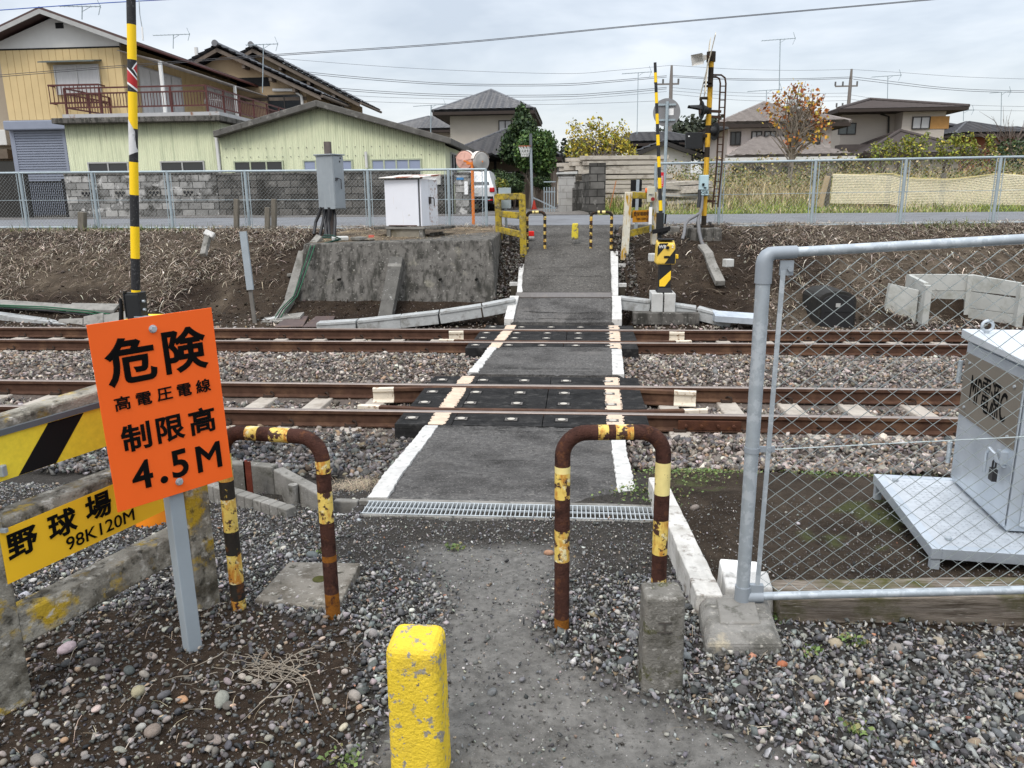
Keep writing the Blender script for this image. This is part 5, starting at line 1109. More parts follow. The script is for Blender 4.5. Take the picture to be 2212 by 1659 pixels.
# ---- far hoops, bollard, red block
UF = [BRUST, YCHIP, YCLEAN, ORUST, BLKCHIP]
def fb(n_=5): 
    out = []
    for i in range(n_ * 2): out.append((i / (n_ * 2.0), (1, 4)[(i + 1) % 2]))
    return out
for (q0, q1, top, l) in (((1139, 541), (1177, 540), 455, 'banded pipe hoop on the left at the top of the far ramp'), ((1276, 540), (1320, 537), 455, 'banded pipe hoop on the right at the top of the far ramp')):
    Y = 15.4; A = PY(*q0, Y); Bq = PY(*q1, Y); A.z -= .06; Bq.z = A.z; ubar('pipe_barrier', l, A, Bq, PY((q0[0] + q1[0]) / 2, top, Y).z, .03, fb(), [(0, 4), (.2, 2), (.42, 4), (.55, 2), (.85, 4)], fb(), rc=.08, res=.02, nseg=10)
p = PY(1242, 508, 15.7); pt_ = PY(1242, 482, 15.8)
o = MB().hexa([(p.x - .07, 15.62, p.z - .08), (p.x + .07, 15.62, p.z - .08), (p.x + .07, 15.78, p.z - .08), (p.x - .07, 15.78, p.z - .08), (p.x - .06, 15.63, pt_.z), (p.x + .065, 15.63, pt_.z), (p.x + .065, 15.77, pt_.z), (p.x - .06, 15.77, pt_.z)]).build('bollard', mat('old_flaking_yellow', (.62, .50, .05), .8, .1, 10, .5, 55, [((.16, .15, .13), 9, .52, .60)]), bevel=.025, seg=3); tag(o, 'short faded yellow bollard between the two far hoops', 'bollard', 'concrete bollards on the path')
p = PY(1146, 505, 15.9); root = thing('reflector_block', 'small red and white block beside the left far hoop', 'reflector block', (p.x, 15.95, p.z - .06)); MB().box((p.x, 15.95, p.z + .0), (.14, .10, .10)).build('red_block', mat('bright_red', (.75, .02, .015), .5), root, bevel=.01); MB().box((p.x, 15.95, p.z - .07), (.142, .102, .04)).build('white_base', WHITEP, root)
p = PY(1416, 506, 16.2)

# ---- far yellow ladder barrier (left) and plate barrier (right)
YMOSS = mat('mossy_yellow_paint', (.42, .305, .035), .9, .2, 8, .5, 60, [((.13, .115, .06), 5, .44, .66), ((.07, .065, .04), 12, .54, .68), ((.30, .26, .17), 18, .58, .68)])
root = thing('ladder_barrier', 'mossy yellow concrete rail barrier left of the far ramp', 'barrier', (-1.3, 15.3, .5), 'rail barriers at the crossing corners')
La, Lb, Lc, Ld = PY(1079, 528, 15.55), PY(1131, 548, 15.15), PY(1075, 420, 15.55), PY(1128, 420, 15.15)
for a, b in ((La, Lc), (Lb, Ld)): MB().bar(a - Vector((0, 0, .1)), b, .125, .125, up=(0, 1, 0)).build('post', YMOSS, root, bevel=.012)
for t_ in (.95, .62, .30): a = La.lerp(Lc, t_); b = Lb.lerp(Ld, t_ + .02); MB().bar(a, b, .08, .12).build('rail', YMOSS, root, bevel=.01)
p0_, p1_ = PY(1096, 527, 15.75), PY(1090, 405, 15.75)
root = thing('back_of_sign', 'grey back of a narrow sign on a post behind the left ladder barrier', 'sign', tuple(p0_)); MB().bar(p0_ - Vector((0, 0, .1)), p1_, .05, .05, up=(0, 1, 0)).build('post', STEEL, root); q = PY(1092, 430, 15.72); MB().bx(q.x - .14, q.x + .11, 15.70, 15.715, q.z - .18, q.z + .22).build('board', GALVD, root); 
WYM = mat('white_yellow_paint', (.58, .55, .46), .9, .15, 8, .5, 60, [((.42, .24, .02), 5, .50, .62, (3, 3, .6)), ((.16, .13, .08), 9, .60, .70)])
root = thing('plate_barrier', 'white and yellow concrete rail barrier with a rusty name plate right of the far ramp', 'barrier', (1.1, 15.2, .5), 'rail barriers at the crossing corners')
Ya, Yb2 = 15.0, 15.45
Pa, Pb, Pc, Pd = PY(1349, 545, Ya), PY(1414, 520, Yb2), PY(1358, 415, Ya), PY(1412, 415, Yb2)
for a, b in ((Pa, Pc), (Pb, Pd)): MB().bar(a - Vector((0, 0, .15)), b, .14, .12, up=(0, 1, 0)).build('post', WYM, root, bevel=.012)
for t_ in (.95, .62, .30): a = Pa.lerp(Pc, t_); b = Pb.lerp(Pd, t_ - .03); MB().bar(a, b, .08, .12).build('rail', YMOSS, root, bevel=.01)
ORP = mat('rusted_orange_plate', (.50, .22, .02), .7, .15, 8, .3, 60, [((.18, .07, .02), 6, .52, .64)])
dq = (Pb - Pa).normalized(); dq.z = 0; dq.normalize(); c0 = PY(1385, 467, 15.1)
MB().bar(c0 - dq * .21, c0 + dq * .21, .006, .225).build('name_plate', ORP, root); npl = [o_ for o_ in root.children if o_.name.startswith('name_plate')][0]
FTX = mat('faded_lettering', (.06, .03, .015), .7, .2); nq = Vector((dq.y, -dq.x, 0))
text('野球場踏切', .078, FTX, npl, c0 + nq * .004 + Vector((0, 0, .045)), dq, (0, 0, 1), .02); text('98K120M', .062, FTX, npl, c0 + nq * .004 + Vector((0, 0, -.05)), dq, (0, 0, 1), .02)
for (px, yt, yb, l) in ((1375, 388, 445, 'black square back plates of a sign on a grey post behind the right barrier'),):
    a = PY(1372, 525, 15.9); b = PY(1378, 388, 15.9); root = thing('back_of_sign', l, 'sign', tuple(a)); MB().bar(a - Vector((0, 0, .2)), b, .06, .05, up=(0, 1, 0)).build('post', STEEL, root)
    for y0_, y1_ in ((388, 413), (418, 448)): q0 = PY(1362, y1_, 15.93); q1 = PY(1387, y0_, 15.93); MB().bx(q0.x, q1.x, 15.93, 15.94, q0.z, q1.z).build('board', BLACK, root)

# ---- emergency button box and its red sign
p = PY(1406, 419, 15.25); root = thing('button_box', 'cream emergency button box with red lamp beside the far boom', 'button box', (p.x, 15.3, p.z - .16))
CRM = mat('cream_box', (.50, .49, .40), .5, .06); MB().bx(p.x - .075, p.x + .075, 15.22, 15.34, p.z - .155, p.z + .135).build('box', CRM, root, bevel=.012)
MB().cyl((p.x + .035, 15.22, p.z - .095), (p.x + .035, 15.19, p.z - .095), .036, 16).build('red_lamp', mat('dark_red_lens', (.22, .01, .012), .2), root, smooth=True)
MB().cyl((p.x - .075, 15.28, p.z + .06), (p.x - .105, 15.28, p.z + .06), .05, 16).build('orange_button', mat('orange_button', (.85, .16, .02), .4), root, smooth=True); text('PB2', .062, mat('navy_lettering', (.03, .04, .07), .5), root, (p.x + .005, 15.2195, p.z - .02), (1, 0, 0), (0, 0, 1), .01)
a = PY(1408, 500, 15.35); MB().bar((p.x + .02, 15.32, a.z), (p.x + .02, 15.32, p.z - .1), .04, .03, up=(0, 1, 0)).build('post', STEEL, root)
p = PY(1429, 387, 16.5); root = thing('instruction_sign', 'tall narrow red sign with white lettering behind the far boom', 'sign', (p.x, 16.5, p.z - 1.0)); a0 = PY(1424, 404, 16.5); a1 = PY(1434, 372, 16.5)
MB().bx(a0.x, a1.x, 16.5, 16.506, a0.z, a1.z).build('board', mat('red_board', (.62, .015, .03), .5), root)
MB().bx(a0.x, a0.x + .03, 16.497, 16.5, a0.z, a1.z - .1).build('white_edge', WHT, root)
for i, ch in enumerate('非常ボタン'): text(ch, .044, WHT, root, (p.x + .01, 16.4995, a1.z - .09 - .042 * i), (1, 0, 0), (0, 0, 1), .01)
MB().bx(p.x - .015, p.x + .015, 16.51, 16.54, .8, a1.z - .05).build('post', STEEL, root)
# round sign seen from behind
c = PY(1440, 243, 18.0); root = thing('round_sign', 'grey back of a large round road sign on a tall galvanised post', 'sign', (c.x, 18.0, 1.0)); MB().cyl((c.x, 18.0, c.z), (c.x, 17.985, c.z), .295, 48).build('disc', mat('dull_aluminium', (.22, .22, .225), .55, .05, metal=.2), root)
for dz in (.16, -.16): MB().bx(c.x - .19, c.x + .19, 17.955, 17.983, c.z + dz - .02, c.z + dz + .02).build('stiffener', GALVD, root)
f_ = PY(1434, 470, 18.0); MB().tube([(c.x - .0, 17.93, .9), (c.x, 17.93, c.z + .22)], .034, 12).build('post', GALVD, root, smooth=True); MB().bx(c.x + .03, c.x + .15, 17.978, 17.984, c.z - .06, c.z + .08).build('sticker', WHT, root)

# ---- far boom gate
Yb = 15.0
root = thing('boom_gate', 'raised yellow and black boom standing right of the far ramp', 'boom gate', (PY(1425, 535, Yb).x, Yb, .3), 'level crossing boom gates')
fx_of = lambda y: 1428 - (475 - y) / 340 * 13
ys_ = [482, 474, 455, 433, 407, 384, 361, 338, 314, 291, 268, 246, 223, 200, 178, 157, 135]
boom_pole(root, Yb, [(fx_of(y), y, i % 2) for i, y in enumerate(ys_)], .036, .026)
hb = PY(1425, 490, Yb)
mb = MB(); mb.box(hb + Vector((0, 0, .10)), (.13, .12, .32)); mb.box(hb + Vector((0, 0, -.22)), (.075, .08, .45)); mb.build('boom_holder', mat('black_steel', (.018, .019, .02), .5, .15), root, bevel=.008)
mb = MB(); c = hb + Vector((.06, -.06, -.06)); mb.bar(c + Vector((-.2, 0, -.03)), c + Vector((.12, 0, .03)), .08, .09, up=(0, 1, 0)); mb.bar(c + Vector((.0, 0, .0)), c + Vector((.13, .02, .05)), .06, .05); mb.bar(c + Vector((-.05, 0, -.08)), c + Vector((.09, 0, -.02)), .05, .04); mb.build('release_latch', BLACK, root, bevel=.006)
q = PY(1405, 466, Yb + .05); MB().bx(q.x - .03, q.x + .03, Yb + .04, Yb + .05, q.z - .16, q.z + .16).build('notice_plate', WHT, root)
MB().bar(hb + Vector((.10, .03, .05)), hb + Vector((.11, .03, .24)), .03, .03, up=(0, 1, 0)).build('stop_lever', BLACK, root)
# ---- striped motor box on concrete feet
Ym = 12.85; c = PY(1440, 545, Ym); b0_ = PY(1417, 572, Ym); b1_ = PY(1462, 519, Ym)
root = thing('motor_box', 'yellow and black striped boom motor box on a pedestal', 'motor box', (c.x, Ym + .15, PY(1436, 634, Ym).z))
x0, x1, z0, z1 = b0_.x, b1_.x, b0_.z, b1_.z
MB().hexa([(x0, Ym, z0), (x1, Ym, z0), (x1 + .02, Ym + .36, z0), (x0 - .0, Ym + .36, z0), (x0 + .02, Ym, z1 - .05), (x1 - .02, Ym, z1 - .05), (x1, Ym + .36, z1), (x0 + .02, Ym + .36, z1)]).build('box', mat('worn_boom_yellow', (.74, .50, .08), .5, .08, 8, .05, 30, [((.3, .2, .05), 8, .66, .74)]), root, bevel=.035, seg=3)
BLS = mat('black_stripe', (.014, .014, .015), .5, .2); hgt = z1 - z0; wdt = x1 - x0
def fr(u, v): return Vector((x0 + wdt * u, Ym - .004 - .0 * v, z0 + hgt * v))
for poly in ([(.06, .06), (.06, .06), (.52, .98), (.0, .0)],): pass
def stripe(poly): MB().prism([fr(u, v) for u, v in poly], (0, .004, 0)).build('black_stripe', BLS, root)
stripe([(.05, .34), (.06, .72), (.14, .88), (.60, .89)]); stripe([(.42, .04), (.95, .04), (.96, .66)])
MB().box((x0 + wdt * .5, Ym + .18, z1 + .005), (wdt * .8, .22, .02)).build('lid', BLACK, root, bevel=.005)
text('WB', .075, WHT, root, fr(.29, .74) + Vector((0, -.001, 0)), (1, 0, 0), (0, 0, 1), .008); text('2', .075, WHT, root, fr(.80, .76) + Vector((0, -.001, 0)), (1, 0, 0), (0, 0, 1), .008)
MB().cyl(fr(.55, .70), fr(.55, .70) + Vector((0, -.02, 0)), .028, 10).box(fr(.53, .32), (.09, .012, .035)).build('lock', BLACK, root)
MB().box((x1 + .03, Ym + .2, z0 + .12), (.05, .12, .07)).build('side_terminal', YEL, root, bevel=.01)
pz0 = PY(1436, 632, Ym).z; xm = PY(1437, 600, Ym).x
MB().hexa([(xm - .13, Ym - .02, pz0), (xm + .13, Ym - .02, pz0), (xm + .13, Ym + .28, pz0), (xm - .13, Ym + .28, pz0), (xm - .095, Ym + .02, pz0 + .08), (xm + .095, Ym + .02, pz0 + .08), (xm + .095, Ym + .24, pz0 + .08), (xm - .095, Ym + .24, pz0 + .08)]).bx(xm - .095, xm + .095, Ym + .02, Ym + .24, pz0 + .08, z0 + .01).build('pedestal', BLS, root, bevel=.006)
MB().prism([(xm - .09, Ym + .016, pz0 + .10), (xm + .0, Ym + .016, pz0 + .10), (xm + .09, Ym + .016, pz0 + .22), (xm + .09, Ym + .016, pz0 + .36), (xm - .09, Ym + .016, pz0 + .2)], (0, .004, 0)).build('yellow_stripe', YEL, root)
for k, px in enumerate((1421, 1448)):
    p = PY(px, 640, Ym - .05); q = PY(px, 672, Ym - .12); o = MB().bx(p.x - .10, p.x + .08, Ym - .12, Ym + .40, q.z - .02, pz0 - .002).build('concrete_foot', CONCL, bevel=.012); tag(o, ['left pale concrete foot under the striped motor box', 'right pale concrete foot under the striped motor box'][k], 'concrete foot', 'feet of the motor box')
a = PY(1368, 676, 12.62); b = PY(1512, 672, 12.62); o = MB().bx(a.x, b.x, 12.62, 12.95, a.z - .2, a.z).build('concrete_beam', CONCD, bevel=.015); tag(o, 'dark concrete beam in the ballast under the motor box feet', 'beam')

# ---- crossing signal mast
Ys = 16.0
pb = PY(1519.8, 489, Ys); ptop = PY(1537.6, 114, Ys)
root = thing('crossing_signal', 'tall crossing signal mast with lamps, ladder and horn right of the ramp', 'signal mast', (pb.x, Ys, pb.z))
SY = mat('weathered_signal_yellow', (.62, .36, .04), .7, .15, 8, .2, 40, [((.16, .08, .02), 6, .56, .70, (4, 4, .6))]); SK = mat('weathered_signal_black', (.035, .028, .022), .7, .25, 8, .3, 40, [((.09, .05, .025), 6, .56, .7)])
mb = MB(); zz = [pb.z - .05] + [PY(1525, y, Ys).z for y in (466, 424, 408, 340, 318, 288, 271, 247, 233, 212, 186, 162, 146, 128, 114)]; mm = [1, 0, 1, 0, 1, 0, 1, 0, 1, 0, 0, 1, 1, 0, 1]
def mx(z): return pb.x + (ptop.x - pb.x) * (z - pb.z) / (ptop.z - pb.z)
for i in range(len(zz) - 1): mb.tube([(mx(zz[i]), Ys, zz[i]), (mx(zz[i + 1]), Ys, zz[i + 1])], .05, 14, cap=(i == len(zz) - 2), mi=mm[i])
mb.build('mast', [SY, SK], root, smooth=True)
MB().cyl((pb.x, Ys, pb.z - .02), (pb.x, Ys, pb.z + .025), .20, 20).build('base_flange', SK, root)
for a_ in (40, 140, 220, 320): MB().cyl((pb.x + .16 * math.cos(R(a_)), Ys + .16 * math.sin(R(a_)), pb.z), (pb.x + .16 * math.cos(R(a_)), Ys + .16 * math.sin(R(a_)), pb.z + .09), .014, 6).build('anchor_bolt', BLACK, root)
def horn(): 
    c = PY(1522, 124, Ys - .1); t_ = PY(1508, 128, Ys - .22); d = (t_ - c).normalized()
    ref = Vector((0, 0, 1)); x = d.cross(ref).normalized(); y = x.cross(d)
    sec = [(0, .05, .045), (.08, .055, .05), (.14, .09, .07), (.22, .14, .10)]
    vs = []; fs = []
    for (l, w_, h_) in sec + [(.20, .12, .085), (.10, .04, .03)]:
        o_ = c + d * l; vs += [o_ + x * sx_ * w_ + y * sy_ * h_ for sx_, sy_ in ((-1, -1), (1, -1), (1, 1), (-1, 1))]
    for i in range(5): fs += [(4 * i + k, 4 * i + (k + 1) % 4, 4 * i + 4 + (k + 1) % 4, 4 * i + 4 + k) for k in range(4)]
    fs += [(0, 1, 2, 3), (20, 21, 22, 23)]
    MB().add(vs, fs).build('horn_speaker', mat('pale_horn', (.55, .54, .51), .5, .08), root, bevel=.004)
horn()
p = PY(1536, 124, Ys); MB().cyl(p + Vector((0, 0, -.08)), p + Vector((0, 0, .10)), .085, 14).build('top_cap', SK, root, smooth=True)
MB().bar(PY(1524, 122, Ys - .08), PY(1534, 123, Ys - .03), .05, .04).build('horn_bracket', SK, root)
# crossbuck, seen from the edge
for s_ in (1, -1):
    a = PY(1529 + 6 * s_, 108 if s_ > 0 else 150, Ys - .08); cz = PY(1528, 145, Ys - .06); u = Vector((.12, .5 * s_, .85)); u.normalize()
    MB().bar(cz - u * .62, cz + u * .62, .012, .16, up=(0, 1, -.4)).build('crossbuck_arm', mat('edge_of_crossbuck', (.55, .50, .40), .6, .15), root)
for y in (178, 186): q = PY(1530, y, Ys - .05); MB().box(q, (.16, .12, .03)).build('clamp', SK, root)
LAMP = mat('signal_black', (.014, .015, .016), .55, .15)
def lamp(px, py, sgn, dY, with_plate=True, sz=1.0):
    c = PY(px, py, Ys + dY); d = Vector((sgn * .95, -.18 if sgn < 0 else .35, -.05)).normalized()
    b = c - d * .16
    MB().lathe([(.0, -.14), (.05, -.14), (.085, -.08), (.095, 0), (.095, .015), (.0, .016)], c, d, 18).build('lamp_body', LAMP, root, smooth=True)
    # hood: upper half tube
    x = d.cross(Vector((0, 0, 1))).normalized(); y = x.cross(d).normalized(); vs = []; fs = []
    for j, (l, a_) in enumerate(((0.0, 150), (.12, 120), (.24, 95))):
        for i in range(13):
            t_ = R(90 - a_ / 2 * 1.15 + a_ * 1.15 * i / 12); vs.append(c + d * l + (x * math.cos(t_) + y * math.sin(t_)) * .10 * (1 + .12 * l))
            vs.append(c + d * l + (x * math.cos(t_) + y * math.sin(t_)) * .094 * (1 + .12 * l))
    for j in range(2):
        for i in range(12):
            for k in (0, 1): q = j * 26 + i * 2 + k; fs.append((q, q + 2, q + 28, q + 26))
    MB().add(vs, fs).build('lamp_hood', LAMP, root, smooth=True)
    if with_plate: MB().lathe([(.17, -.02), (.17, -.012), (.06, -.012)], c, d, 28).lathe([(.06, -.02), (.17, -.02)], c, d, 28).build('back_disc', LAMP, root)
    MB().lathe([(.0, .017), (.07, .017)], c, d, 18).build('lens', mat('dark_lens', (.05, .006, .006), .2), root)
    return c
c1 = lamp(1514, 238, -1, -.12); c2 = lamp(1546, 284, 1, .05)
for c_, tz2 in ((c1, 232), (c2, 275)): m_ = PY(1528, tz2, Ys); MB().bar(c_, m_, .05, .05).build('lamp_arm', SK, root)
MB().tube([PY(1515, 226, Ys - .1), PY(1514, 212, Ys - .1), PY(1528, 212, Ys)], .03, 8).build('lamp_bracket', SK, root, smooth=True)
q = PY(1503, 305, Ys - .05); MB().bx(q.x - .20, q.x + .12, Ys - .12, Ys + .02, q.z - .14, q.z + .16).build('direction_indicator', LAMP, root, bevel=.01)
MB().bx(q.x - .16, q.x - .13, Ys - .125, Ys - .118, q.z + .08, q.z + .10).build('small_mark', WHT, root)
MB().bar((q.x, Ys - .03, q.z + .1), (mx(q.z), Ys - .02, q.z + .1), .05, .06).build('indicator_arm', SK, root)
# ladder
LAD = mat('rusty_ladder', (.06, .035, .025), .7, .25, 10)
l0a, l0b = PY(1504.5, 448, Ys - .02), PY(1516, 450, Ys + .1)
yb0 = Ys + .02
a1, a2 = PY(1534, 452, yb0), PY(1543, 452, yb0)
def lx(px, y): return PY(px, y, yb0)
pl1 = [lx(1539, 448), lx(1548, 360), lx(1553, 250), lx(1556, 180), lx(1554, 170), lx(1547, 166), lx(1532, 166)]
pl2 = [lx(1550.5, 448), lx(1559, 360), lx(1565, 250), lx(1568, 180), lx(1566, 168), lx(1558, 162), lx(1532, 161.5)]
MB().tube(pl1, .017, 8).tube(pl2, .017, 8).build('ladder_rails', LAD, root, smooth=True)
mb = MB()
for y in (440, 424, 408, 392, 376, 360, 344, 328, 312, 296, 280, 264, 248, 232, 216, 200, 186):
    u = np.interp(y, [180, 250, 360, 448], [1556, 1553, 1548, 1539]); v = np.interp(y, [180, 250, 360, 448], [1568, 1565, 1559, 1550.5]); mb.cyl(lx(u, y), lx(v, y), .011, 6)
mb.build('ladder_rungs', LAD, root)
for y in (440, 258, 246): MB().bar(PY(1524 if y > 400 else 1530, y - 6, Ys), lx(np.interp(y, [180, 448], [1562, 1545]), y - 5), .03, .05).build('ladder_bracket', LAD, root)
p = PY(1521, 400, Ys - .12); root_b = thing('control_box', 'pale blue lettered control box fixed on the crossing signal mast', 'control box', (p.x, Ys - .12, p.z - .25))
PBL = mat('pale_blue_paint', (.42, .56, .60), .5, .05); a0 = PY(1509.5, 411, Ys - .12); a1 = PY(1530.5, 378, Ys - .12)
MB().bx(a0.x, a1.x, Ys - .19, Ys - .055, a0.z, a1.z).build('box', PBL, root_b, bevel=.008); MB().bx(a0.x + .012, a1.x - .012, Ys - .20, Ys - .19, a0.z + .012, a1.z - .012).build('door', PBL, root_b, bevel=.008)
b0 = PY(1508.5, 422, Ys - .12); MB().bx(b0.x, b0.x + .185, Ys - .195, Ys - .06, b0.z, a0.z - .01).build('label_plate', PBL, root_b, bevel=.004); text('X2JB', .075, mat('dark_lettering', (.02, .025, .03), .5), root_b, (b0.x + .093, Ys - .1955, (b0.z + a0.z) / 2 - .005), (1, 0, 0), (0, 0, 1), .02)
MB().box((p.x - .03, Ys - .215, p.z + .01), (.04, .03, .05)).box((p.x + .01, Ys - .205, p.z - .05), (.05, .01, .025)).build('latch', BLACK, root_b, bevel=.004)
# concrete base and grey conduits
o = MB().hexa([(pb.x - .36, Ys - .32, pb.z - .5), (pb.x + .33, Ys - .32, pb.z - .5), (pb.x + .33, Ys + .3, pb.z - .5), (pb.x - .36, Ys + .3, pb.z - .5), (pb.x - .35, Ys - .30, pb.z - .021), (pb.x + .31, Ys - .30, pb.z - .021), (pb.x + .31, Ys + .3, pb.z - .021), (pb.x - .35, Ys + .3, pb.z - .021)]).build('signal_base', CONCD, bevel=.03); tag(o, 'dark concrete block carrying the crossing signal mast', 'concrete base')
CND = mat('grey_conduit', (.17, .17, .175), .6, .1)
def conduit(pts, r, label): o = MB().tube([PY(a, b, Y) for a, b, Y in pts], r, 10).build('conduit', CND, smooth=True); tag(o, label, 'conduit', 'grey conduits at the signal mast')
conduit([(1517, 422, 15.85), (1515, 450, 15.8), (1508, 475, 15.65), (1510, 500, 15.55), (1515, 522, 15.45), (1520, 532, 15.4)], .034, 'thick grey conduit falling straight down the signal mast')
conduit([(1509, 462, 15.7), (1500, 468, 15.65), (1487, 475, 15.6), (1480, 486, 15.5), (1478, 503, 15.3), (1474, 517, 15.2)], .030, 'grey conduit curving left away from the signal mast')
MB().tube([PY(1511, 410, 15.83), PY(1511, 430, 15.8), PY(1508, 448, 15.78)], .035, 10).build('black_hose', HOSE, root_b, smooth=True)
for q0, q1, Y0, Y1, l in (((1516, 532), (1532, 552), 15.3, 14.9, 'upper grey trough length below the signal conduit'), ((1530, 550), (1538, 575), 14.95, 14.5, 'middle grey trough length below the signal conduit'), ((1537, 572), (1556, 612), 14.5, 13.8, 'lower grey trough length sloping down the right bank')):
    o = MB().bar(PY(*q0, Y0), PY(*q1, Y1), .17, .10, up=(0, -.5, .8)).build('sloping_trough', CONC, bevel=.012); tag(o, l, 'cable trough', 'sloping troughs on the right bank')
for q, Y, l in (((1573, 568), 14.0, 'small white block on the right bank'), ((1412, 556), 13.9, 'small white block left of the motor box'), ((1382, 502), 16.3, 'grey block behind the right barrier'), ((1446, 508), 16.2, 'low grey block behind the far boom')):
    p = PY(*q, Y); p.z = max(p.z, h(p.x, p.y)); o = MB().box(p, (.16, .14, .14) if Y < 15 else (.34, .25, .26), Matrix.Rotation(R(20), 3, 'Z')).build('block', CONCL if Y < 15 else CONC, bevel=.015); tag(o, l, 'block')
# ---- concrete box wall and round culvert on the right bank
BOXM = mat('panel_concrete', (.42, .425, .40), .88, .10, 4, .3, 60, [((.27, .27, .23), 4, .52, .74)])
Yk = 12.9; q = [PY(1995, 697, Yk - .3), PY(1995, 597, Yk - .3)]; 
root = thing('panel_enclosure', 'pale concrete panel enclosure cut into the right bank', 'enclosure', (PY(2075, 695, Yk).x, Yk + .3, -.6))
xa = PY(2005, 650, Yk).x; xb = PY(2140, 650, Yk).x; ztp = PY(2060, 592, Yk + .75).z
for i in range(3): z0_ = -.6 + (ztp + .6) * i / 3; z1_ = -.6 + (ztp + .6) * (i + 1) / 3 - .006; MB().bx(xa, xb, Yk + .75, Yk + .82, z0_, z1_).build('back_panel', BOXM, root, bevel=.005)
for i in range(3):
    z0_ = -.6 + (ztp + .6) * i / 3; z1_ = -.6 + (ztp + .6) * (i + 1) / 3 - .006
    for (p0_, p1_) in (((xa - .02, Yk + .78), (xa - .06, Yk)), ((xb + .02, Yk + .78), (xb + .42, Yk))):
        a = Vector((*p0_, 0)); b = Vector((*p1_, 0)); n_ = (b - a).normalized(); n_ = Vector((n_.y, -n_.x, 0)) * .035; dz = -.03
        MB().hexa([a - n_ + Vector((0, 0, z0_)), b - n_ + Vector((0, 0, z0_)), b + n_ + Vector((0, 0, z0_)), a + n_ + Vector((0, 0, z0_)), a - n_ + Vector((0, 0, z1_)), b - n_ + Vector((0, 0, z1_ + dz * i)), b + n_ + Vector((0, 0, z1_ + dz * i)), a + n_ + Vector((0, 0, z1_))]).build('side_panel', BOXM, root, bevel=.004)
for x_, y_ in ((xa - .06, Yk - .06), (xb + .42, Yk - .06), (xa, Yk + .76), (xb, Yk + .76)): MB().bx(x_ - .05, x_ + .05, y_ - .06, y_ + .06, -.6, ztp - .02 if y_ > Yk else ztp - .1).build('corner_post', BOXM, root, bevel=.005)
MB().hexa([(xa - .55, Yk + .35, -.6), (xa - .12, Yk + .1, -.6), (xa - .10, Yk + .2, -.6), (xa - .53, Yk + .45, -.6), (xa - .48, Yk + .35, ztp - .12), (xa - .12, Yk + .1, ztp - .2), (xa - .10, Yk + .2, ztp - .2), (xa - .48, Yk + .45, ztp - .12)]).build('wing_panel', BOXM, root, bevel=.005)
c = PY(1802, 660, 12.75); root = thing('culvert_head', 'dark round topped culvert box at the foot of the right bank', 'culvert', (c.x, 12.8, -.6)); DKC = mat('dark_culvert', (.03, .029, .027), .7, .25, 6, .3, 50, [((.08, .075, .06), 6, .6, .72)])
rr = PY(1850, 660, 12.6).x - c.x; zt2 = PY(1802, 629, 12.6).z
def arch(w, zt_, y): return [(c.x - w, y, -.6), (c.x - w, y, zt_ - .14)] + [(c.x - w * math.cos(R(18 * i)), y, zt_ - .14 + .14 * math.sin(R(18 * i))) for i in range(1, 10)] + [(c.x + w, y, zt_ - .14), (c.x + w, y, -.6)]
MB().prism(arch(rr, zt2, 12.6), (0, .9, 0)).build('culvert_body', DKC, root, bevel=.01); MB().prism(arch(rr * .86, zt2 - .05, 12.57), (0, .03, 0)).build('door', mat('black_culvert_door', (.016, .016, .017), .5, .2), root, bevel=.006)
MB().box((c.x + .0, 12.565, zt2 - .22), (.07, .01, .06)).build('white_tag', mat('dull_white_tag', (.35, .35, .34), .6), root); MB().bx(c.x - .2, c.x + .2, 12.56, 12.57, zt2 - .33, zt2 - .31).build('bar', LAMP, root)

# ================================================================== houses, walls, trees, wires
def gz(x, y): return h(x, y)
def tiled(name, eL, eR, tR, tL, m, parent, period=.42, course=.36, amp=.085, step=.05, su=5, sv=2, thick=.05):
    """roof plane of waved tiles: eave left/right, top right/left"""
    eL, eR, tR, tL = [Vector(v) for v in (eL, eR, tR, tL)]
    W = (eR - eL).length; Hh = (((tL + tR) / 2) - ((eL + eR) / 2)).length; ud = (eR - eL).normalized(); nrm_ = ud.cross(((tL + tR) / 2) - ((eL + eR) / 2)).normalized()
    nu = max(4, int(W / period * su)); nv = max(2, int(Hh / course * sv)); u = np.linspace(0, 1, nu + 1)
    vv = []
    for k in range(int(Hh / course) + 1):
        vv += [min(1, k * course / Hh), min(1, ((k + 1) * course - .004) / Hh)]
    v = np.array(vv); fr_ = np.array([0, 1] * (len(vv) // 2))
    U, V = np.meshgrid(u, v); _, FR = np.meshgrid(u, fr_)
    a = np.array(eL)[None, None] * (1 - U[..., None]) + np.array(eR)[None, None] * U[..., None]; b = np.array(tL)[None, None] * (1 - U[..., None]) + np.array(tR)[None, None] * U[..., None]
    P = a * (1 - V[..., None]) + b * V[..., None]
    um = (P - np.array(eL)) @ np.array(ud)
    hh = amp * np.abs(np.cos(um * math.pi / period)) ** 1.4 + step * (1 - FR)
    P = P + hh[..., None] * np.array(nrm_)
    n = P.shape[0] * P.shape[1]; id_ = np.arange(n).reshape(P.shape[:2]); f = np.stack([id_[:-1, :-1], id_[:-1, 1:], id_[1:, 1:], id_[1:, :-1]], -1).reshape(-1, 4)
    top = P.reshape(-1, 3); edge = np.array([eL, eR, tR, tL]) - np.array(nrm_) * thick; Vt = np.concatenate([top, edge]); f = np.concatenate([f, [[n, n + 3, n + 2, n + 1]]])
    lo = id_[0]; fe = np.stack([lo[:-1], lo[1:], np.full(len(lo) - 1, n + 1), np.full(len(lo) - 1, n)], -1)
    return npmesh(name, Vt, np.concatenate([f, fe[::1]]), m, parent=parent)
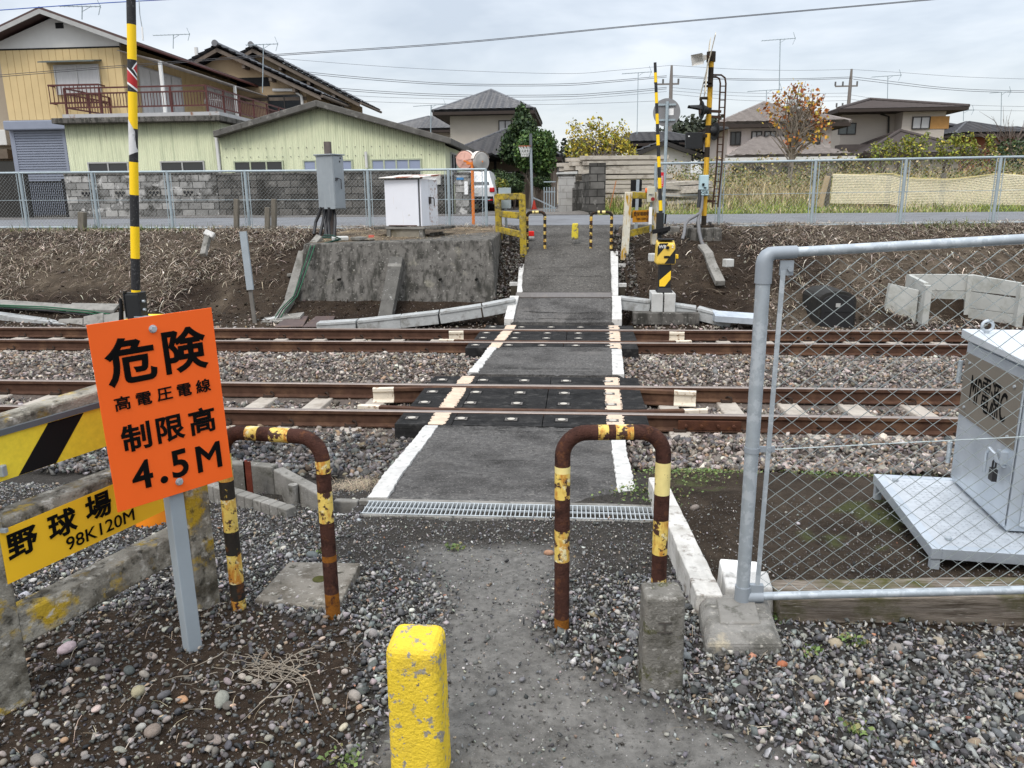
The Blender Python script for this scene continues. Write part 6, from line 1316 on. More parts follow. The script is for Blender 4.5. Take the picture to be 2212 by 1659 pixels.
def hip(parent, x0, x1, y0, y1, ze, zr, m, inset=None, fascia=None, **k):
    """hip roof over a rectangle; the ridge runs along x"""
    d = (y1 - y0) / 2; ins = d if inset is None else inset; a, b = x0 + ins, x1 - ins
    if a > b: a = b = (x0 + x1) / 2
    yc = (y0 + y1) / 2
    tiled('roof', (x0, y0, ze), (x1, y0, ze), (b, yc, zr), (a, yc, zr), m, parent, **k)
    tiled('roof', (x1, y0, ze), (x1, y1, ze), (b, yc, zr), (b + .001, yc, zr), m, parent, **k)
    tiled('roof', (x0, y1, ze), (x0, y0, ze), (a, yc, zr), (a - .001, yc, zr), m, parent, **k)
    MB().quad((x1, y1, ze), (x0, y1, ze), (a, yc, zr), (b, yc, zr)).build('rear_roof', m, parent)
    fm = fascia or mat('dark_fascia', (.05, .04, .035), .7)
    MB().bx(x0, x1, y0 - .02, y0 + .03, ze - .16, ze - .01).bx(x1 - .03, x1 + .02, y0 + .03, y1, ze - .16, ze - .01).bx(x0 - .02, x0 + .03, y0 + .03, y1, ze - .16, ze - .01).build('gutter', fm, parent)
    MB().bx(x0 + .05, x1 - .05, y0 + .05, y1 - .05, ze - .14, ze - .10).build('soffit', fm, parent)
    rm = MB(); rr = .09
    for p, q in (((a, yc, zr + .03), (b + .01, yc, zr + .03)), ((x0, y0, ze + .03), (a, yc, zr + .05)), ((x1, y0, ze + .03), (b, yc, zr + .05)), ((x1, y1, ze + .03), (b, yc, zr + .05)), ((x0, y1, ze + .03), (a, yc, zr + .05))): rm.tube([p, q], rr, 8)
    rm.build('ridge_tiles', m, parent, smooth=True)
WINF = mat('aluminium_frame', (.42, .42, .41), .4, .08, metal=.3); WINB = mat('dark_frame', (.035, .032, .03), .5, .1)
CURT = mat('pale_curtain', (.50, .50, .50), .8, .15, 6, stretch=(14, 1, .4)); BLIND = mat('blue_grey_blind', (.27, .31, .42), .5, .08, 20, stretch=(.5, .5, 30))
def window(parent, x0, x1, z0, z1, y, panes=2, fm=WINF, gm=DARKGLASS, depth=.06, t=.045):
    """window in a wall facing -Y"""
    mb = MB(); mb.bx(x0, x1, y - .03, y + depth, z0, z0 + t).bx(x0, x1, y - .03, y + depth, z1 - t, z1)
    for k in range(panes + 1): xc = x0 + t / 2 + (x1 - x0 - t) * k / panes; mb.bx(xc - t / 2, xc + t / 2, y - .025, y + depth, z0 + t, z1 - t)
    f = mb.build('window', fm, parent)
    MB().bx(x0 + t * .5, x1 - t * .5, y + .0, y + .012, z0 + t * .5, z1 - t * .5).build('pane', gm, f); return f
def windowx(parent, y0, y1, z0, z1, x, panes=2, fm=WINF, gm=DARKGLASS, t=.05):
    """window in a wall facing +X"""
    mb = MB(); mb.bx(x - .05, x + .03, y0, y1, z0, z0 + t).bx(x - .05, x + .03, y0, y1, z1 - t, z1)
    for k in range(panes + 1): yc = y0 + t / 2 + (y1 - y0 - t) * k / panes; mb.bx(x - .05, x + .025, yc - t / 2, yc + t / 2, z0 + t, z1 - t)
    f = mb.build('window', fm, parent); MB().bx(x - .01, x + .006, y0 + .02, y1 - .02, z0 + .02, z1 - .02).build('pane', gm, f); return f
def corrugated(name, x0, x1, y, zbot, ztopf, m, parent, period=.076, amp=.011, per=6):
    n = int((x1 - x0) / period * per); xs = np.linspace(x0, x1, n + 1); yy = y - amp * (1 + np.sin(xs * 2 * math.pi / period)); zt_ = np.array([ztopf(v) for v in xs])
    V = np.concatenate([np.stack([xs, yy, np.full(n + 1, zbot)], 1), np.stack([xs, yy, zt_], 1), np.stack([xs, xs * 0 + y + .06, zt_], 1)]); i = np.arange(n)
    f = np.concatenate([np.stack([i, i + 1, i + n + 2, i + n + 1], 1), np.stack([i + n + 1, i + n + 2, i + 2 * n + 3, i + 2 * n + 2], 1)])
    return npmesh(name, V, f, m, parent=parent, smooth=True)

TILEG = mat('grey_glazed_tile', (.085, .088, .097), .42, .2, 5, .1, 30, [((.15, .15, .155), 3, .5, .72)]); TILED = mat('dark_tile', (.050, .050, .054), .5, .2, 4, .1, 30)
TILEB = mat('brown_grey_slate', (.085, .072, .068), .7, .15, 5, .2, 30); TILEP = mat('pinkish_brown_tile', (.22, .195, .18), .75, .2, 4, .2, 30)
# ---- yellow house with balcony (left)
GREENC = mat('pale_green_corrugated', (.505, .53, .365), .6, .06, 1.2, .03, 30, [((.36, .39, .265), 1.6, .48, .70, (7, 1, .35)), ((.30, .28, .20), 3, .60, .74, (12, 1, .35))])
YWALL = mat('yellow_ribbed_cladding', (.60, .46, .245), .65, .06, 1.5, .03, 30); TAN = mat('tan_plaster', (.44, .335, .215), .9, .08, 2, .2, 60); YSHADE = mat('shaded_yellow_cladding', (.44, .33, .175), .7, .08, 2)
WPL = mat('white_plaster', (.62, .62, .60), .9, .05, 2, .1, 50); RDB = mat('red_brown_iron', (.085, .026, .022), .6, .15, 8); SHUT = mat('blue_grey_shutter', (.235, .26, .325), .5, .06, 3)
Ya = 28.0
xL = PY(8, 180, Ya).x; xR = PY(268, 180, Ya).x; zF = PY(140, 258, Ya).z; zW = PY(140, 104, Ya).z; zAp = PY(112, 30, Ya).z; xAp = PY(112, 30, Ya).x; g0 = 1.1
root = thing('yellow_house', 'yellow two storey house with white gable and red brown balcony at left', 'house', ((xL + xR) / 2, Ya, g0))
zE = zAp - (xR + .9 - xAp) * .36; Yend = 47.0
zgR = zAp - (xR - xAp) * .36; zgL = zAp - (xAp - xL) * .36
# ribbed yellow front
mb = MB(); nrib = 17
for i in range(nrib): a = xL + (xR - xL) * i / nrib; b = xL + (xR - xL) * (i + 1) / nrib; mb.bx(a + .008, b - .008, Ya - .02, Ya + .1, zF, zW); mb.bx(a - .008, a + .008, Ya - .004, Ya + .1, zF, zW)
mb.build('front_wall', YWALL, root)
MB().prism([(xL, Ya - .01, zW), (xR, Ya - .01, zW), (xR, Ya - .01, zgR - .1), (xAp, Ya - .01, zAp - .12), (xL, Ya - .01, zgL - .1)], (0, .1, 0)).build('gable_wall', WPL, root)
MB().bx(xL, xR, Ya - .035, Ya, zW - .03, zW + .02).build('trim', BLACK, root)
q = PY(127, 55, Ya - .05); MB().bx(q.x - .14, q.x + .14, Ya - .04, Ya, q.z - .09, q.z + .09).build('gable_vent', BLACK, root)
MB().bx(xL, xR - .12, Ya + .1, Yend, g0, zW).build('house_body', TAN, root)
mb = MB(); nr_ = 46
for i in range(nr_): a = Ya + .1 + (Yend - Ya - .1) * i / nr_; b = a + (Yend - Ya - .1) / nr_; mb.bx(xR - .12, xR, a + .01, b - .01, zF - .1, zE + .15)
mb.build('side_wall', YSHADE, root)  # yellow cladding darkened in its colour for the shaded side of the house
ROOFA = mat('brown_metal_roof', (.075, .045, .04), .6, .15, 5)
def slab_roof(p, th=.10, m=ROOFA, name='roof'): return MB().prism([Vector(v) for v in p], (0, 0, th)).build(name, m, root)
xro = xR + .95; slab_roof([(xAp, Ya - .65, zAp), (xro, Ya - .65, zAp - (xro - xAp) * .36), (xro, Yend + .5, zAp - (xro - xAp) * .36), (xAp, Yend + .5, zAp)]); xlo = xL - .9
slab_roof([(xlo, Ya - .65, zAp - (xAp - xlo) * .36), (xAp, Ya - .65, zAp), (xAp, Yend + .5, zAp), (xlo, Yend + .5, zAp - (xAp - xlo) * .36)])
for a, b in (((xAp, zAp), (xro, zAp - (xro - xAp) * .36)), ((xlo, zAp - (xAp - xlo) * .36), (xAp, zAp))):
    MB().prism([(a[0], Ya - .68, a[1] - .13), (b[0], Ya - .68, b[1] - .13), (b[0], Ya - .68, b[1] + .02), (a[0], Ya - .68, a[1] + .02)], (0, .03, 0)).build('barge_board', mat('grey_white_board', (.36, .36, .35), .7, .1), root)
MB().tube([(xro + .06, Ya - .6, zE - .02), (xro + .06, Yend, zE - .02)], .045, 8).build('gutter', RDB, root, smooth=True)
# window with hood and red grille
wx0, wx1 = PY(120, 160, Ya).x, PY(217, 160, Ya).x; wz0, wz1 = PY(170, 205, Ya).z, PY(170, 140, Ya).z
window(root, wx0, wx1, wz0, wz1, Ya - .06, 2, WINF, CURT)
MB().hexa([(wx0 - .28, Ya - .5, wz1 + .02), (wx1 + .12, Ya - .5, wz1 + .02), (wx1 + .12, Ya - .02, wz1 + .10), (wx0 - .28, Ya - .02, wz1 + .10), (wx0 - .28, Ya - .5, wz1 + .06), (wx1 + .12, Ya - .5, wz1 + .06), (wx1 + .12, Ya - .02, wz1 + .16), (wx0 - .28, Ya - .02, wz1 + .16)]).build('window_hood', mat('grey_green_hood', (.10, .12, .115), .5), root)
mb = MB(); gz0, gz1 = PY(170, 225, Ya).z, PY(170, 187, Ya).z
for z in (gz0, gz1): mb.bx(wx0 - .1, wx1 + .12, Ya - .40, Ya - .36, z - .03, z + .03)
for i in range(13): x = wx0 - .08 + (wx1 - wx0 + .18) * i / 12; mb.bx(x - .012, x + .012, Ya - .39, Ya - .37, gz0, gz1)
for x in (wx0 - .09, wx1 + .1): mb.bx(x - .02, x + .02, Ya - .39, Ya, gz0 - .02, gz0 + .02); mb.bx(x - .02, x + .02, Ya - .39, Ya, gz1 - .02, gz1 + .02)
mb.build('window_grille', RDB, root)
# side windows and white posts, awning
for (y0_, y1_) in ((Ya + 1.0, Ya + 4.2), (Ya + 6.2, Ya + 10.0)):
    windowx(root, y0_, y1_, zF + .1, zF + 1.95, xR + .02, 4, WINF, CURT)
MB().hexa([(xR, Ya - .2, zE - .12), (xR + 1.5, Ya - .2, zE - .50), (xR + 1.5, Ya + 12, zE - .50), (xR, Ya + 12, zE - .12), (xR, Ya - .2, zE - .09), (xR + 1.5, Ya - .2, zE - .47), (xR + 1.5, Ya + 12, zE - .47), (xR, Ya + 12, zE - .09)]).build('awning', mat('grey_corrugated_awning', (.30, .27, .25), .6, .15, 8, stretch=(1, 8, 1)), root)
for y_ in (Ya - .1, Ya + 6.0, Ya + 11.8): MB().bx(xR + 1.42, xR + 1.52, y_ - .05, y_ + .05, zF - .1, zE - .5).build('awning_post', WPL, root)
# shutter and ground floor
sx0, sx1 = xL + .15, xL + 2.6
mb = MB(); zs = PY(90, 282, Ya).z; 
for i in range(34): z = g0 + (zs - g0) * i / 34; mb.bx(sx0, sx1, Ya - .07, Ya - .02, z, z + (zs - g0) / 34 - .03); mb.bx(sx0, sx1, Ya - .03, Ya - .02, z + (zs - g0) / 34 - .03, z + (zs - g0) / 34)
mb.build('shutter', SHUT, root); MB().bx(xL - .02, sx1 + .1, Ya - .35, Ya + .0, zs, zF - .04).build('shutter_box', SHUT, root, bevel=.04)
MB().bx(xL - .02, sx0, Ya - .08, Ya + .02, g0, zs).bx(sx0 + 1.85, sx0 + 1.95, Ya - .08, Ya - .02, g0, zs).build('shutter_frame', SHUT, root)
# green flat roofed annex with balcony
Yg = 25.6; ax0, ax1 = PY(143, 300, Yg).x, PY(478, 300, Yg).x; zs0, zs1 = PY(300, 266, Yg).z, PY(300, 250, Yg).z
corrugated('annex_wall', ax0, ax1, Yg, g0, lambda v: zs0, GREENC, root)
MB().bx(ax0, ax1 - .02, Yg + .07, 44, g0, zs0 - .02).build('annex_body', GREENC, root)
MB().bx(ax0 - .2, ax1 + .18, Yg - .35, 44.3, zs0 - .0, zs1 - .06).build('annex_roof', CONCD, root, bevel=.02)
MB().bx(ax0 + .2, ax1 + .16, Yg - .33, 44.2, zs1 - .06, zs1 + .05).build('balcony_floor', mat('rusty_white_edge', (.42, .42, .42), .7, .1, 3, .1, 30, [((.22, .10, .05), 4, .58, .70)]), root)
zr0, zr1 = zs1 + .05, PY(300, 189, Yg).z; rx0, rx1 = PY(148, 220, Yg).x, PY(452, 220, Yg).x
mb = MB()
def railrun(a, b, n, posts, p0_=0):
    a = Vector(a); b = Vector(b)
    for z in (zr1, zr1 - .17, zr0 + .22): mb.bar(a + Vector((0, 0, z)), b + Vector((0, 0, z)), .045, .045)
    for i in range(n + 1): p = a.lerp(b, i / n); mb.bx(p.x - .009, p.x + .009, p.y - .009, p.y + .009, zr0 + .22, zr1 - .17)
    for i in range(p0_, posts + 1): p = a.lerp(b, i / posts); mb.bx(p.x - .028, p.x + .028, p.y - .028, p.y + .028, zr0, zr1)
railrun((rx0, Yg - .15, 0), (rx1, Yg - .15, 0), 46, 4); railrun((rx1, Yg - .15, 0), (rx1, 43, 0), 120, 14, 1); railrun((rx0, Yg - .15, 0), (rx0 + .1, Ya - .2, 0), 16, 2, 1)
mb.build('balcony_railing', RDB, root)
for px0, px1 in ((190, 278), (347, 442)): a = PY(px0, 350, Yg).x; b = PY(px1, 350, Yg).x; window(root, a, b, PY(300, 392, Yg).z, PY(300, 349, Yg).z, Yg - .03, 2, WINF, DARKGLASS)
pd = PY(468, 290, Yg - .1); MB().tube([(pd.x + .12, Yg - .05, PY(468, 285, Yg).z), (pd.x, Yg - .15, PY(468, 292, Yg).z), (pd.x, Yg - .1, g0 + .3)], .06, 8).build('downpipe', WPL, root, smooth=True)
p = PY(383, 212, Ya + 4); c = Vector((xR + .9, Ya + 5, p.z)); mb = MB()
for k in range(8): a_ = R(45 * k); mb.tube([c + Vector((0, 0, .3)), c + Vector((.35 * math.cos(a_), .35 * math.sin(a_), 0)), c + Vector((.35 * math.cos(a_), .35 * math.sin(a_), -.12))], .012, 5)
mb.tube([c + Vector((.35 * math.cos(R(30 * k)), .35 * math.sin(R(30 * k)), 0)) for k in range(13)], .018, 6); o = mb.build('clothes_hanger', WPL); tag(o, 'round hanger with clothes pegs over the balcony', 'clothes hanger')
p = PY(640, 205, 30)
# ---- green corrugated workshop
Yw_ = 25.5; gx0, gx1 = PY(476, 320, Yw_).x, PY(962, 320, Yw_).x; apx = PY(690, 222, Yw_); eL_, eR_ = PY(470, 288, Yw_), PY(978, 303, Yw_)
root = thing('green_workshop', 'pale green corrugated workshop with a grey gable roof behind the block wall', 'workshop', ((gx0 + gx1) / 2, Yw_, g0))
def gtop(x): return (apx.z - (apx.x - x) * (apx.z - eL_.z) / (apx.x - eL_.x) if x < apx.x else apx.z - (x - apx.x) * (apx.z - eR_.z) / (eR_.x - apx.x)) - .12
corrugated('front_wall', gx0, gx1, Yw_, g0, gtop, GREENC, root)
MB().prism([(gx0, Yw_ + .07, g0), (gx1 - .01, Yw_ + .07, g0), (gx1 - .01, Yw_ + .07, gtop(gx1) - .1), (apx.x, Yw_ + .07, gtop(apx.x) - .05), (gx0, Yw_ + .07, gtop(gx0) - .1)], (0, 12, 0)).build('workshop_body', GREENC, root)
GROOF = mat('weathered_slate_sheet', (.12, .115, .105), .95, .25, 4, .6, 50, [((.24, .23, .21), 5, .55, .70), ((.05, .048, .04), 7, .58, .72)])
for a, b in ((eL_, apx), (apx, eR_)):
    d = Vector((0, 0, .15)); MB().hexa([a - d + Vector((0, -.35, 0)), b - d + Vector((0, -.35, 0)), Vector((b.x, Yw_ + 12.3, b.z)) - d, Vector((a.x, Yw_ + 12.3, a.z)) - d, a + d * .3 + Vector((0, -.35, 0)), b + d * .3 + Vector((0, -.35, 0)), Vector((b.x, Yw_ + 12.3, b.z)) + d * .3, Vector((a.x, Yw_ + 12.3, a.z)) + d * .3]).build('roof', GROOF, root, bevel=.02)
mb = MB()
for x in np.arange(gx0 + .2, gx1 - .1, .27):
    for zz_ in (PY(700, 318, Yw_).z, PY(700, 337, Yw_).z): mb.cyl((x, Yw_ - .035, zz_), (x, Yw_ - .02, zz_), .016, 6)
mb.build('roofing_bolts', mat('grey_bolt', (.2, .2, .18), .6), root)
for px0, px1, gm, pn_ in ((505, 612, DARKGLASS, 3), (655, 762, BLIND, 4), (802, 911, BLIND, 4)): a = PY(px0, 345, Yw_).x; b = PY(px1, 345, Yw_).x; window(root, a, b, PY(700, 385, Yw_).z, PY(700, 345, Yw_).z, Yw_ - .035, pn_, mat('pale_green_frame', (.42, .46, .33), .5), gm)
pv = PY(792, 335, Yw_); MB().tube([(pv.x, Yw_ - .10, pv.z + .1), (pv.x + .01, Yw_ - .10, pv.z - .4)], .045, 8).build('stove_pipe', WPL, root, smooth=True)
windowx(root, Yw_ + 1.0, Yw_ + 2.2, g0 + 1.0, g0 + 2.0, gx1 + .01, 2, WINF, DARKGLASS)

# ---- brown tiled house behind
def gable_house(name, label, apex, eaveR, Y, depth, wallm, roofm, loc_g=1.1, gm=None, beams=True, over=.7):
    A = PY(*apex, Y); E = PY(*eaveR, Y); w = E.x - A.x; root = thing(name, label, 'house', (A.x, Y + over, loc_g)); sl = (A.z - E.z) / w
    wx = w - .9; MB().prism([(A.x - wx, Y + over, loc_g), (A.x + wx, Y + over, loc_g), (A.x + wx, Y + over, A.z - sl * wx - .25), (A.x, Y + over, A.z - .25), (A.x - wx, Y + over, A.z - sl * wx - .25)], (0, depth, 0)).build('wall', wallm, root)
    tiled('roof', (E.x, Y, E.z), (E.x, Y + depth + 1, E.z), (A.x, Y + depth + 1, A.z), (A.x, Y, A.z), roofm, root, su=4); tiled('roof', (2 * A.x - E.x, Y + depth + 1, E.z), (2 * A.x - E.x, Y, E.z), (A.x, Y, A.z), (A.x, Y + depth + 1, A.z), roofm, root, su=4)
    bw = mat('brown_timber', (.14, .115, .095), .8, .2, 5)
    for s_ in (1, -1): MB().prism([(A.x, Y + .02, A.z - .24), (A.x + s_ * w, Y + .02, E.z - .22), (A.x + s_ * w, Y + .02, E.z - .04), (A.x, Y + .02, A.z - .05)], (0, .08, 0)).build('barge_board', bw, root)
    MB().tube([(A.x, Y - .05, A.z + .10), (A.x, Y + depth + 1, A.z + .08)], .11, 10).build('ridge_tiles', roofm, root, smooth=True)
    MB().cyl((A.x, Y - .16, A.z + .12), (A.x, Y - .04, A.z + .10), .15, 12).build('ridge_end', roofm, root, smooth=True)
    MB().bx(A.x + .25, A.x + wx * .55, Y + over - .03, Y + over, A.z - sl * wx * .55 - .35 - .35, A.z - sl * wx * .55 - .3).build('dark_louver', BLACK, root)
    for k in (.3, .62, .9): MB().bx(A.x + wx * k - .07, A.x + wx * k + .07, Y + .1, Y + over, A.z - sl * wx * k - .42, A.z - sl * wx * k - .27).build('purlin_end', bw, root)
    MB().bx(A.x - wx, A.x + wx, Y + over - .05, Y + over, A.z - sl * wx - .55, A.z - sl * wx - .40).build('beam', bw, root)
    MB().tube([(E.x + .08, Y, E.z - .05), (E.x + .08, Y + depth + 1, E.z - .05)], .07, 8).build('gutter', bw, root, smooth=True)
    return root, A, E, wx
r_, A, E, wx = gable_house('tiled_house', 'brown plastered house with grey tiles, its front gable just behind the balcony', (467, 100), (692, 205), 37, 3.6, TAN, TILEG)
window(r_, A.x + 2.0, A.x + 3.6, PY(600, 245, 37.7).z, PY(600, 205, 37.7).z, 37.66, 2, WINB, DARKGLASS); MB().tube([(A.x + 2.3, 37.6, PY(590, 195, 37.7).z), (A.x + 3.3, 37.55, PY(590, 196, 37.7).z), (A.x + 3.7, 37.5, PY(590, 210, 37.7).z), (A.x + 3.75, 37.5, PY(590, 250, 37.7).z)], .07, 8).build('vent_pipe', WPL, r_, smooth=True)
r_, A, E, wx = gable_house('tiled_house', 'brown plastered house with grey tiles, the higher gable furthest back at left', (544, 102), (776, 221), 41, 3.2, TAN, TILEG)
window(r_, E.x - 2.1, E.x - 1.0, PY(760, 262, 41.7).z, PY(760, 228, 41.7).z, 41.66, 2, WINB, CURT)

# ---- grey hip roofed house, centre
CRW = mat('cream_grey_render', (.50, .455, .39), .9, .06, 1.5, .1, 40); root = None
Y = 41.0; x0, x1 = PY(972, 260, Y).x, PY(1125, 260, Y).x; ze = PY(1050, 243, Y).z; zr = PY(1050, 199, Y + 3.3).z
root = thing('hip_roof_house', 'cream house with a grey tiled pyramid roof behind the conifer', 'house', ((x0 + x1) / 2, Y, 1.1))
MB().bx(x0, x1, Y, Y + 6, 1.1, ze - .12).build('wall', CRW, root); hip(root, x0 - .75, x1 + .75, Y - .75, Y + 6.75, ze, zr, TILEG)
w0, w1 = PY(1077, 270, Y), PY(1106, 270, Y); window(root, w0.x, w1.x, PY(1090, 284, Y).z, PY(1090, 260, Y).z, Y - .04, 2, WINB, CURT)
Yl = 34.0; lx0, lx1 = PY(975, 380, Yl).x, PY(1195, 380, Yl).x; zl_ = PY(1080, 342, Yl).z
MB().bx(lx0, lx1, Yl, Yl + 6.9, 1.1, zl_ - .1).build('lower_wall', mat('brown_grey_wall', (.22, .175, .14), .85, .1, 2), root)
hip(root, lx0 - .5, lx1 + .35, Yl - .6, Yl + 8, zl_, PY(1045, 283, Yl + 3.7).z, TILED, inset=2.6)
MB().bx(lx0 + 1.0, lx1 - 1.2, Yl - .03, Yl - .0, 1.25, zl_ - .55).build('garage_opening', mat('dark_opening', (.02, .018, .018), .8), root)
for z in (.62, .95): MB().bx(lx0 + 1.2, lx1 - 1.6, Yl - .06, Yl - .03, zl_ - z, zl_ - z + .05).build('light_strip', WHT, root)
# dark carport roof
ca, cb2 = PY(955, 352, 30), PY(1062, 330, 30); root = thing('carport', 'black sloping carport roof between the workshop and the cream house', 'carport', (ca.x + .9, 30, 1.1))
MB().hexa([ca + Vector((0, 0, -.08)), cb2 + Vector((0, 0, -.08)), cb2 + Vector((0, 3.4, -.08)), ca + Vector((0, 3.4, -.08)), ca, cb2, cb2 + Vector((0, 3.4, 0)), ca + Vector((0, 3.4, 0))]).build('roof', BLACK, root)
for p in (ca + Vector((.3, .2, -.1)), cb2 + Vector((-.2, .2, -.1)), ca + Vector((.3, 3.2, -.1)), cb2 + Vector((-.2, 3.2, -.1))): MB().bx(p.x - .05, p.x + .05, p.y - .05, p.y + .05, 1.1, p.z).build('post', BLACK, root)
# small tiled roof far behind the workshop
p = PY(925, 268, 52); root = thing('tiled_house', 'small grey tiled roof showing just above the workshop eave', 'house', (p.x, 52, 1.2)); MB().bx(p.x - 2.6, p.x + 2.6, 51, 56, 1.2, p.z - .5).build('wall', CRW, root); hip(root, p.x - 3.3, p.x + 3.3, 50.4, 56.6, p.z - .5, p.z + .55, TILEG, su=3)

# ---- right hand houses
PINK = mat('pale_pink_render', (.60, .535, .505), .9, .05, 1.5, .1, 40); GREYB = mat('grey_beige_siding', (.50, .45, .395), .85, .05, 2, .1, 40, stretch=(1, 1, 8))
Y = 37.0; x0, x1 = PY(1572, 300, Y).x, PY(1795, 300, Y).x; ze = PY(1680, 269, Y).z
root = thing('pink_house', 'pale pink two storey house behind the orange leaved tree', 'house', ((x0 + x1) / 2, Y, 1.2))
MB().bx(x0, x1, Y, Y + 7, 1.2, ze - .1).build('wall', PINK, root); hip(root, x0 - .6, x1 + .6, Y - .6, Y + 7.6, ze, ze + 1.25, TILEP, su=3)
for a, b in ((1577, 1600), (1622, 1645), (1650, 1676), (1690, 1722), (1740, 1772)): window(root, PY(a, 300, Y).x, PY(b, 300, Y).x, PY(1680, 313, Y).z, PY(1680, 283, Y).z, Y - .04, 2, WINB, (DARKGLASS, CURT)[(a // 2) % 2])
Yp = 34.0; px0, px1 = PY(1560, 350, Yp).x, PY(1815, 350, Yp).x; zp = PY(1680, 341, Yp).z
MB().bx(px0 + .5, px1 - .5, Yp, Yp + 3, 1.2, zp - .1).build('lower_wall', PINK, root); tiled('lower_roof', (px0, Yp - .6, zp), (px1 + .4, Yp - .6, zp), (px1 - 1.9, Yp + 3, zp + 1.05), (px0 + 2.0, Yp + 3, zp + 1.05), TILEP, root, su=3)
for a in (1580, 1625, 1690): q = PY(a, 365, Yp); MB().bx(q.x, q.x + .5, Yp - .03, Yp - .005, 1.9, zp - .35).build('dark_window', DARKGLASS, root)
MB().bx(px0, px1 + .4, Yp - .68, Yp - .6, zp - .14, zp).build('gutter', WPL, root)
# white gable house with dark tiles, behind the planks
Y = 42.0; Ap = PY(1437, 304, Y); El = PY(1362, 333, Y); Er = PY(1522, 334, Y)
root = thing('white_gable_house', 'white gabled house with dark tiles behind the plank stack', 'house', (Ap.x, Y, 1.2))
MB().prism([(El.x + .6, Y + .5, 1.2), (Er.x - .6, Y + .5, 1.2), (Er.x - .6, Y + .5, Er.z), (Ap.x, Y + .5, Ap.z - .2), (El.x + .6, Y + .5, El.z)], (0, 8, 0)).build('wall', WPL, root)
tiled('roof', Er, Er + Vector((0, 9, 0)), Ap + Vector((0, 9, 0)), Ap, TILED, root, su=3); tiled('roof', El + Vector((0, 9, 0)), El, Ap, Ap + Vector((0, 9, 0)), TILED, root, su=3)
for a, b in ((El, Ap), (Ap, Er)): MB().prism([a + Vector((0, .0, -.22)), b + Vector((0, .0, -.22)), b, a], (0, .06, 0)).build('barge_board', WINB, root)
p = PY(1426, 284, 47); hip(root, p.x - 3.2, p.x + 2.6, 45, 52, p.z - .75, p.z, TILED, inset=2, su=3)
# grey beige house
Y = 44.0; x0, x1 = PY(1930, 290, Y).x, PY(2020, 290, Y).x; xl0 = PY(1803, 290, Y + 1).x; ze = PY(1930, 240, Y).z
root = thing('grey_house', 'grey beige two storey house with a dark hip roof at right', 'house', ((xl0 + x1) / 2, Y, 1.2))
MB().bx(xl0, x1, Y + .02, Y + 7.5, 1.2, ze - .1).build('wall', GREYB, root); MB().bx(x0, x1, Y - 1.0, Y + .02, 1.2, ze - .1).build('front_bay', GREYB, root)
hip(root, xl0 - .7, x1 + .8, Y - 1.6, Y + 8.1, ze, PY(1935, 214, Y + 3).z, TILEB, inset=3.6, period=.9, amp=.006, course=.3, step=.015, su=3)
window(root, PY(1808, 310, Y).x, PY(1846, 310, Y).x, PY(1825, 291, Y).z, PY(1825, 266, Y).z, Y - .02, 2, WINB, mat('grey_glass', (.10, .12, .12), .2)); q0, q1 = PY(1966, 300, Y - 1), PY(2004, 300, Y - 1); window(root, q0.x, q1.x, PY(1985, 279, Y - 1).z, PY(1985, 252, Y - 1).z, Y - 1.05, 2, WINB, CURT); MB().bx(q1.x + .03, q1.x + .95, Y - 1.04, Y - .99, PY(1985, 279, Y - 1).z, PY(1985, 252, Y - 1).z).build('orange_panel', mat('orange_tan_panel', (.46, .25, .09), .7), root)
MB().tube([PY(1902, 246, Y - .1), PY(1920, 252, Y - .1), PY(1918, 330, Y - .1)], .05, 8).build('downpipe', WINB, root, smooth=True)
Yq = 39.5; a, b, t_ = PY(1868, 331, Yq), PY(2120, 331, Yq), PY(1962, 284, Yq + 3); MB().bx(a.x + .7, b.x - .7, Yq + .6, Yq + 4.6, 1.2, a.z - .1).build('lower_wall', GREYB, root); hip(root, a.x, b.x, Yq, Yq + 6, a.z, t_.z, TILEB, inset=3.0, period=.9, amp=.006, course=.3, step=.015, su=3)
MB().bx(PY(1803, 320, Y).x, PY(1935, 320, Y).x, Y - .9, Y, PY(1850, 328, Y).z - .1, PY(1850, 314, Y).z).build('porch_roof', TILEB, root)
# far right tiled houses
for (l, xa_, xb_, ye, yr, Y, wm) in (('small grey tiled house directly right of the grey house', 2018, 2080, 275, 261, 54, GREYB), ('wide grey tiled house with a red brown wall at the far right', 2062, 2235, 290, 265, 50, mat('red_brown_wall', (.24, .10, .065), .8, .1)), ('low dark tiled roof at the right frame edge', 2150, 2330, 300, 276, 56, GREYB)):
    a, b = PY(xa_, ye, Y), PY(xb_, ye, Y); root = thing('tiled_house', l, 'house', ((a.x + b.x) / 2, Y + 3, 1.2)); MB().bx(a.x + .7, b.x - .7, Y + .7, Y + 6, 1.2, a.z - .1).build('wall', wm, root); hip(root, a.x, b.x, Y, Y + 7, a.z, PY((xa_ + xb_) / 2, yr, Y + 3.5).z, TILED, inset=2.2, su=3)
# neighbour house at the left edge
p = PY(-5, 200, 29); root = thing('beige_house', 'beige house at the left edge with an air conditioner', 'house', (p.x - 3, 29.5, 1.1)); MB().bx(p.x - 6, xL - .55, 29.2, 36, 1.1, PY(0, 75, 29).z).build('wall', mat('beige_render', (.34, .29, .225), .9, .06, 2), root); q = PY(2, 297, 28.9); MB().bx(q.x - .6, q.x + .22, 28.88, 29.2, q.z - .28, q.z + .28).build('air_conditioner', WPL, root, bevel=.02); MB().bx(p.x - 6, xL - .5, 28.3, 29.2, PY(0, 345, 29).z, PY(0, 325, 29).z).build('canopy', mat('brown_canopy', (.14, .11, .085), .8), root); MB().bx(p.x - 6, xL - .6, 29.15, 29.2, 1.1, PY(0, 348, 29).z).build('dark_doorway', DARKGLASS, root)

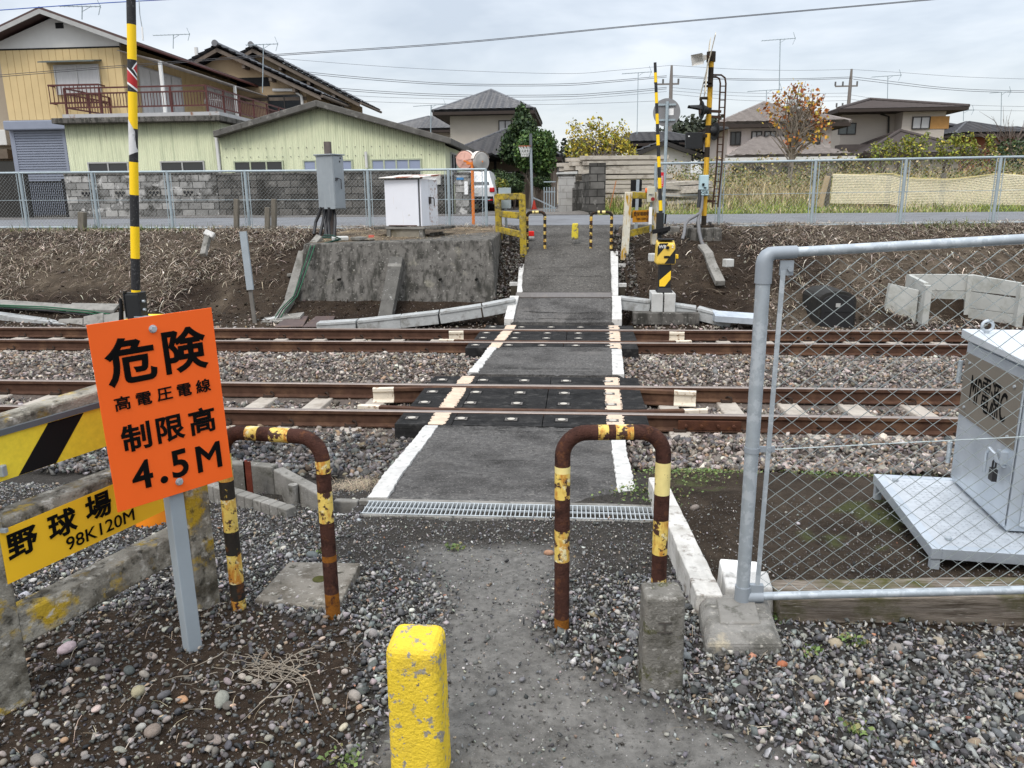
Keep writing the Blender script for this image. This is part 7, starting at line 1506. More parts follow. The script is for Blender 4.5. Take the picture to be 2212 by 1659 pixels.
# ---- block walls and gate pillars
BLK = brickmat('weathered_block', (.13, .127, .12), (.40, .39, .37), (.06, .058, .052), .40, .20, 'XZ', .014, .25, [((.055, .052, .046), 2.0, .48, .60), ((.50, .49, .47), 3.0, .57, .64), ((.035, .033, .03), 6, .60, .68)])
BLKD = brickmat('dark_block', (.06, .057, .052), (.15, .142, .13), (.03, .029, .026), .40, .20, 'XZ', .014, .25, [((.03, .028, .024), 1.5, .47, .62), ((.24, .23, .21), 3, .60, .70)])
BLKY = brickmat('dark_block_side', (.075, .07, .064), (.10, .095, .085), (.16, .15, .14), .40, .20, 'YZ', .010, .2)
BLKP = brickmat('grey_gate_block', (.34, .335, .32), (.38, .37, .35), (.22, .21, .20), .40, .20, 'XZ', .008, .1, [((.20, .19, .17), 3, .55, .75)])
Yv = 22.5
def bwall(label, xa_, xb_, ytop, m, cap=True, name='block_wall', Y=Yv, yb=.95, dep=.15, cat='block wall'):
    a, b = PY(xa_, ytop, Y), PY(xb_, ytop, Y); root = thing(name, label, cat, ((a.x + b.x) / 2, Y, yb)); zt_ = (a.z + b.z) / 2
    MB().bx(a.x, b.x, Y, Y + dep, yb, zt_ - (.06 if cap else 0)).build('masonry', m, root)
    if cap: MB().bx(a.x - .01, b.x + .01, Y - .02, Y + dep + .02, zt_ - .06, zt_).build('coping', CONCD, root, bevel=.01)
    return root, a, b
r_, a, b = bwall('pale weathered block wall with openwork vents before the green annex', 137, 466, 373, BLK)
for k in range(4):
    x = a.x + (b.x - a.x) * (.135 + .225 * k); z = (a.z) - .62; q = MB(); q.bx(x - .17, x + .17, Yv - .012, Yv - .002, z - .09, z + .09); v_ = q.build('vent_block', CONC, r_)
    q = MB()
    for dx_ in (-.11, 0, .11): q.cyl((x + dx_, Yv - .016, z + .02), (x + dx_, Yv - .0125, z + .02), .045, 8)
    for dx_ in (-.055, .055): q.cyl((x + dx_, Yv - .016, z - .05), (x + dx_, Yv - .0125, z - .05), .035, 8)
    q.build('openings', BLACK, v_)
bwall('long dark stained block wall before the green workshop', 467, 905, 371, BLKD); bwall('dark block wall stretch with a letter box right of the white cabinet', 906, 978, 377, BLKD, Y=22.52)
r_, a, b = bwall('grey block gate pillar with a white name plate behind the mirrors', 982, 1013, 372, BLK, Y=22.3, dep=.4, name='gate_pillar', cat='gate pillar')
q = PY(994, 386, 22.3); MB().bx(q.x - .10, q.x + .10, 22.28, 22.298, q.z - .03, q.z + .03).build('blue_plate', mat('blue_plate', (.03, .18, .40), .5), r_); q = PY(1007, 406, 22.3); MB().bx(q.x - .05, q.x + .05, 22.28, 22.298, q.z - .18, q.z + .18).build('white_plate', WHT, r_)
q = PY(934, 390, 22.4); root = thing('letter_box', 'pale letter box set on the dark block wall', 'letter box', (q.x, 22.45, q.z - .12)); MB().bx(q.x - .28, q.x + .24, 22.36, 22.515, q.z - .12, q.z + .11).build('box', CONCL, root, bevel=.015); MB().bx(q.x - .14, q.x + .12, 22.35, 22.36, q.z - .06, q.z + .05).build('name_plate', WHT, root)
r_, a, b = bwall('pale grey block gate pillar with a sloping cap left of the stepped wall', 1206, 1243, 376, BLKP, Y=24.5, dep=.45, name='gate_pillar', cat='gate pillar'); MB().hexa([(a.x - .06, 24.45, a.z - .01), (b.x + .06, 24.45, a.z - .01), (b.x + .06, 25.0, a.z - .01), (a.x - .06, 25.0, a.z - .01), (a.x - .06, 24.45, a.z + .04), (b.x + .06, 24.45, a.z + .07), (b.x + .06, 25.0, a.z + .07), (a.x - .06, 25.0, a.z + .04)]).build('cap', CONCL, r_, bevel=.01)
a, b = PY(1273, 352, 21.9), PY(1309, 352, 21.9); root = thing('gate_pillar', 'tall dark block pillar at the end of the stepped wall right of the driveway', 'gate pillar', ((a.x + b.x) / 2, 21.9, 1.0)); MB().bx(a.x, b.x, 21.9, 22.35, 1.0, a.z).build('masonry', BLKD, root)
na, fa_ = PY(1273, 458, 22.0), PY(1227, 452, 25.2); root = thing('block_wall', 'dark stepped block wall running back from the tall pillar', 'block wall', ((na.x + fa_.x) / 2, 23.6, 1.0))
for t0, t1, dz in ((0, .34, .26), (.34, .68, .45), (.68, 1, .62)):
    p_, q_ = na.lerp(fa_, t0), na.lerp(fa_, t1); zt_ = a.z - dz; e_ = Vector((.002, .14, 0))
    MB().hexa([(p_.x, p_.y, 1.0), (p_.x, p_.y + .15, 1.0), (q_.x, q_.y + .15, 1.0), (q_.x, q_.y, 1.0), (p_.x, p_.y, zt_), (p_.x, p_.y + .15, zt_), (q_.x, q_.y + .15, zt_), (q_.x, q_.y, zt_)]).build('masonry', BLKD, root)
q = PY(1187, 425, 24.6); root = thing('folding_gate', 'pale folding metal gate pushed against the gate pillar', 'gate', (q.x, 24.7, 1.1)); mb = MB()
for k in range(5): mb.bx(q.x - .18 + .08 * k, q.x - .155 + .08 * k, 24.6 + .03 * (k % 2), 24.63 + .03 * (k % 2), 1.15, PY(1187, 404, 24.6).z)
for z in (1.25, 1.75, 2.05): mb.bx(q.x - .18, q.x + .19, 24.64, 24.66, z, z + .03)
mb.build('bars', GALVD, root)
q0, q1 = PY(58, 396, 22.6), PY(134, 396, 22.6); root = thing('black_gate', 'black barred gate before the grey shutter', 'gate', ((q0.x + q1.x) / 2, 22.6, 1.05)); mb = MB()
for k in range(19): x = q0.x + (q1.x - q0.x) * k / 18; mb.bx(x - .012, x + .012, 22.59, 22.615, 1.15, q0.z)
mb.build('bars', BLACK, root); MB().bx(q0.x - .05, q1.x + .05, 22.58, 22.625, q0.z, q0.z + .06).bx(q0.x - .03, q1.x + .03, 22.58, 22.625, 1.10, 1.15).bx(q1.x + .02, q1.x + .18, 22.55, 22.66, 1.0, q0.z + .12).build('gate_frame', BLACK, root)
# dark wall left
bwall('dark wall at the far left beyond the fence', -140, 52, 372, mat('very_dark_wall', (.035, .033, .03), .9, .2, 3), Y=22.9, name='dark_wall', cat='wall')

# ---- traffic mirrors on orange post
Ym_ = 17.9; root = thing('traffic_mirror', 'two round traffic mirrors seen from behind on one orange post', 'traffic mirror', (PY(1023, 492, Ym_).x, Ym_, .98)); OP = mat('orange_post', (.72, .20, .03), .6, .12, 6, .1, 40, [((.22, .08, .03), 7, .62, .72)])
MB().tube([PY(1023, 494, Ym_), PY(1020, 348, Ym_)], .035, 10).build('post', OP, root, smooth=True); MB().bar(PY(1008, 353, Ym_), PY(1034, 353, Ym_ - .02), .05, .05).build('cross_arm', OP, root)
for px, py, r, d, m_, nm in ((1003, 347, .215, Vector((.25, 1, .05)), mat('faded_pink_plastic', (.62, .36, .29), .5, .08), 'pink'), (1041, 349, .22, Vector((-.75, .8, .0)), mat('dull_steel_back', (.33, .32, .30), .5, .15, 5), 'grey')):
    c = PY(px, py, Ym_ + .02); d.normalize(); MB().lathe([(0, -.035), (.05, -.035), (.075, -.02), (r * .86, -.012), (r * .96, .01), (r, .03), (r, .05), (0, .06)], c, d, 32).build('mirror_back', m_, root, smooth=True)
    x_ = d.cross(Vector((0, 0, 1))).normalized(); y_ = x_.cross(d); vs = []
    if nm == 'pink':
        mb = MB()
        for k in range(5): a_ = R(90 + 72 * k); e_ = x_ * math.cos(a_) + y_ * math.sin(a_); mb.bar(c - d * .025 + e_ * .06, c - d * .008 + e_ * r * .85, .03, .02, up=d)
        mb.build('star_ribs', m_, root)
    hood = MB(); ring = [c + d * .02 + (x_ * math.cos(R(a_)) + y_ * math.sin(R(a_))) * (r + .012) for a_ in range(20, 165, 8)]
    hood.add([p - d * .02 for p in ring] + [p + d * .12 for p in ring], [(i, i + 1, len(ring) + i + 1, len(ring) + i) for i in range(len(ring) - 1)]).build('hood', mat('cream_hood', (.70, .62, .55), .5), root, smooth=True)
    MB().bar(c - d * .04, PY(1020, 353, Ym_), .03, .03).build('bracket', OP, root)

# ---- white car, back to us
CARW = mat('white_car_paint', (.70, .71, .72), .25, .03, spec=.6); cx0, cx1 = PY(976, 440, 27.5).x, PY(1067, 440, 27.5).x; Yc_ = 27.5; gc = 1.14; w_ = cx1 - cx0; k_ = w_ / 1.72
root = thing('parked_car', 'white hatchback parked in the drive behind the gate pillar', 'car', ((cx0 + cx1) / 2, Yc_ + 2, gc))
secs = [(0, .30, .62, 0), (.02, .95, .70, .05), (.10, 1.0, .60, .06), (.45, 1.58, .60, .20), (.9, 1.62, .60, .20), (2.5, 1.58, .60, .22), (3.2, 1.02, .60, .08), (4.0, .92, .60, .06), (4.1, .5, .60, .05)]
vs = []; fs = []
xm_ = (cx0 + cx1) / 2
for y_, zt_, b_, ins in secs:
    hw = w_ / 2; zt2_ = gc + zt_ * k_; mid_ = gc + min(zt_, .95) * k_
    vs += [(xm_ - hw + .03, Yc_ + y_ * k_, gc + .28), (xm_ - hw, Yc_ + y_ * k_, gc + .55), (xm_ - hw + .02, Yc_ + y_ * k_, mid_), (xm_ - hw + ins, Yc_ + y_ * k_, zt2_), (xm_ + hw - ins, Yc_ + y_ * k_, zt2_), (xm_ + hw - .02, Yc_ + y_ * k_, mid_), (xm_ + hw, Yc_ + y_ * k_, gc + .55), (xm_ + hw - .03, Yc_ + y_ * k_, gc + .28)]
for i in range(len(secs) - 1): fs += [(8 * i + k, 8 * i + (k + 1) % 8, 8 * i + 8 + (k + 1) % 8, 8 * i + 8 + k) for k in range(8)]
fs += [tuple(range(8)), tuple(range(8 * len(secs) - 8, 8 * len(secs)))]
MB().add(vs, fs).build('body', CARW, root, smooth=True)
yr_ = Yc_ + .25 * k_; MB().hexa([(cx0 + .16, Yc_ + .10, gc + 1.06 * k_), (cx1 - .16, Yc_ + .10, gc + 1.06 * k_), (cx1 - .16, Yc_ + .14, gc + 1.05 * k_), (cx0 + .16, Yc_ + .14, gc + 1.05 * k_), (cx0 + .27, Yc_ + .40, gc + 1.5 * k_), (cx1 - .27, Yc_ + .40, gc + 1.5 * k_), (cx1 - .27, Yc_ + .45, gc + 1.5 * k_), (cx0 + .27, Yc_ + .45, gc + 1.5 * k_)]).build('rear_window', DARKGLASS, root)
MB().bx(cx0 + .02, cx1 - .02, Yc_ - .06, Yc_ + .05, gc + .26, gc + .52).build('bumper', BLACK, root, bevel=.03)
for s_ in (cx0, cx1): MB().bx(s_ - .02 if s_ == cx0 else s_ - .15, s_ + .15 if s_ == cx0 else s_ + .02, Yc_ - .03, Yc_ + .14, gc + .76 * k_, gc + .95 * k_).build('tail_light', mat('tail_light_red', (.50, .01, .012), .25), root, bevel=.03)
for s_ in (cx0 + .12, cx1 - .12): MB().box((s_ - .0, Yc_ - .065, gc + .40), (.16, .015, .05)).build('reflector', mat('tail_light_red', (.50, .01, .012), .25), root)
MB().bx(xm_ - .2, xm_ + .2, Yc_ - .015, Yc_, gc + .62, gc + .80).build('number_plate', WHT, root)
for s_ in (cx0 - .09, cx1 + .09): MB().box((s_, Yc_ + 2.3, gc + 1.0 * k_), (.16, .10, .12)).build('door_mirror', CARW, root, bevel=.03)
for s_ in (cx0 + .1, cx1 - .1):
    for y_ in (.75, 3.3): MB().cyl((s_ - .1, Yc_ + y_ * k_, gc + .30), (s_ + .1, Yc_ + y_ * k_, gc + .30), .31, 20).build('wheel', BLACK, root, smooth=True)
# ---- basketball hoop
Yh = 30.0; a = PY(1150, 455, Yh); b = PY(1146, 292, Yh); root = thing('basketball_hoop', 'basketball hoop with a white net on a dark pole before the round tree', 'basketball hoop', (a.x, Yh, 1.15)); MB().tube([(a.x, Yh, 1.1), b], .05, 10).build('pole', STEEL, root, smooth=True); c = PY(1134, 316, Yh); DB = mat('dark_grey_metal', (.10, .11, .12), .5)
MB().bx(b.x - .04, b.x + .06, Yh - .06, Yh + .06, c.z - .05, b.z + .05).build('backboard_edge', DB, root); rr_ = .24
MB().tube([c + Vector((rr_ * math.cos(R(30 * k)), rr_ * math.sin(R(30 * k)), 0)) for k in range(13)], .014, 6).build('rim', mat('dark_orange_rim', (.30, .08, .03), .5), root)
mb = MB()
for k in range(12): a_, b_ = R(30 * k), R(30 * k + 45); mb.tube([c + Vector((rr_ * math.cos(a_), rr_ * math.sin(a_), 0)), c + Vector((.13 * math.cos(b_), .13 * math.sin(b_), -.38))], .012, 4); b_ = R(30 * k - 45); mb.tube([c + Vector((rr_ * math.cos(a_), rr_ * math.sin(a_), 0)), c + Vector((.13 * math.cos(b_), .13 * math.sin(b_), -.38))], .012, 4)
mb.build('net', WPL, root); MB().bar((a.x, Yh, 1.62), (a.x + .9, Yh, 1.2), .05, .05).build('stay', STEEL, root)
q = PY(1151, 452, 29.5); o = MB().lathe([(.14, 0), (.14, .03), (.09, .03), (.03, .33), (0, .33)], (q.x + .05, 29.5, h(q.x, 29.5)), n=14).build('traffic_cone', mat('cone_red', (.35, .03, .015), .5)); tag(o, 'small red traffic cone at the foot of the hoop pole', 'traffic cone')

# ---- vegetation
LEAFM = mat('leaf', (.1, .1, .1), .6, .15, 3, attr=True, spec=.3); BARK = mat('bark', (.12, .095, .075), .95, .3, 10, .7, 40, stretch=(4, 4, .8)); BARKP = mat('pale_bark', (.22, .19, .155), .95, .25, 8, .5, 40, stretch=(4, 4, .8))
def leaves(name, P, S, cols, parent, up=.3, aspect=.7):
    n = len(P); v = nr.normal(0, 1, (n, 3)); v[:, 2] += up; v /= np.linalg.norm(v, axis=1)[:, None]; w = nr.normal(0, 1, (n, 3)); u = np.cross(v, w); u /= np.linalg.norm(u, axis=1)[:, None]; t = np.cross(v, u)
    s = S[:, None]; V = np.stack([P - u * s * aspect * .5, P + t * s * .5 + u * 0, P + u * s * aspect * .5, P - t * s * .5], 1); V[:, 1] += v * s * .12; V[:, 3] -= v * s * .12
    return npmesh(name, V.reshape(-1, 3), np.arange(4 * n).reshape(n, 4), LEAFM, np.repeat(cols, 4, 0), parent=parent)
def crown_pts(blobs, n, shell=.55, clump=1.6, thr=.30):
    w = np.array([b[1][0] * b[1][1] * b[1][2] for b in blobs]) ** .67; k = nr.choice(len(blobs), n * 2, p=w / w.sum()); d = nr.normal(0, 1, (n * 2, 3)); d /= np.linalg.norm(d, axis=1)[:, None]
    r = shell + (1 - shell) * nr.random(n * 2) ** .7; r *= np.clip(nr.normal(1, .09, n * 2), .7, 1.25)
    C0 = np.array([b[0] for b in blobs])[k]; Rr = np.array([b[1] for b in blobs])[k]; P = C0 + d * Rr * r[:, None]
    keep = vnoise(P[:, 0] + P[:, 2] * .7, P[:, 1] + P[:, 2] * .5, clump, 17, 2) > thr; return P[keep][:n]
def branches(mb, base, tips, r0, bend=.25):
    for t_ in tips:
        b = Vector(base); t_ = Vector(t_); m_ = b.lerp(t_, .5) + Vector((rnd.uniform(-bend, bend), rnd.uniform(-bend, bend), rnd.uniform(0, bend))); mb.tube([b, b.lerp(m_, .5) + Vector((0, 0, .04)), m_, t_], [r0, r0 * .75, r0 * .5, r0 * .15], 6)
def tree(name, label, base, top, r, blobs, n, size, cols, w, cat='tree', bark=BARK, nb=14, grp=None, shell=.55, clump=1.6, thr=.30, trunks=1):
    base = Vector(base); root = thing(name, label, cat, tuple(base), grp); mb = MB()
    for k in range(trunks):
        o_ = Vector((rnd.uniform(-.3, .3), rnd.uniform(-.2, .2), 0)) * (k > 0); t_ = Vector(top) + o_ * 1.6; m1 = base.lerp(t_, .4) + Vector((rnd.uniform(-.1, .1), 0, 0)) + o_; mb.tube([base + o_ * .5 - Vector((0, 0, .2)), m1, base.lerp(t_, .75) + o_, t_], [r, r * .8, r * .5, r * .2], 8)
        P = crown_pts(blobs, nb, .3)
        for p in P: s_ = rnd.uniform(.35, .85); b = base.lerp(t_, s_); branches(mb, b, [p], r * (1 - s_) * .8 + .01)
    mb.build('trunk', bark, root, smooth=True); P = crown_pts(blobs, n, shell, clump, thr)
    leaves('crown', P, np.clip(nr.lognormal(math.log(size), .3, len(P)), size * .4, size * 2.2), palette(len(P), cols, w, .22), root); return root
def bl(px, py, Y, rx, ry=None, rz=None): p = PY(px, py, Y); return ((p.x, p.y, p.z), (rx, ry or rx, rz or rx))
DG = [(.035, .065, .022), (.055, .09, .03), (.022, .042, .018), (.09, .13, .045)]
Yt = 33.0; base = PY(1128, 405, Yt); base.z = 1.15
tree('conifer_tree', 'dark green pointed conifer left of the round tree', base, PY(1128, 240, Yt), .16, [bl(1128, 252, Yt, .3, .3, .5), bl(1130, 275, Yt, .55, .55, .5), bl(1126, 300, Yt, .8, .75, .5), bl(1126, 328, Yt, .9, .85, .55), bl(1108, 318, Yt, .5, .5, .35), bl(1152, 300, Yt, .55, .5, .35)], 9000, .11, DG, [5, 3, 5, 1], thr=.34, clump=2.2)
Yt = 31.0; base = PY(1146, 408, Yt); base.z = 1.15
tree('round_tree', 'dense round green tree with pale forked trunks behind the hoop', base, PY(1155, 330, Yt), .10, [bl(1155, 322, Yt, .75, .75, .75), bl(1178, 318, Yt, .45, .5, .6), bl(1140, 345, Yt, .5, .5, .5), bl(1165, 350, Yt, .6, .6, .5)], 9000, .10, [(.05, .10, .025), (.085, .15, .035), (.03, .065, .02), (.13, .20, .055)], [4, 4, 4, 2], bark=BARKP, trunks=3, shell=.6)
for i, (px, py, Y, r, l, cl) in enumerate(((1072, 387, 30.5, .62, 'rounded green shrub beside the white car', DG), (1092, 392, 30.0, .5, 'flat topped green shrub in the middle of the garden', DG), (1108, 400, 29.5, .42, 'small green shrub on the right of the garden shrubs', DG), (1076, 401, 29.0, .42, 'golden green shrub in front of the garden shrubs', [(.20, .19, .03), (.12, .15, .03), (.06, .09, .025)]), (1110, 385, 31.5, .4, 'cloud pruned pine pad left of the tree trunks', DG), (1168, 393, 30.5, .38, 'cloud pruned pine pad right of the hoop pole', DG), (1170, 375, 31, .33, 'small higher pine pad right of the tree trunks', DG))):
    p = PY(px, py, Y); tree('garden_shrub', l, (p.x, Y, 1.15), (p.x, Y, p.z), .035, [((p.x, Y, p.z), (r, r, r * .55)), ((p.x + r * .4, Y, p.z - .15), (r * .6, r * .6, r * .4))], 1500, .07, cl, [4, 3, 4, 1][:len(cl)], 'shrub', nb=5, grp='garden shrubs', shell=.7, thr=.22)
YLW = [(.42, .33, .035), (.34, .30, .05), (.20, .22, .04), (.50, .38, .06)]; Yt = 27.5; base = PY(1295, 400, Yt); base.z = 1.15
tree('yellow_tree', 'bushy yellow leaved tree rising behind the plank stack', base, PY(1296, 300, Yt), .07, [bl(1250, 322, Yt, .5, .5, .38), bl(1290, 318, Yt, .6, .5, .45), bl(1280, 290, Yt, .42, .4, .5), bl(1330, 318, Yt, .5, .5, .40), bl(1315, 295, Yt, .40, .3, .45), bl(1355, 325, Yt, .35, .4, .3), bl(1240, 285, Yt, .3, .2, .45), bl(1345, 288, Yt, .3, .2, .45), bl(1285, 268, Yt, .3, .2, .35)], 2300, .088, YLW, [4, 3, 2, 1], bark=BARKP, nb=40, trunks=3, shell=.3, thr=.36, clump=2.6)
ORG = [(.42, .14, .03), (.50, .27, .04), (.30, .085, .03), (.46, .36, .06), (.22, .09, .04)]; Yt = 28.0; base = PY(1708, 350, Yt); base.z = 1.2
tree('orange_tree', 'sparse orange and yellow leaved tree in front of the pink house', base, PY(1725, 195, Yt), .042, [bl(1725, 200, Yt, .5, .5, .45), bl(1690, 218, Yt, .5, .5, .4), bl(1755, 225, Yt, .5, .5, .5), bl(1725, 255, Yt, .9, .8, .6), bl(1675, 262, Yt, .45, .4, .4), bl(1770, 265, Yt, .5, .4, .5), bl(1735, 300, Yt, .8, .7, .5), bl(1652, 240, Yt, .25, .2, .25)], 900, .105, ORG, [4, 4, 3, 3, 2], bark=BARKP, nb=75, trunks=2, shell=.15, thr=.36, clump=2.4)
YG = [(.26, .28, .04), (.16, .20, .035), (.36, .33, .05), (.10, .13, .03)]
for i, (px, py, w_, l) in enumerate(((1905, 325, .5, 'yellow green bush before the dark hip roof, leftmost of the bushes'), (1945, 320, .6, 'yellow green bush left of the tallest bush'), (1985, 312, .55, 'tallest yellow green bush before the dark roof'), (2045, 318, .45, 'sparse yellow bush right of the tallest bush'), (2085, 310, .5, 'thin yellow bush with upright shoots near the tiled houses'), (2125, 322, .5, 'low green bush near the right edge'))):
    p = PY(px, py, 33); tree('leafy_bush', l, (p.x, 33, 1.25), (p.x, 33, p.z + .2), .03, [((p.x, 33, p.z - .2), (w_, .4, .55)), ((p.x + .2, 33, p.z + .25), (.2, .2, .35)), ((p.x - .25, 33, p.z + .1), (.2, .2, .3))], 430, .09, YG, [3, 3, 2, 2], 'bush', nb=14, grp='bushes along the field', shell=.2, thr=.34, clump=2.5)
p = PY(2195, 320, 36); tree('dark_bush', 'dark green bush at the right edge of the frame', (p.x, 36, 1.2), (p.x, 36, p.z), .05, [((p.x, 36, p.z - .3), (1.1, .8, .7)), ((p.x + 1, 36, p.z - .2), (.9, .7, .6))], 3000, .10, DG, [4, 3, 4, 1], 'bush', nb=8)
root = thing('bare_tree', 'bare winter tree at the far right above the tiled houses', 'tree', (PY(2185, 330, 48).x, 48, 1.2)); mb = MB(); b0 = Vector((PY(2185, 330, 48).x, 48, 1.0)); mb.tube([b0, b0 + Vector((.1, 0, 2)), b0 + Vector((.0, 0, 3.4))], [.14, .11, .06], 8)
for k in range(60):
    a_ = rnd.uniform(-1.2, 1.2); s0 = b0 + Vector((0, 0, rnd.uniform(1.2, 3.3))); l_ = rnd.uniform(.8, 2.4); d_ = Vector((math.sin(a_), rnd.uniform(-.4, .4), math.cos(a_))); e_ = s0 + d_ * l_; mb.tube([s0, s0.lerp(e_, .5) + Vector((rnd.uniform(-.1, .1), 0, .05)), e_], [.035, .02, .008], 5)
    for j in range(4): f_ = s0.lerp(e_, rnd.uniform(.4, 1)); mb.tube([f_, f_ + (d_ + Vector((rnd.uniform(-.7, .7), rnd.uniform(-.4, .4), rnd.uniform(-.1, .4)))) * l_ * .3], [.012, .005], 4)
mb.build('branches', mat('grey_twig', (.16, .13, .115), .95, .2), root)
# field grasses
GRASSM = mat('grass_blade', (.1, .1, .1), .8, .1, 4, attr=True, spec=.2)
n = 60000; y = 21.75 + 13 * nr.random(n) ** 1.5; x = nr.uniform(.9, 1, n) * 0 + nr.uniform(1.1, 10 + .62 * 21, n); x = np.where(nr.random(n) < .12, nr.uniform(.62, 1.9, n), x)
tall = np.clip((y - 23.2) / 2, 0, 1); t_ = vnoise(x, y, .7, 91, 3); L_ = .08 + nr.random(n) * .10 + tall * (.22 + .62 * t_) * nr.uniform(.5, 1.2, n); keep = ~((y < 23.4) & (x > 6.3) & (nr.random(n) < .2)); 
c = np.where((nr.random(n) < np.clip(.18 + .75 * tall + (t_ - .5), 0, .9))[:, None], palette(n, [(.50, .41, .25), (.38, .31, .18), (.58, .49, .30)], [4, 3, 2]), palette(n, [(.19, .25, .05), (.27, .31, .07), (.12, .16, .04), (.36, .35, .10)], [4, 3, 2, 1]))
o = blades('field_grass', np.stack([x, y, H(x, y) - .02], 1), L_, nr.uniform(.012, .028, n), nr.uniform(0, 6.28, n), nr.normal(1.15, .28, n), c, GRASSM, .18); tag(o, 'green and straw coloured grass of the field beyond the road', 'grass', kind='stuff')
n = 26000; y = nr.uniform(26, 33.4, n); x = nr.uniform(2.2, 19, n); k = vnoise(x, y, .5, 95, 3); keep = k > .36; x, y = x[keep], y[keep]; n = len(x); P = np.stack([x, y, H(x, y) + nr.random(n) ** 1.3 * (.5 + .13 * (y - 26)) * (vnoise(x, y, 1.2, 97, 2) + .35)], 1)
o = leaves('weeds', P, nr.uniform(.05, .14, n), palette(n, [(.15, .17, .05), (.25, .22, .09), (.36, .29, .08), (.32, .24, .13), (.09, .11, .035)], [4, 3, 1.5, 3, 3]), None); tag(o, 'tall mixed weeds at the back of the field', 'weeds', kind='stuff')
# small near plants
n = 2600; cx_, cy_ = [], []
for q in ((1480, 985), (1440, 1010), (1530, 975), (1500, 1030), (1400, 1085), (1560, 990), (1460, 960), (1850, 995), (1760, 1000), (1990, 960), (1390, 1080)):
    p = PZ(*q, -.22); cx_ += list(nr.normal(p.x, .13, 200)); cy_ += list(nr.normal(p.y, .13, 200))
for q in ((1580, 1355), (1840, 1395), (1755, 1420), (1850, 1590), (1660, 1310), (740, 1650), (985, 1150), (700, 1175)):
    p = PZ(*q, 0); cx_ += list(nr.normal(p.x, .025, 60)); cy_ += list(nr.normal(p.y, .02, 60))
x = np.array(cx_); y = np.array(cy_); P = np.stack([x, y, H(x, y) + .008 + nr.random(len(x)) * .022], 1); o = leaves('small_weeds', P, nr.uniform(.008, .024, len(x)), palette(len(x), [(.085, .13, .035), (.13, .18, .055), (.19, .17, .07)], [3, 3, 1.5]), None, up=1.5); tag(o, 'small green weeds on the near bank', 'weeds', kind='stuff')
n = 700; x = np.concatenate([nr.normal(PY(250, 490, 16.8).x, 1.2, 500), nr.normal(7.5, .5, 200)]); y = np.concatenate([nr.normal(16.75, .12, 500), nr.normal(16.5, .15, 200)]); P = np.stack([x, y, H(x, y)], 1); c = palette(n, [(.10, .14, .04), (.16, .18, .06)], [1, 1]); o = blades('verge_grass', P, nr.uniform(.08, .2, n), nr.uniform(.008, .018, n), nr.uniform(0, 6.28, n), nr.normal(1.2, .3, n), c, GRASSM, .2); tag(o, 'green grass tufts at the foot of the far fence', 'grass', kind='stuff')
n = 500; p = PZ(770, 1030, -.3); x = nr.normal(p.x, .09, n); y = nr.normal(p.y, .16, n); x = np.minimum(x, -1.3); o = blades('dry_tuft', np.stack([x, y, H(x, y) + .02], 1), nr.uniform(.05, .16, n), nr.uniform(.002, .004, n), nr.uniform(0, 6.28, n), nr.uniform(-.1, .6, n), palette(n, [(.34, .28, .2), (.25, .2, .15)], [1, 1]), STRAWM, .3); tag(o, 'dry grass stems beside the left white kerb', 'dead grass', kind='stuff')
# stray straws on the near gravel
n = 420; x = nr.uniform(-2, 2.2, n); y = nr.uniform(1.2, 3.0, n); k = ~((x > -.5) & (x < .25)); x, y = x[k], y[k]; n = len(x); o = blades('stray_straw', np.stack([x, y, H(x, y) + .016], 1), nr.uniform(.03, .13, n), nr.uniform(.0012, .0026, n), nr.uniform(0, 6.28, n), nr.uniform(-.05, .25, n), palette(n, [(.42, .36, .27), (.30, .25, .18)], [1, 1]), STRAWM, .35); tag(o, 'stray dry straws on the near gravel', 'straw', kind='stuff')

# ---- plank stack
PLK = mat('grey_sawn_plank', (.44, .40, .345), .95, .2, 6, .5, 40, [((.20, .17, .14), 4, .52, .72)], stretch=(.4, 5, 5)); a = PY(1262, 345, 25.0); b = PY(1452, 340, 25.0); zt_ = PY(1350, 342, 25).z; k = 0; pm = None
for layer in range(12):
    for row in range(4):
        z = 1.2 + (zt_ - 1.2) * layer / 11; jx = rnd.uniform(-.22, .22) - .2 * row; L_ = b.x - a.x + rnd.uniform(-.15, .3)
        if pm is None: o = MB().box((0, 0, 0), (L_, .30, .116)).build('plank', PLK, bevel=.006); pm = o; o.data.transform(Matrix.Translation((0, 0, -.058)))
        else: o = pm.copy(); COL.objects.link(o)
        o.location = ((a.x + b.x) / 2 + jx - .10, 24.85 + row * .36 + rnd.uniform(-.03, .03), z + rnd.uniform(-.012, .012)); o.rotation_euler = (rnd.uniform(-.02, .02), rnd.uniform(-.008, .008), rnd.uniform(-.03, .03)); tag(o, 'long grey sawn plank in the neat stack behind the tall dark pillar', 'plank', 'planks of the neat stack')
for k in range(26):
    o = pm.copy(); COL.objects.link(o); o.scale = (.42 + .1 * rnd.random(), 1, .9); q = PY(rnd.uniform(1440, 1490), rnd.uniform(345, 400), 24.6); o.location = (q.x + (PY(1400, 400, 24.6).z * 0) + .3 * (k % 3) * .4, 24.5 + .3 * (k % 4), 1.22 + .05 * k * (1 if k < 13 else .62)); o.rotation_euler = (rnd.uniform(-.1, .1), rnd.uniform(-.08, .08), rnd.uniform(-.5, .5)); tag(o, 'short grey plank in the untidy heap right of the neat stack', 'plank', 'planks of the untidy heap')

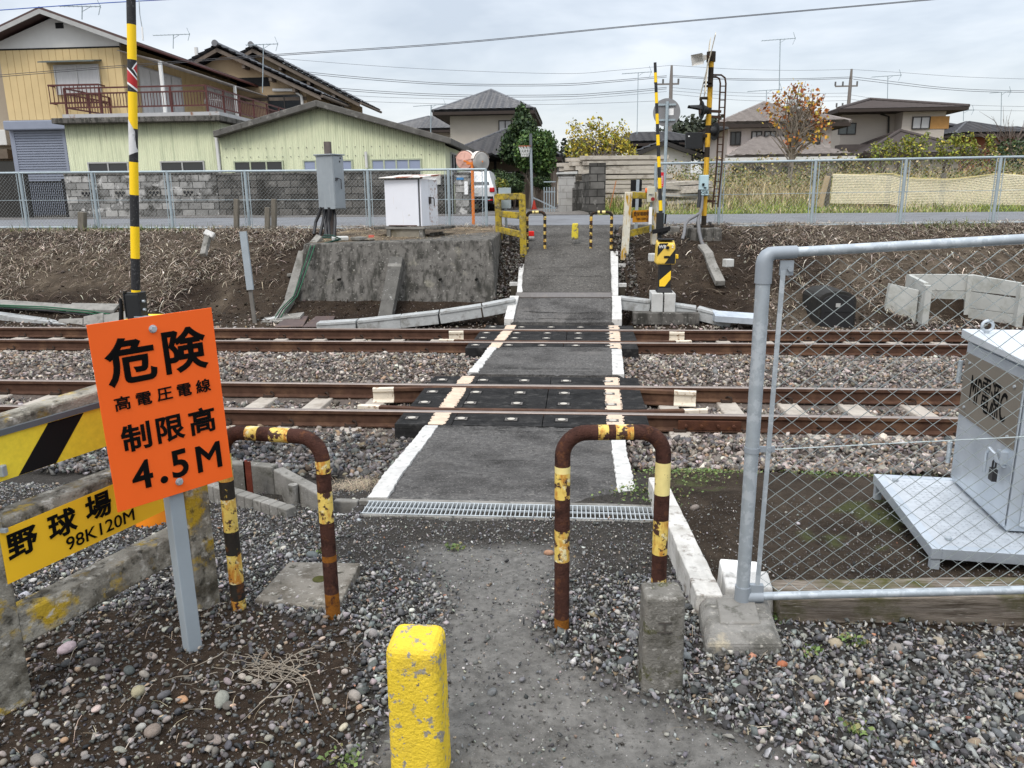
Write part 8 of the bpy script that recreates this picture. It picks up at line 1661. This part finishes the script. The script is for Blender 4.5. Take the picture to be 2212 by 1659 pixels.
# ---- beige net fence in the field
NETM = mat('beige_net', (.80, .73, .55), .85, .1, 10); Yn = 23.6
top = [(740, 1045), (960, 1050), (1190, 1040), (1330, 1075), (1610, 1085), (1800, 1068), (2010, 1040), (2209, 1055), (2420, 1075)]; bot = [(700, 1270), (930, 1272), (1160, 1275), (1350, 1300), (1600, 1305), (1800, 1298), (2000, 1285), (2209, 1283), (2420, 1300)]
cv = lambda q: ((2900 + q[0] / 1.9514) / 1.8228, (150 + q[1] / 1.9514) / 1.8228); T_ = [PY(*cv(q), Yn) for q in top]; B2 = [PY(*cv(q), Yn) for q in bot]
root = thing('net_fence', 'beige net fence sagging between posts in the field', 'net fence', (T_[3].x, Yn, 1.15)); V = []; nn = 160; rows = 18
tx = np.array([p.x for p in T_]); tzv = np.array([p.z for p in T_]); bz_v = np.array([p.z for p in B2]); xs = np.linspace(tx[0], tx[-1], nn); TT = np.interp(xs, tx, tzv); BB = np.interp(xs, tx, bz_v); Vs = []; Fs = []; bc = 0
for r in range(rows):
    f0 = r / rows + .006; f1 = f0 + (.50 if r < rows - 1 else .9) / rows; j0 = .004 * vnoise(xs, xs * 0 + r, 6, 3, 2)
    yy = Yn + .04 * np.sin(xs * 1.3 + r * .12); Vs += [np.stack([xs, yy, BB + (TT - BB) * f0 + j0], 1), np.stack([xs, yy, BB + (TT - BB) * f1 + j0], 1)]; i = np.arange(nn - 1) + bc; Fs.append(np.stack([i, i + 1, i + nn + 1, i + nn], 1)); bc += 2 * nn
for i in range(0, nn - 1):
    yy = Yn + .012 + .04 * math.sin(xs[i] * 1.3 + 1.5); Vs.append(np.array([[xs[i], yy, BB[i]], [xs[i] + .014, yy, BB[i]], [xs[i] + .014, yy, TT[i]], [xs[i], yy, TT[i]]])); Fs.append(np.array([[bc, bc + 1, bc + 2, bc + 3]])); bc += 4
npmesh('net', np.concatenate(Vs), np.concatenate(Fs), NETM, parent=root); MB().tube([(x, Yn - .02 + .04 * math.sin(x * 1.3 + 3), z) for x, z in zip(xs[::4], TT[::4])], .014, 6).build('top_cord', mat('yellow_cord', (.66, .55, .25), .8), root)
for q in (720, 1185, 1605, 2020): p = PY(*cv((q, 1040)), Yn + .06); MB().bx(p.x - .055, p.x + .055, Yn + .09, Yn + .2, 1.0, p.z + .02).build('post', STK, root)
a = PY(*cv((640, 1300)), Yn - .1); b = PY(*cv((700, 1060)), Yn - .1); o = MB().bar(a, b, .14, .10, up=(0, 1, 0)).build('stone_post', mat('tan_stone', (.40, .31, .20), .9, .15, 8, .5, 40), bevel=.015); tag(o, 'rough tan stone post leaning against the left end of the net', 'post')
p = PY(1330, 420, 23); o = MB().bar(PY(1316, 455, 23), PY(1331, 390, 23), .03, .03, up=(0, 1, 0)).build('orange_stake', mat('faded_orange', (.50, .22, .10), .8)); tag(o, 'thin orange stake leaning in the grass right of the tall pillar', 'stake')

# ---- utility poles, wires, antennas
POLE = mat('pole_concrete', (.20, .18, .165), .9, .12, 3); WIREB = mat('black_wire', (.05, .05, .055), .6); INS = mat('insulator', (.12, .12, .12), .5)
def upole(label, pt_, pb_, Y, side):
    a = PY(*pb_, Y); b = PY(*pt_, Y); a.z = 1.2; root = thing('utility_pole', label, 'utility pole', tuple(a), 'far utility poles'); MB().tube([a, b - Vector((0, 0, .9)), b], [.17, .11, .07], 10).build('pole', POLE, root, smooth=True)
    for dz, l_ in ((1.1, 1.0), (2.5, .8)):
        c = Vector((b.x, Y, b.z - dz)); MB().bar(c + Vector((-l_, 0, 0)), c + Vector((l_ * .5, 0, 0)), .09, .09).build('cross_arm', POLE, root)
        for k in (-l_, -l_ * .5, l_ * .45): MB().cyl(c + Vector((k, 0, .04)), c + Vector((k, 0, .30)), .06, 8).build('insulator', INS, root)
upole('far utility pole behind the round sign', (1451, 141), (1447, 330), 52, 1); upole('far utility pole behind the grey house at right', (1839.7, 149), (1831, 260), 58, 1)
def wire(pts, Y0, Y1, r, label, grp, m=WIREB, sub=6):
    W = []; n_ = len(pts)
    for i, (a, b) in enumerate(pts): W.append(PY(a, b, Y0 + (Y1 - Y0) * i / (n_ - 1)))
    out = []
    for i in range(n_ - 1):
        p0, p1, p2, p3 = W[max(0, i - 1)], W[i], W[i + 1], W[min(n_ - 1, i + 2)]
        for k in range(sub): t = k / sub; out.append(.5 * ((2 * p1) + (p2 - p0) * t + (2 * p0 - 5 * p1 + 4 * p2 - p3) * t * t + (3 * p1 - p0 - 3 * p2 + p3) * t ** 3))
    out.append(W[-1]); o = MB().tube(out, r, 5).build('power_line', m, smooth=True); tag(o, label, 'power line', grp)
wire([(-80, 170), (0, 162), (296, 139), (603, 117), (980, 92), (1400, 52), (2000, -1), (2150, -16)], 15.5, 15.5, .006, 'upper cable of the dark pair crossing the whole sky above the tracks', 'cable pair above the tracks'); wire([(-80, 174), (0, 166), (296, 142.5), (603, 120), (980, 94.5), (1400, 54), (2000, 1), (2150, -13)], 15.55, 15.55, .006, 'lower cable of the dark pair crossing the whole sky above the tracks', 'cable pair above the tracks')
wire([(-60, 26), (0, 22), (200, 8), (420, -4)], 20, 20, .012, 'blue cable across the top left corner of the sky', None, mat('blue_cable', (.02, .08, .35), .5))
LW = [([(560, 117), (605, 126), (900, 148), (1207, 159), (1330, 152), (1450.7, 141)], 'thin top wire between the brown houses and the far pole'), ([(560, 138), (653, 154), (820, 170), (995, 181), (1207, 181.3), (1320, 174), (1440, 163.5)], 'second wire between the brown houses and the far pole'), ([(560, 142), (653, 158), (820, 174), (995, 184.5), (1207, 185), (1320, 177.5), (1440, 166.5)], 'third wire between the brown houses and the far pole'), ([(620, 175), (727, 190), (960, 204), (1207, 205), (1320, 199), (1440, 188.7)], 'fourth wire between the brown houses and the far pole'), ([(620, 178), (727, 194), (960, 208), (1207, 209), (1320, 203), (1440, 192)], 'fifth wire between the brown houses and the far pole'), ([(640, 192), (763, 206.6), (980, 214), (1207, 215.5), (1440, 197.7)], 'sixth wire between the brown houses and the far pole'), ([(680, 210), (787, 219), (1000, 225), (1207, 225.4), (1409, 218.5), (1446, 214)], 'lowest thin wire between the brown houses and the far pole')]
for i, (p, l) in enumerate(LW): wire(p, 48, 52, .015 if i in (1, 2, 3, 4) else .009, l, 'wires left of the far pole')
RW = [([(1451, 141), (1591, 149.5), (1720, 152), (1838, 150)], 'thin top wire between the two far poles'), ([(1452, 163), (1591, 170), (1720, 170), (1842, 166)], 'upper thick wire between the two far poles'), ([(1452, 166), (1591, 173), (1720, 173), (1842, 169)], 'lower thick wire between the two far poles'), ([(1450, 189), (1591, 200), (1720, 202), (1836, 201)], 'upper low wire between the two far poles'), ([(1450, 196), (1591, 207), (1720, 209), (1836, 209)], 'middle low wire between the two far poles'), ([(1450, 203), (1591, 216), (1720, 219), (1836, 217)], 'lowest wire between the two far poles')]
for i, (p, l) in enumerate(RW): wire(p, 52, 58, .015 if i in (1, 2) else .009, l, 'wires between the far poles')
RX = [([(1840, 150), (1950, 157), (2080, 166), (2260, 172)], 'thin top wire running off to the right'), ([(1843, 166), (1935, 177), (2027, 188), (2120, 194), (2260, 197)], 'upper thick wire running off to the right'), ([(1843, 171), (1935, 182), (2027, 192), (2120, 198), (2260, 200)], 'lower thick wire running off to the right'), ([(1838, 205), (1900, 214), (2000, 222), (2120, 228), (2260, 231)], 'upper low wire running off to the right'), ([(1838, 214), (1900, 224), (2000, 232), (2120, 238), (2260, 240)], 'lowest wire running off to the right')]
for i, (p, l) in enumerate(RX): wire(p, 58, 58, .015 if i in (1, 2) else .009, l, 'wires right of the far poles')
def antenna(label, px, yb, yt, Y, l=.9, ang=10, r=.02, tips=True):
    a = PY(px, yb, Y); b = PY(px + (yb - yt) * .02, yt, Y); root = thing('tv_antenna', label, 'antenna', tuple(a), 'television antennas'); MB().tube([a, b], r, 6).build('mast', GALVD, root); d = Vector((math.cos(R(ang)), math.sin(R(ang)), .06 * (1 if ang < 90 else -1))); mb = MB(); c = b + Vector((0, 0, .02)); mb.bar(c - d * l, c + d * l * .8, .03, .03)
    e = Vector((-d.y, d.x, 0)).normalized()
    for k in range(9): p = c + d * l * (-1 + .2 * k); mb.bar(p - e * .14, p + e * .14, .012, .012)
    p = c + d * l * .75; mb.bar(p + Vector((-.05, 0, .3)), p + Vector((.08, 0, -.05)), .02, .02); mb.bar(p + Vector((-.05, 0, -.3)), p + Vector((.08, 0, .05)), .02, .02); mb.bar(b - Vector((0, 0, .15)), c + d * .3, .02, .02); mb.build('boom_and_elements', GALVD, root)
antenna('television antenna on the yellow house near the white gable', 177, 42, 15, 30, .75, 25); antenna('television antenna rising over the red brown roof edge', 374, 105, 76, 40, .95, 15); antenna('television antenna on a mast before the brown tiled houses', 567, 200, 97, 36, .75, 15); antenna('television antenna beside the small tiled roof above the workshop', 930, 300, 228, 50, 1.1, 8, .035); antenna('television antenna on a tall mast left of the round sign', 1376, 290, 158, 44, .85, 8); antenna('television antenna on the tallest mast above the pink house', 1683, 205, 86, 44, .95, 5, .025); antenna('low television antenna left of the tallest mast', 1655, 235, 196, 44, 1.0, 8); antenna('television antenna on the ridge of the grey house', 1917, 215, 165, 47, .9, 8); antenna('long mast antenna above the wide tiled house at right', 2162, 275, 200, 52, .7, 10); antenna('short antenna between the grey house and the tiled houses', 2081, 262, 240, 56, .8, 5)
p = PY(424, 108, 40); o = MB().tube([(p.x, 40, p.z - 1.2), (p.x, 40, p.z + .12)], .10, 8).build('flue_pipe', WPL, smooth=True); tag(o, 'short white flue pipe above the red brown roof edge', 'flue')
# far wooded hill behind the white gable house
n = 9000; x = nr.uniform(0, 1, n); blobs = [bl(px, py, 150, 4.2, 3, 4.0) for px, py in ((1470, 305), (1495, 300), (1520, 303), (1545, 298), (1565, 306), (1590, 310), (1450, 315), (1760, 330), (1240, 345))]
P = crown_pts(blobs, n, .3, .3, .2); o = leaves('far_wood', P, nr.uniform(.5, 1.1, len(P)), palette(len(P), [(.045, .055, .035), (.07, .08, .05), (.03, .04, .03)], [3, 2, 2]), None); tag(o, 'dark wood on the horizon behind the houses', 'wood', kind='stuff')
for l, px0, px1, yt, Y, m_ in (('low pale house far behind the round tree', 1185, 1220, 375, 70, CRW), ('distant low grey building behind the yellow tree', 1210, 1262, 350, 120, GREYB)):
    a, b = PY(px0, yt, Y), PY(px1, yt, Y); root = thing('distant_house', l, 'house', ((a.x + b.x) / 2, Y, 1.2)); MB().bx(a.x, b.x, Y, Y + 6, 1.2, a.z - .3).build('wall', m_, root); MB().prism([(a.x - .4, Y - .4, a.z - .3), (b.x + .4, Y - .4, a.z - .3), ((a.x + b.x) / 2, Y - .4, a.z + 1.0)], (0, 6.8, 0)).build('roof', TILED, root)
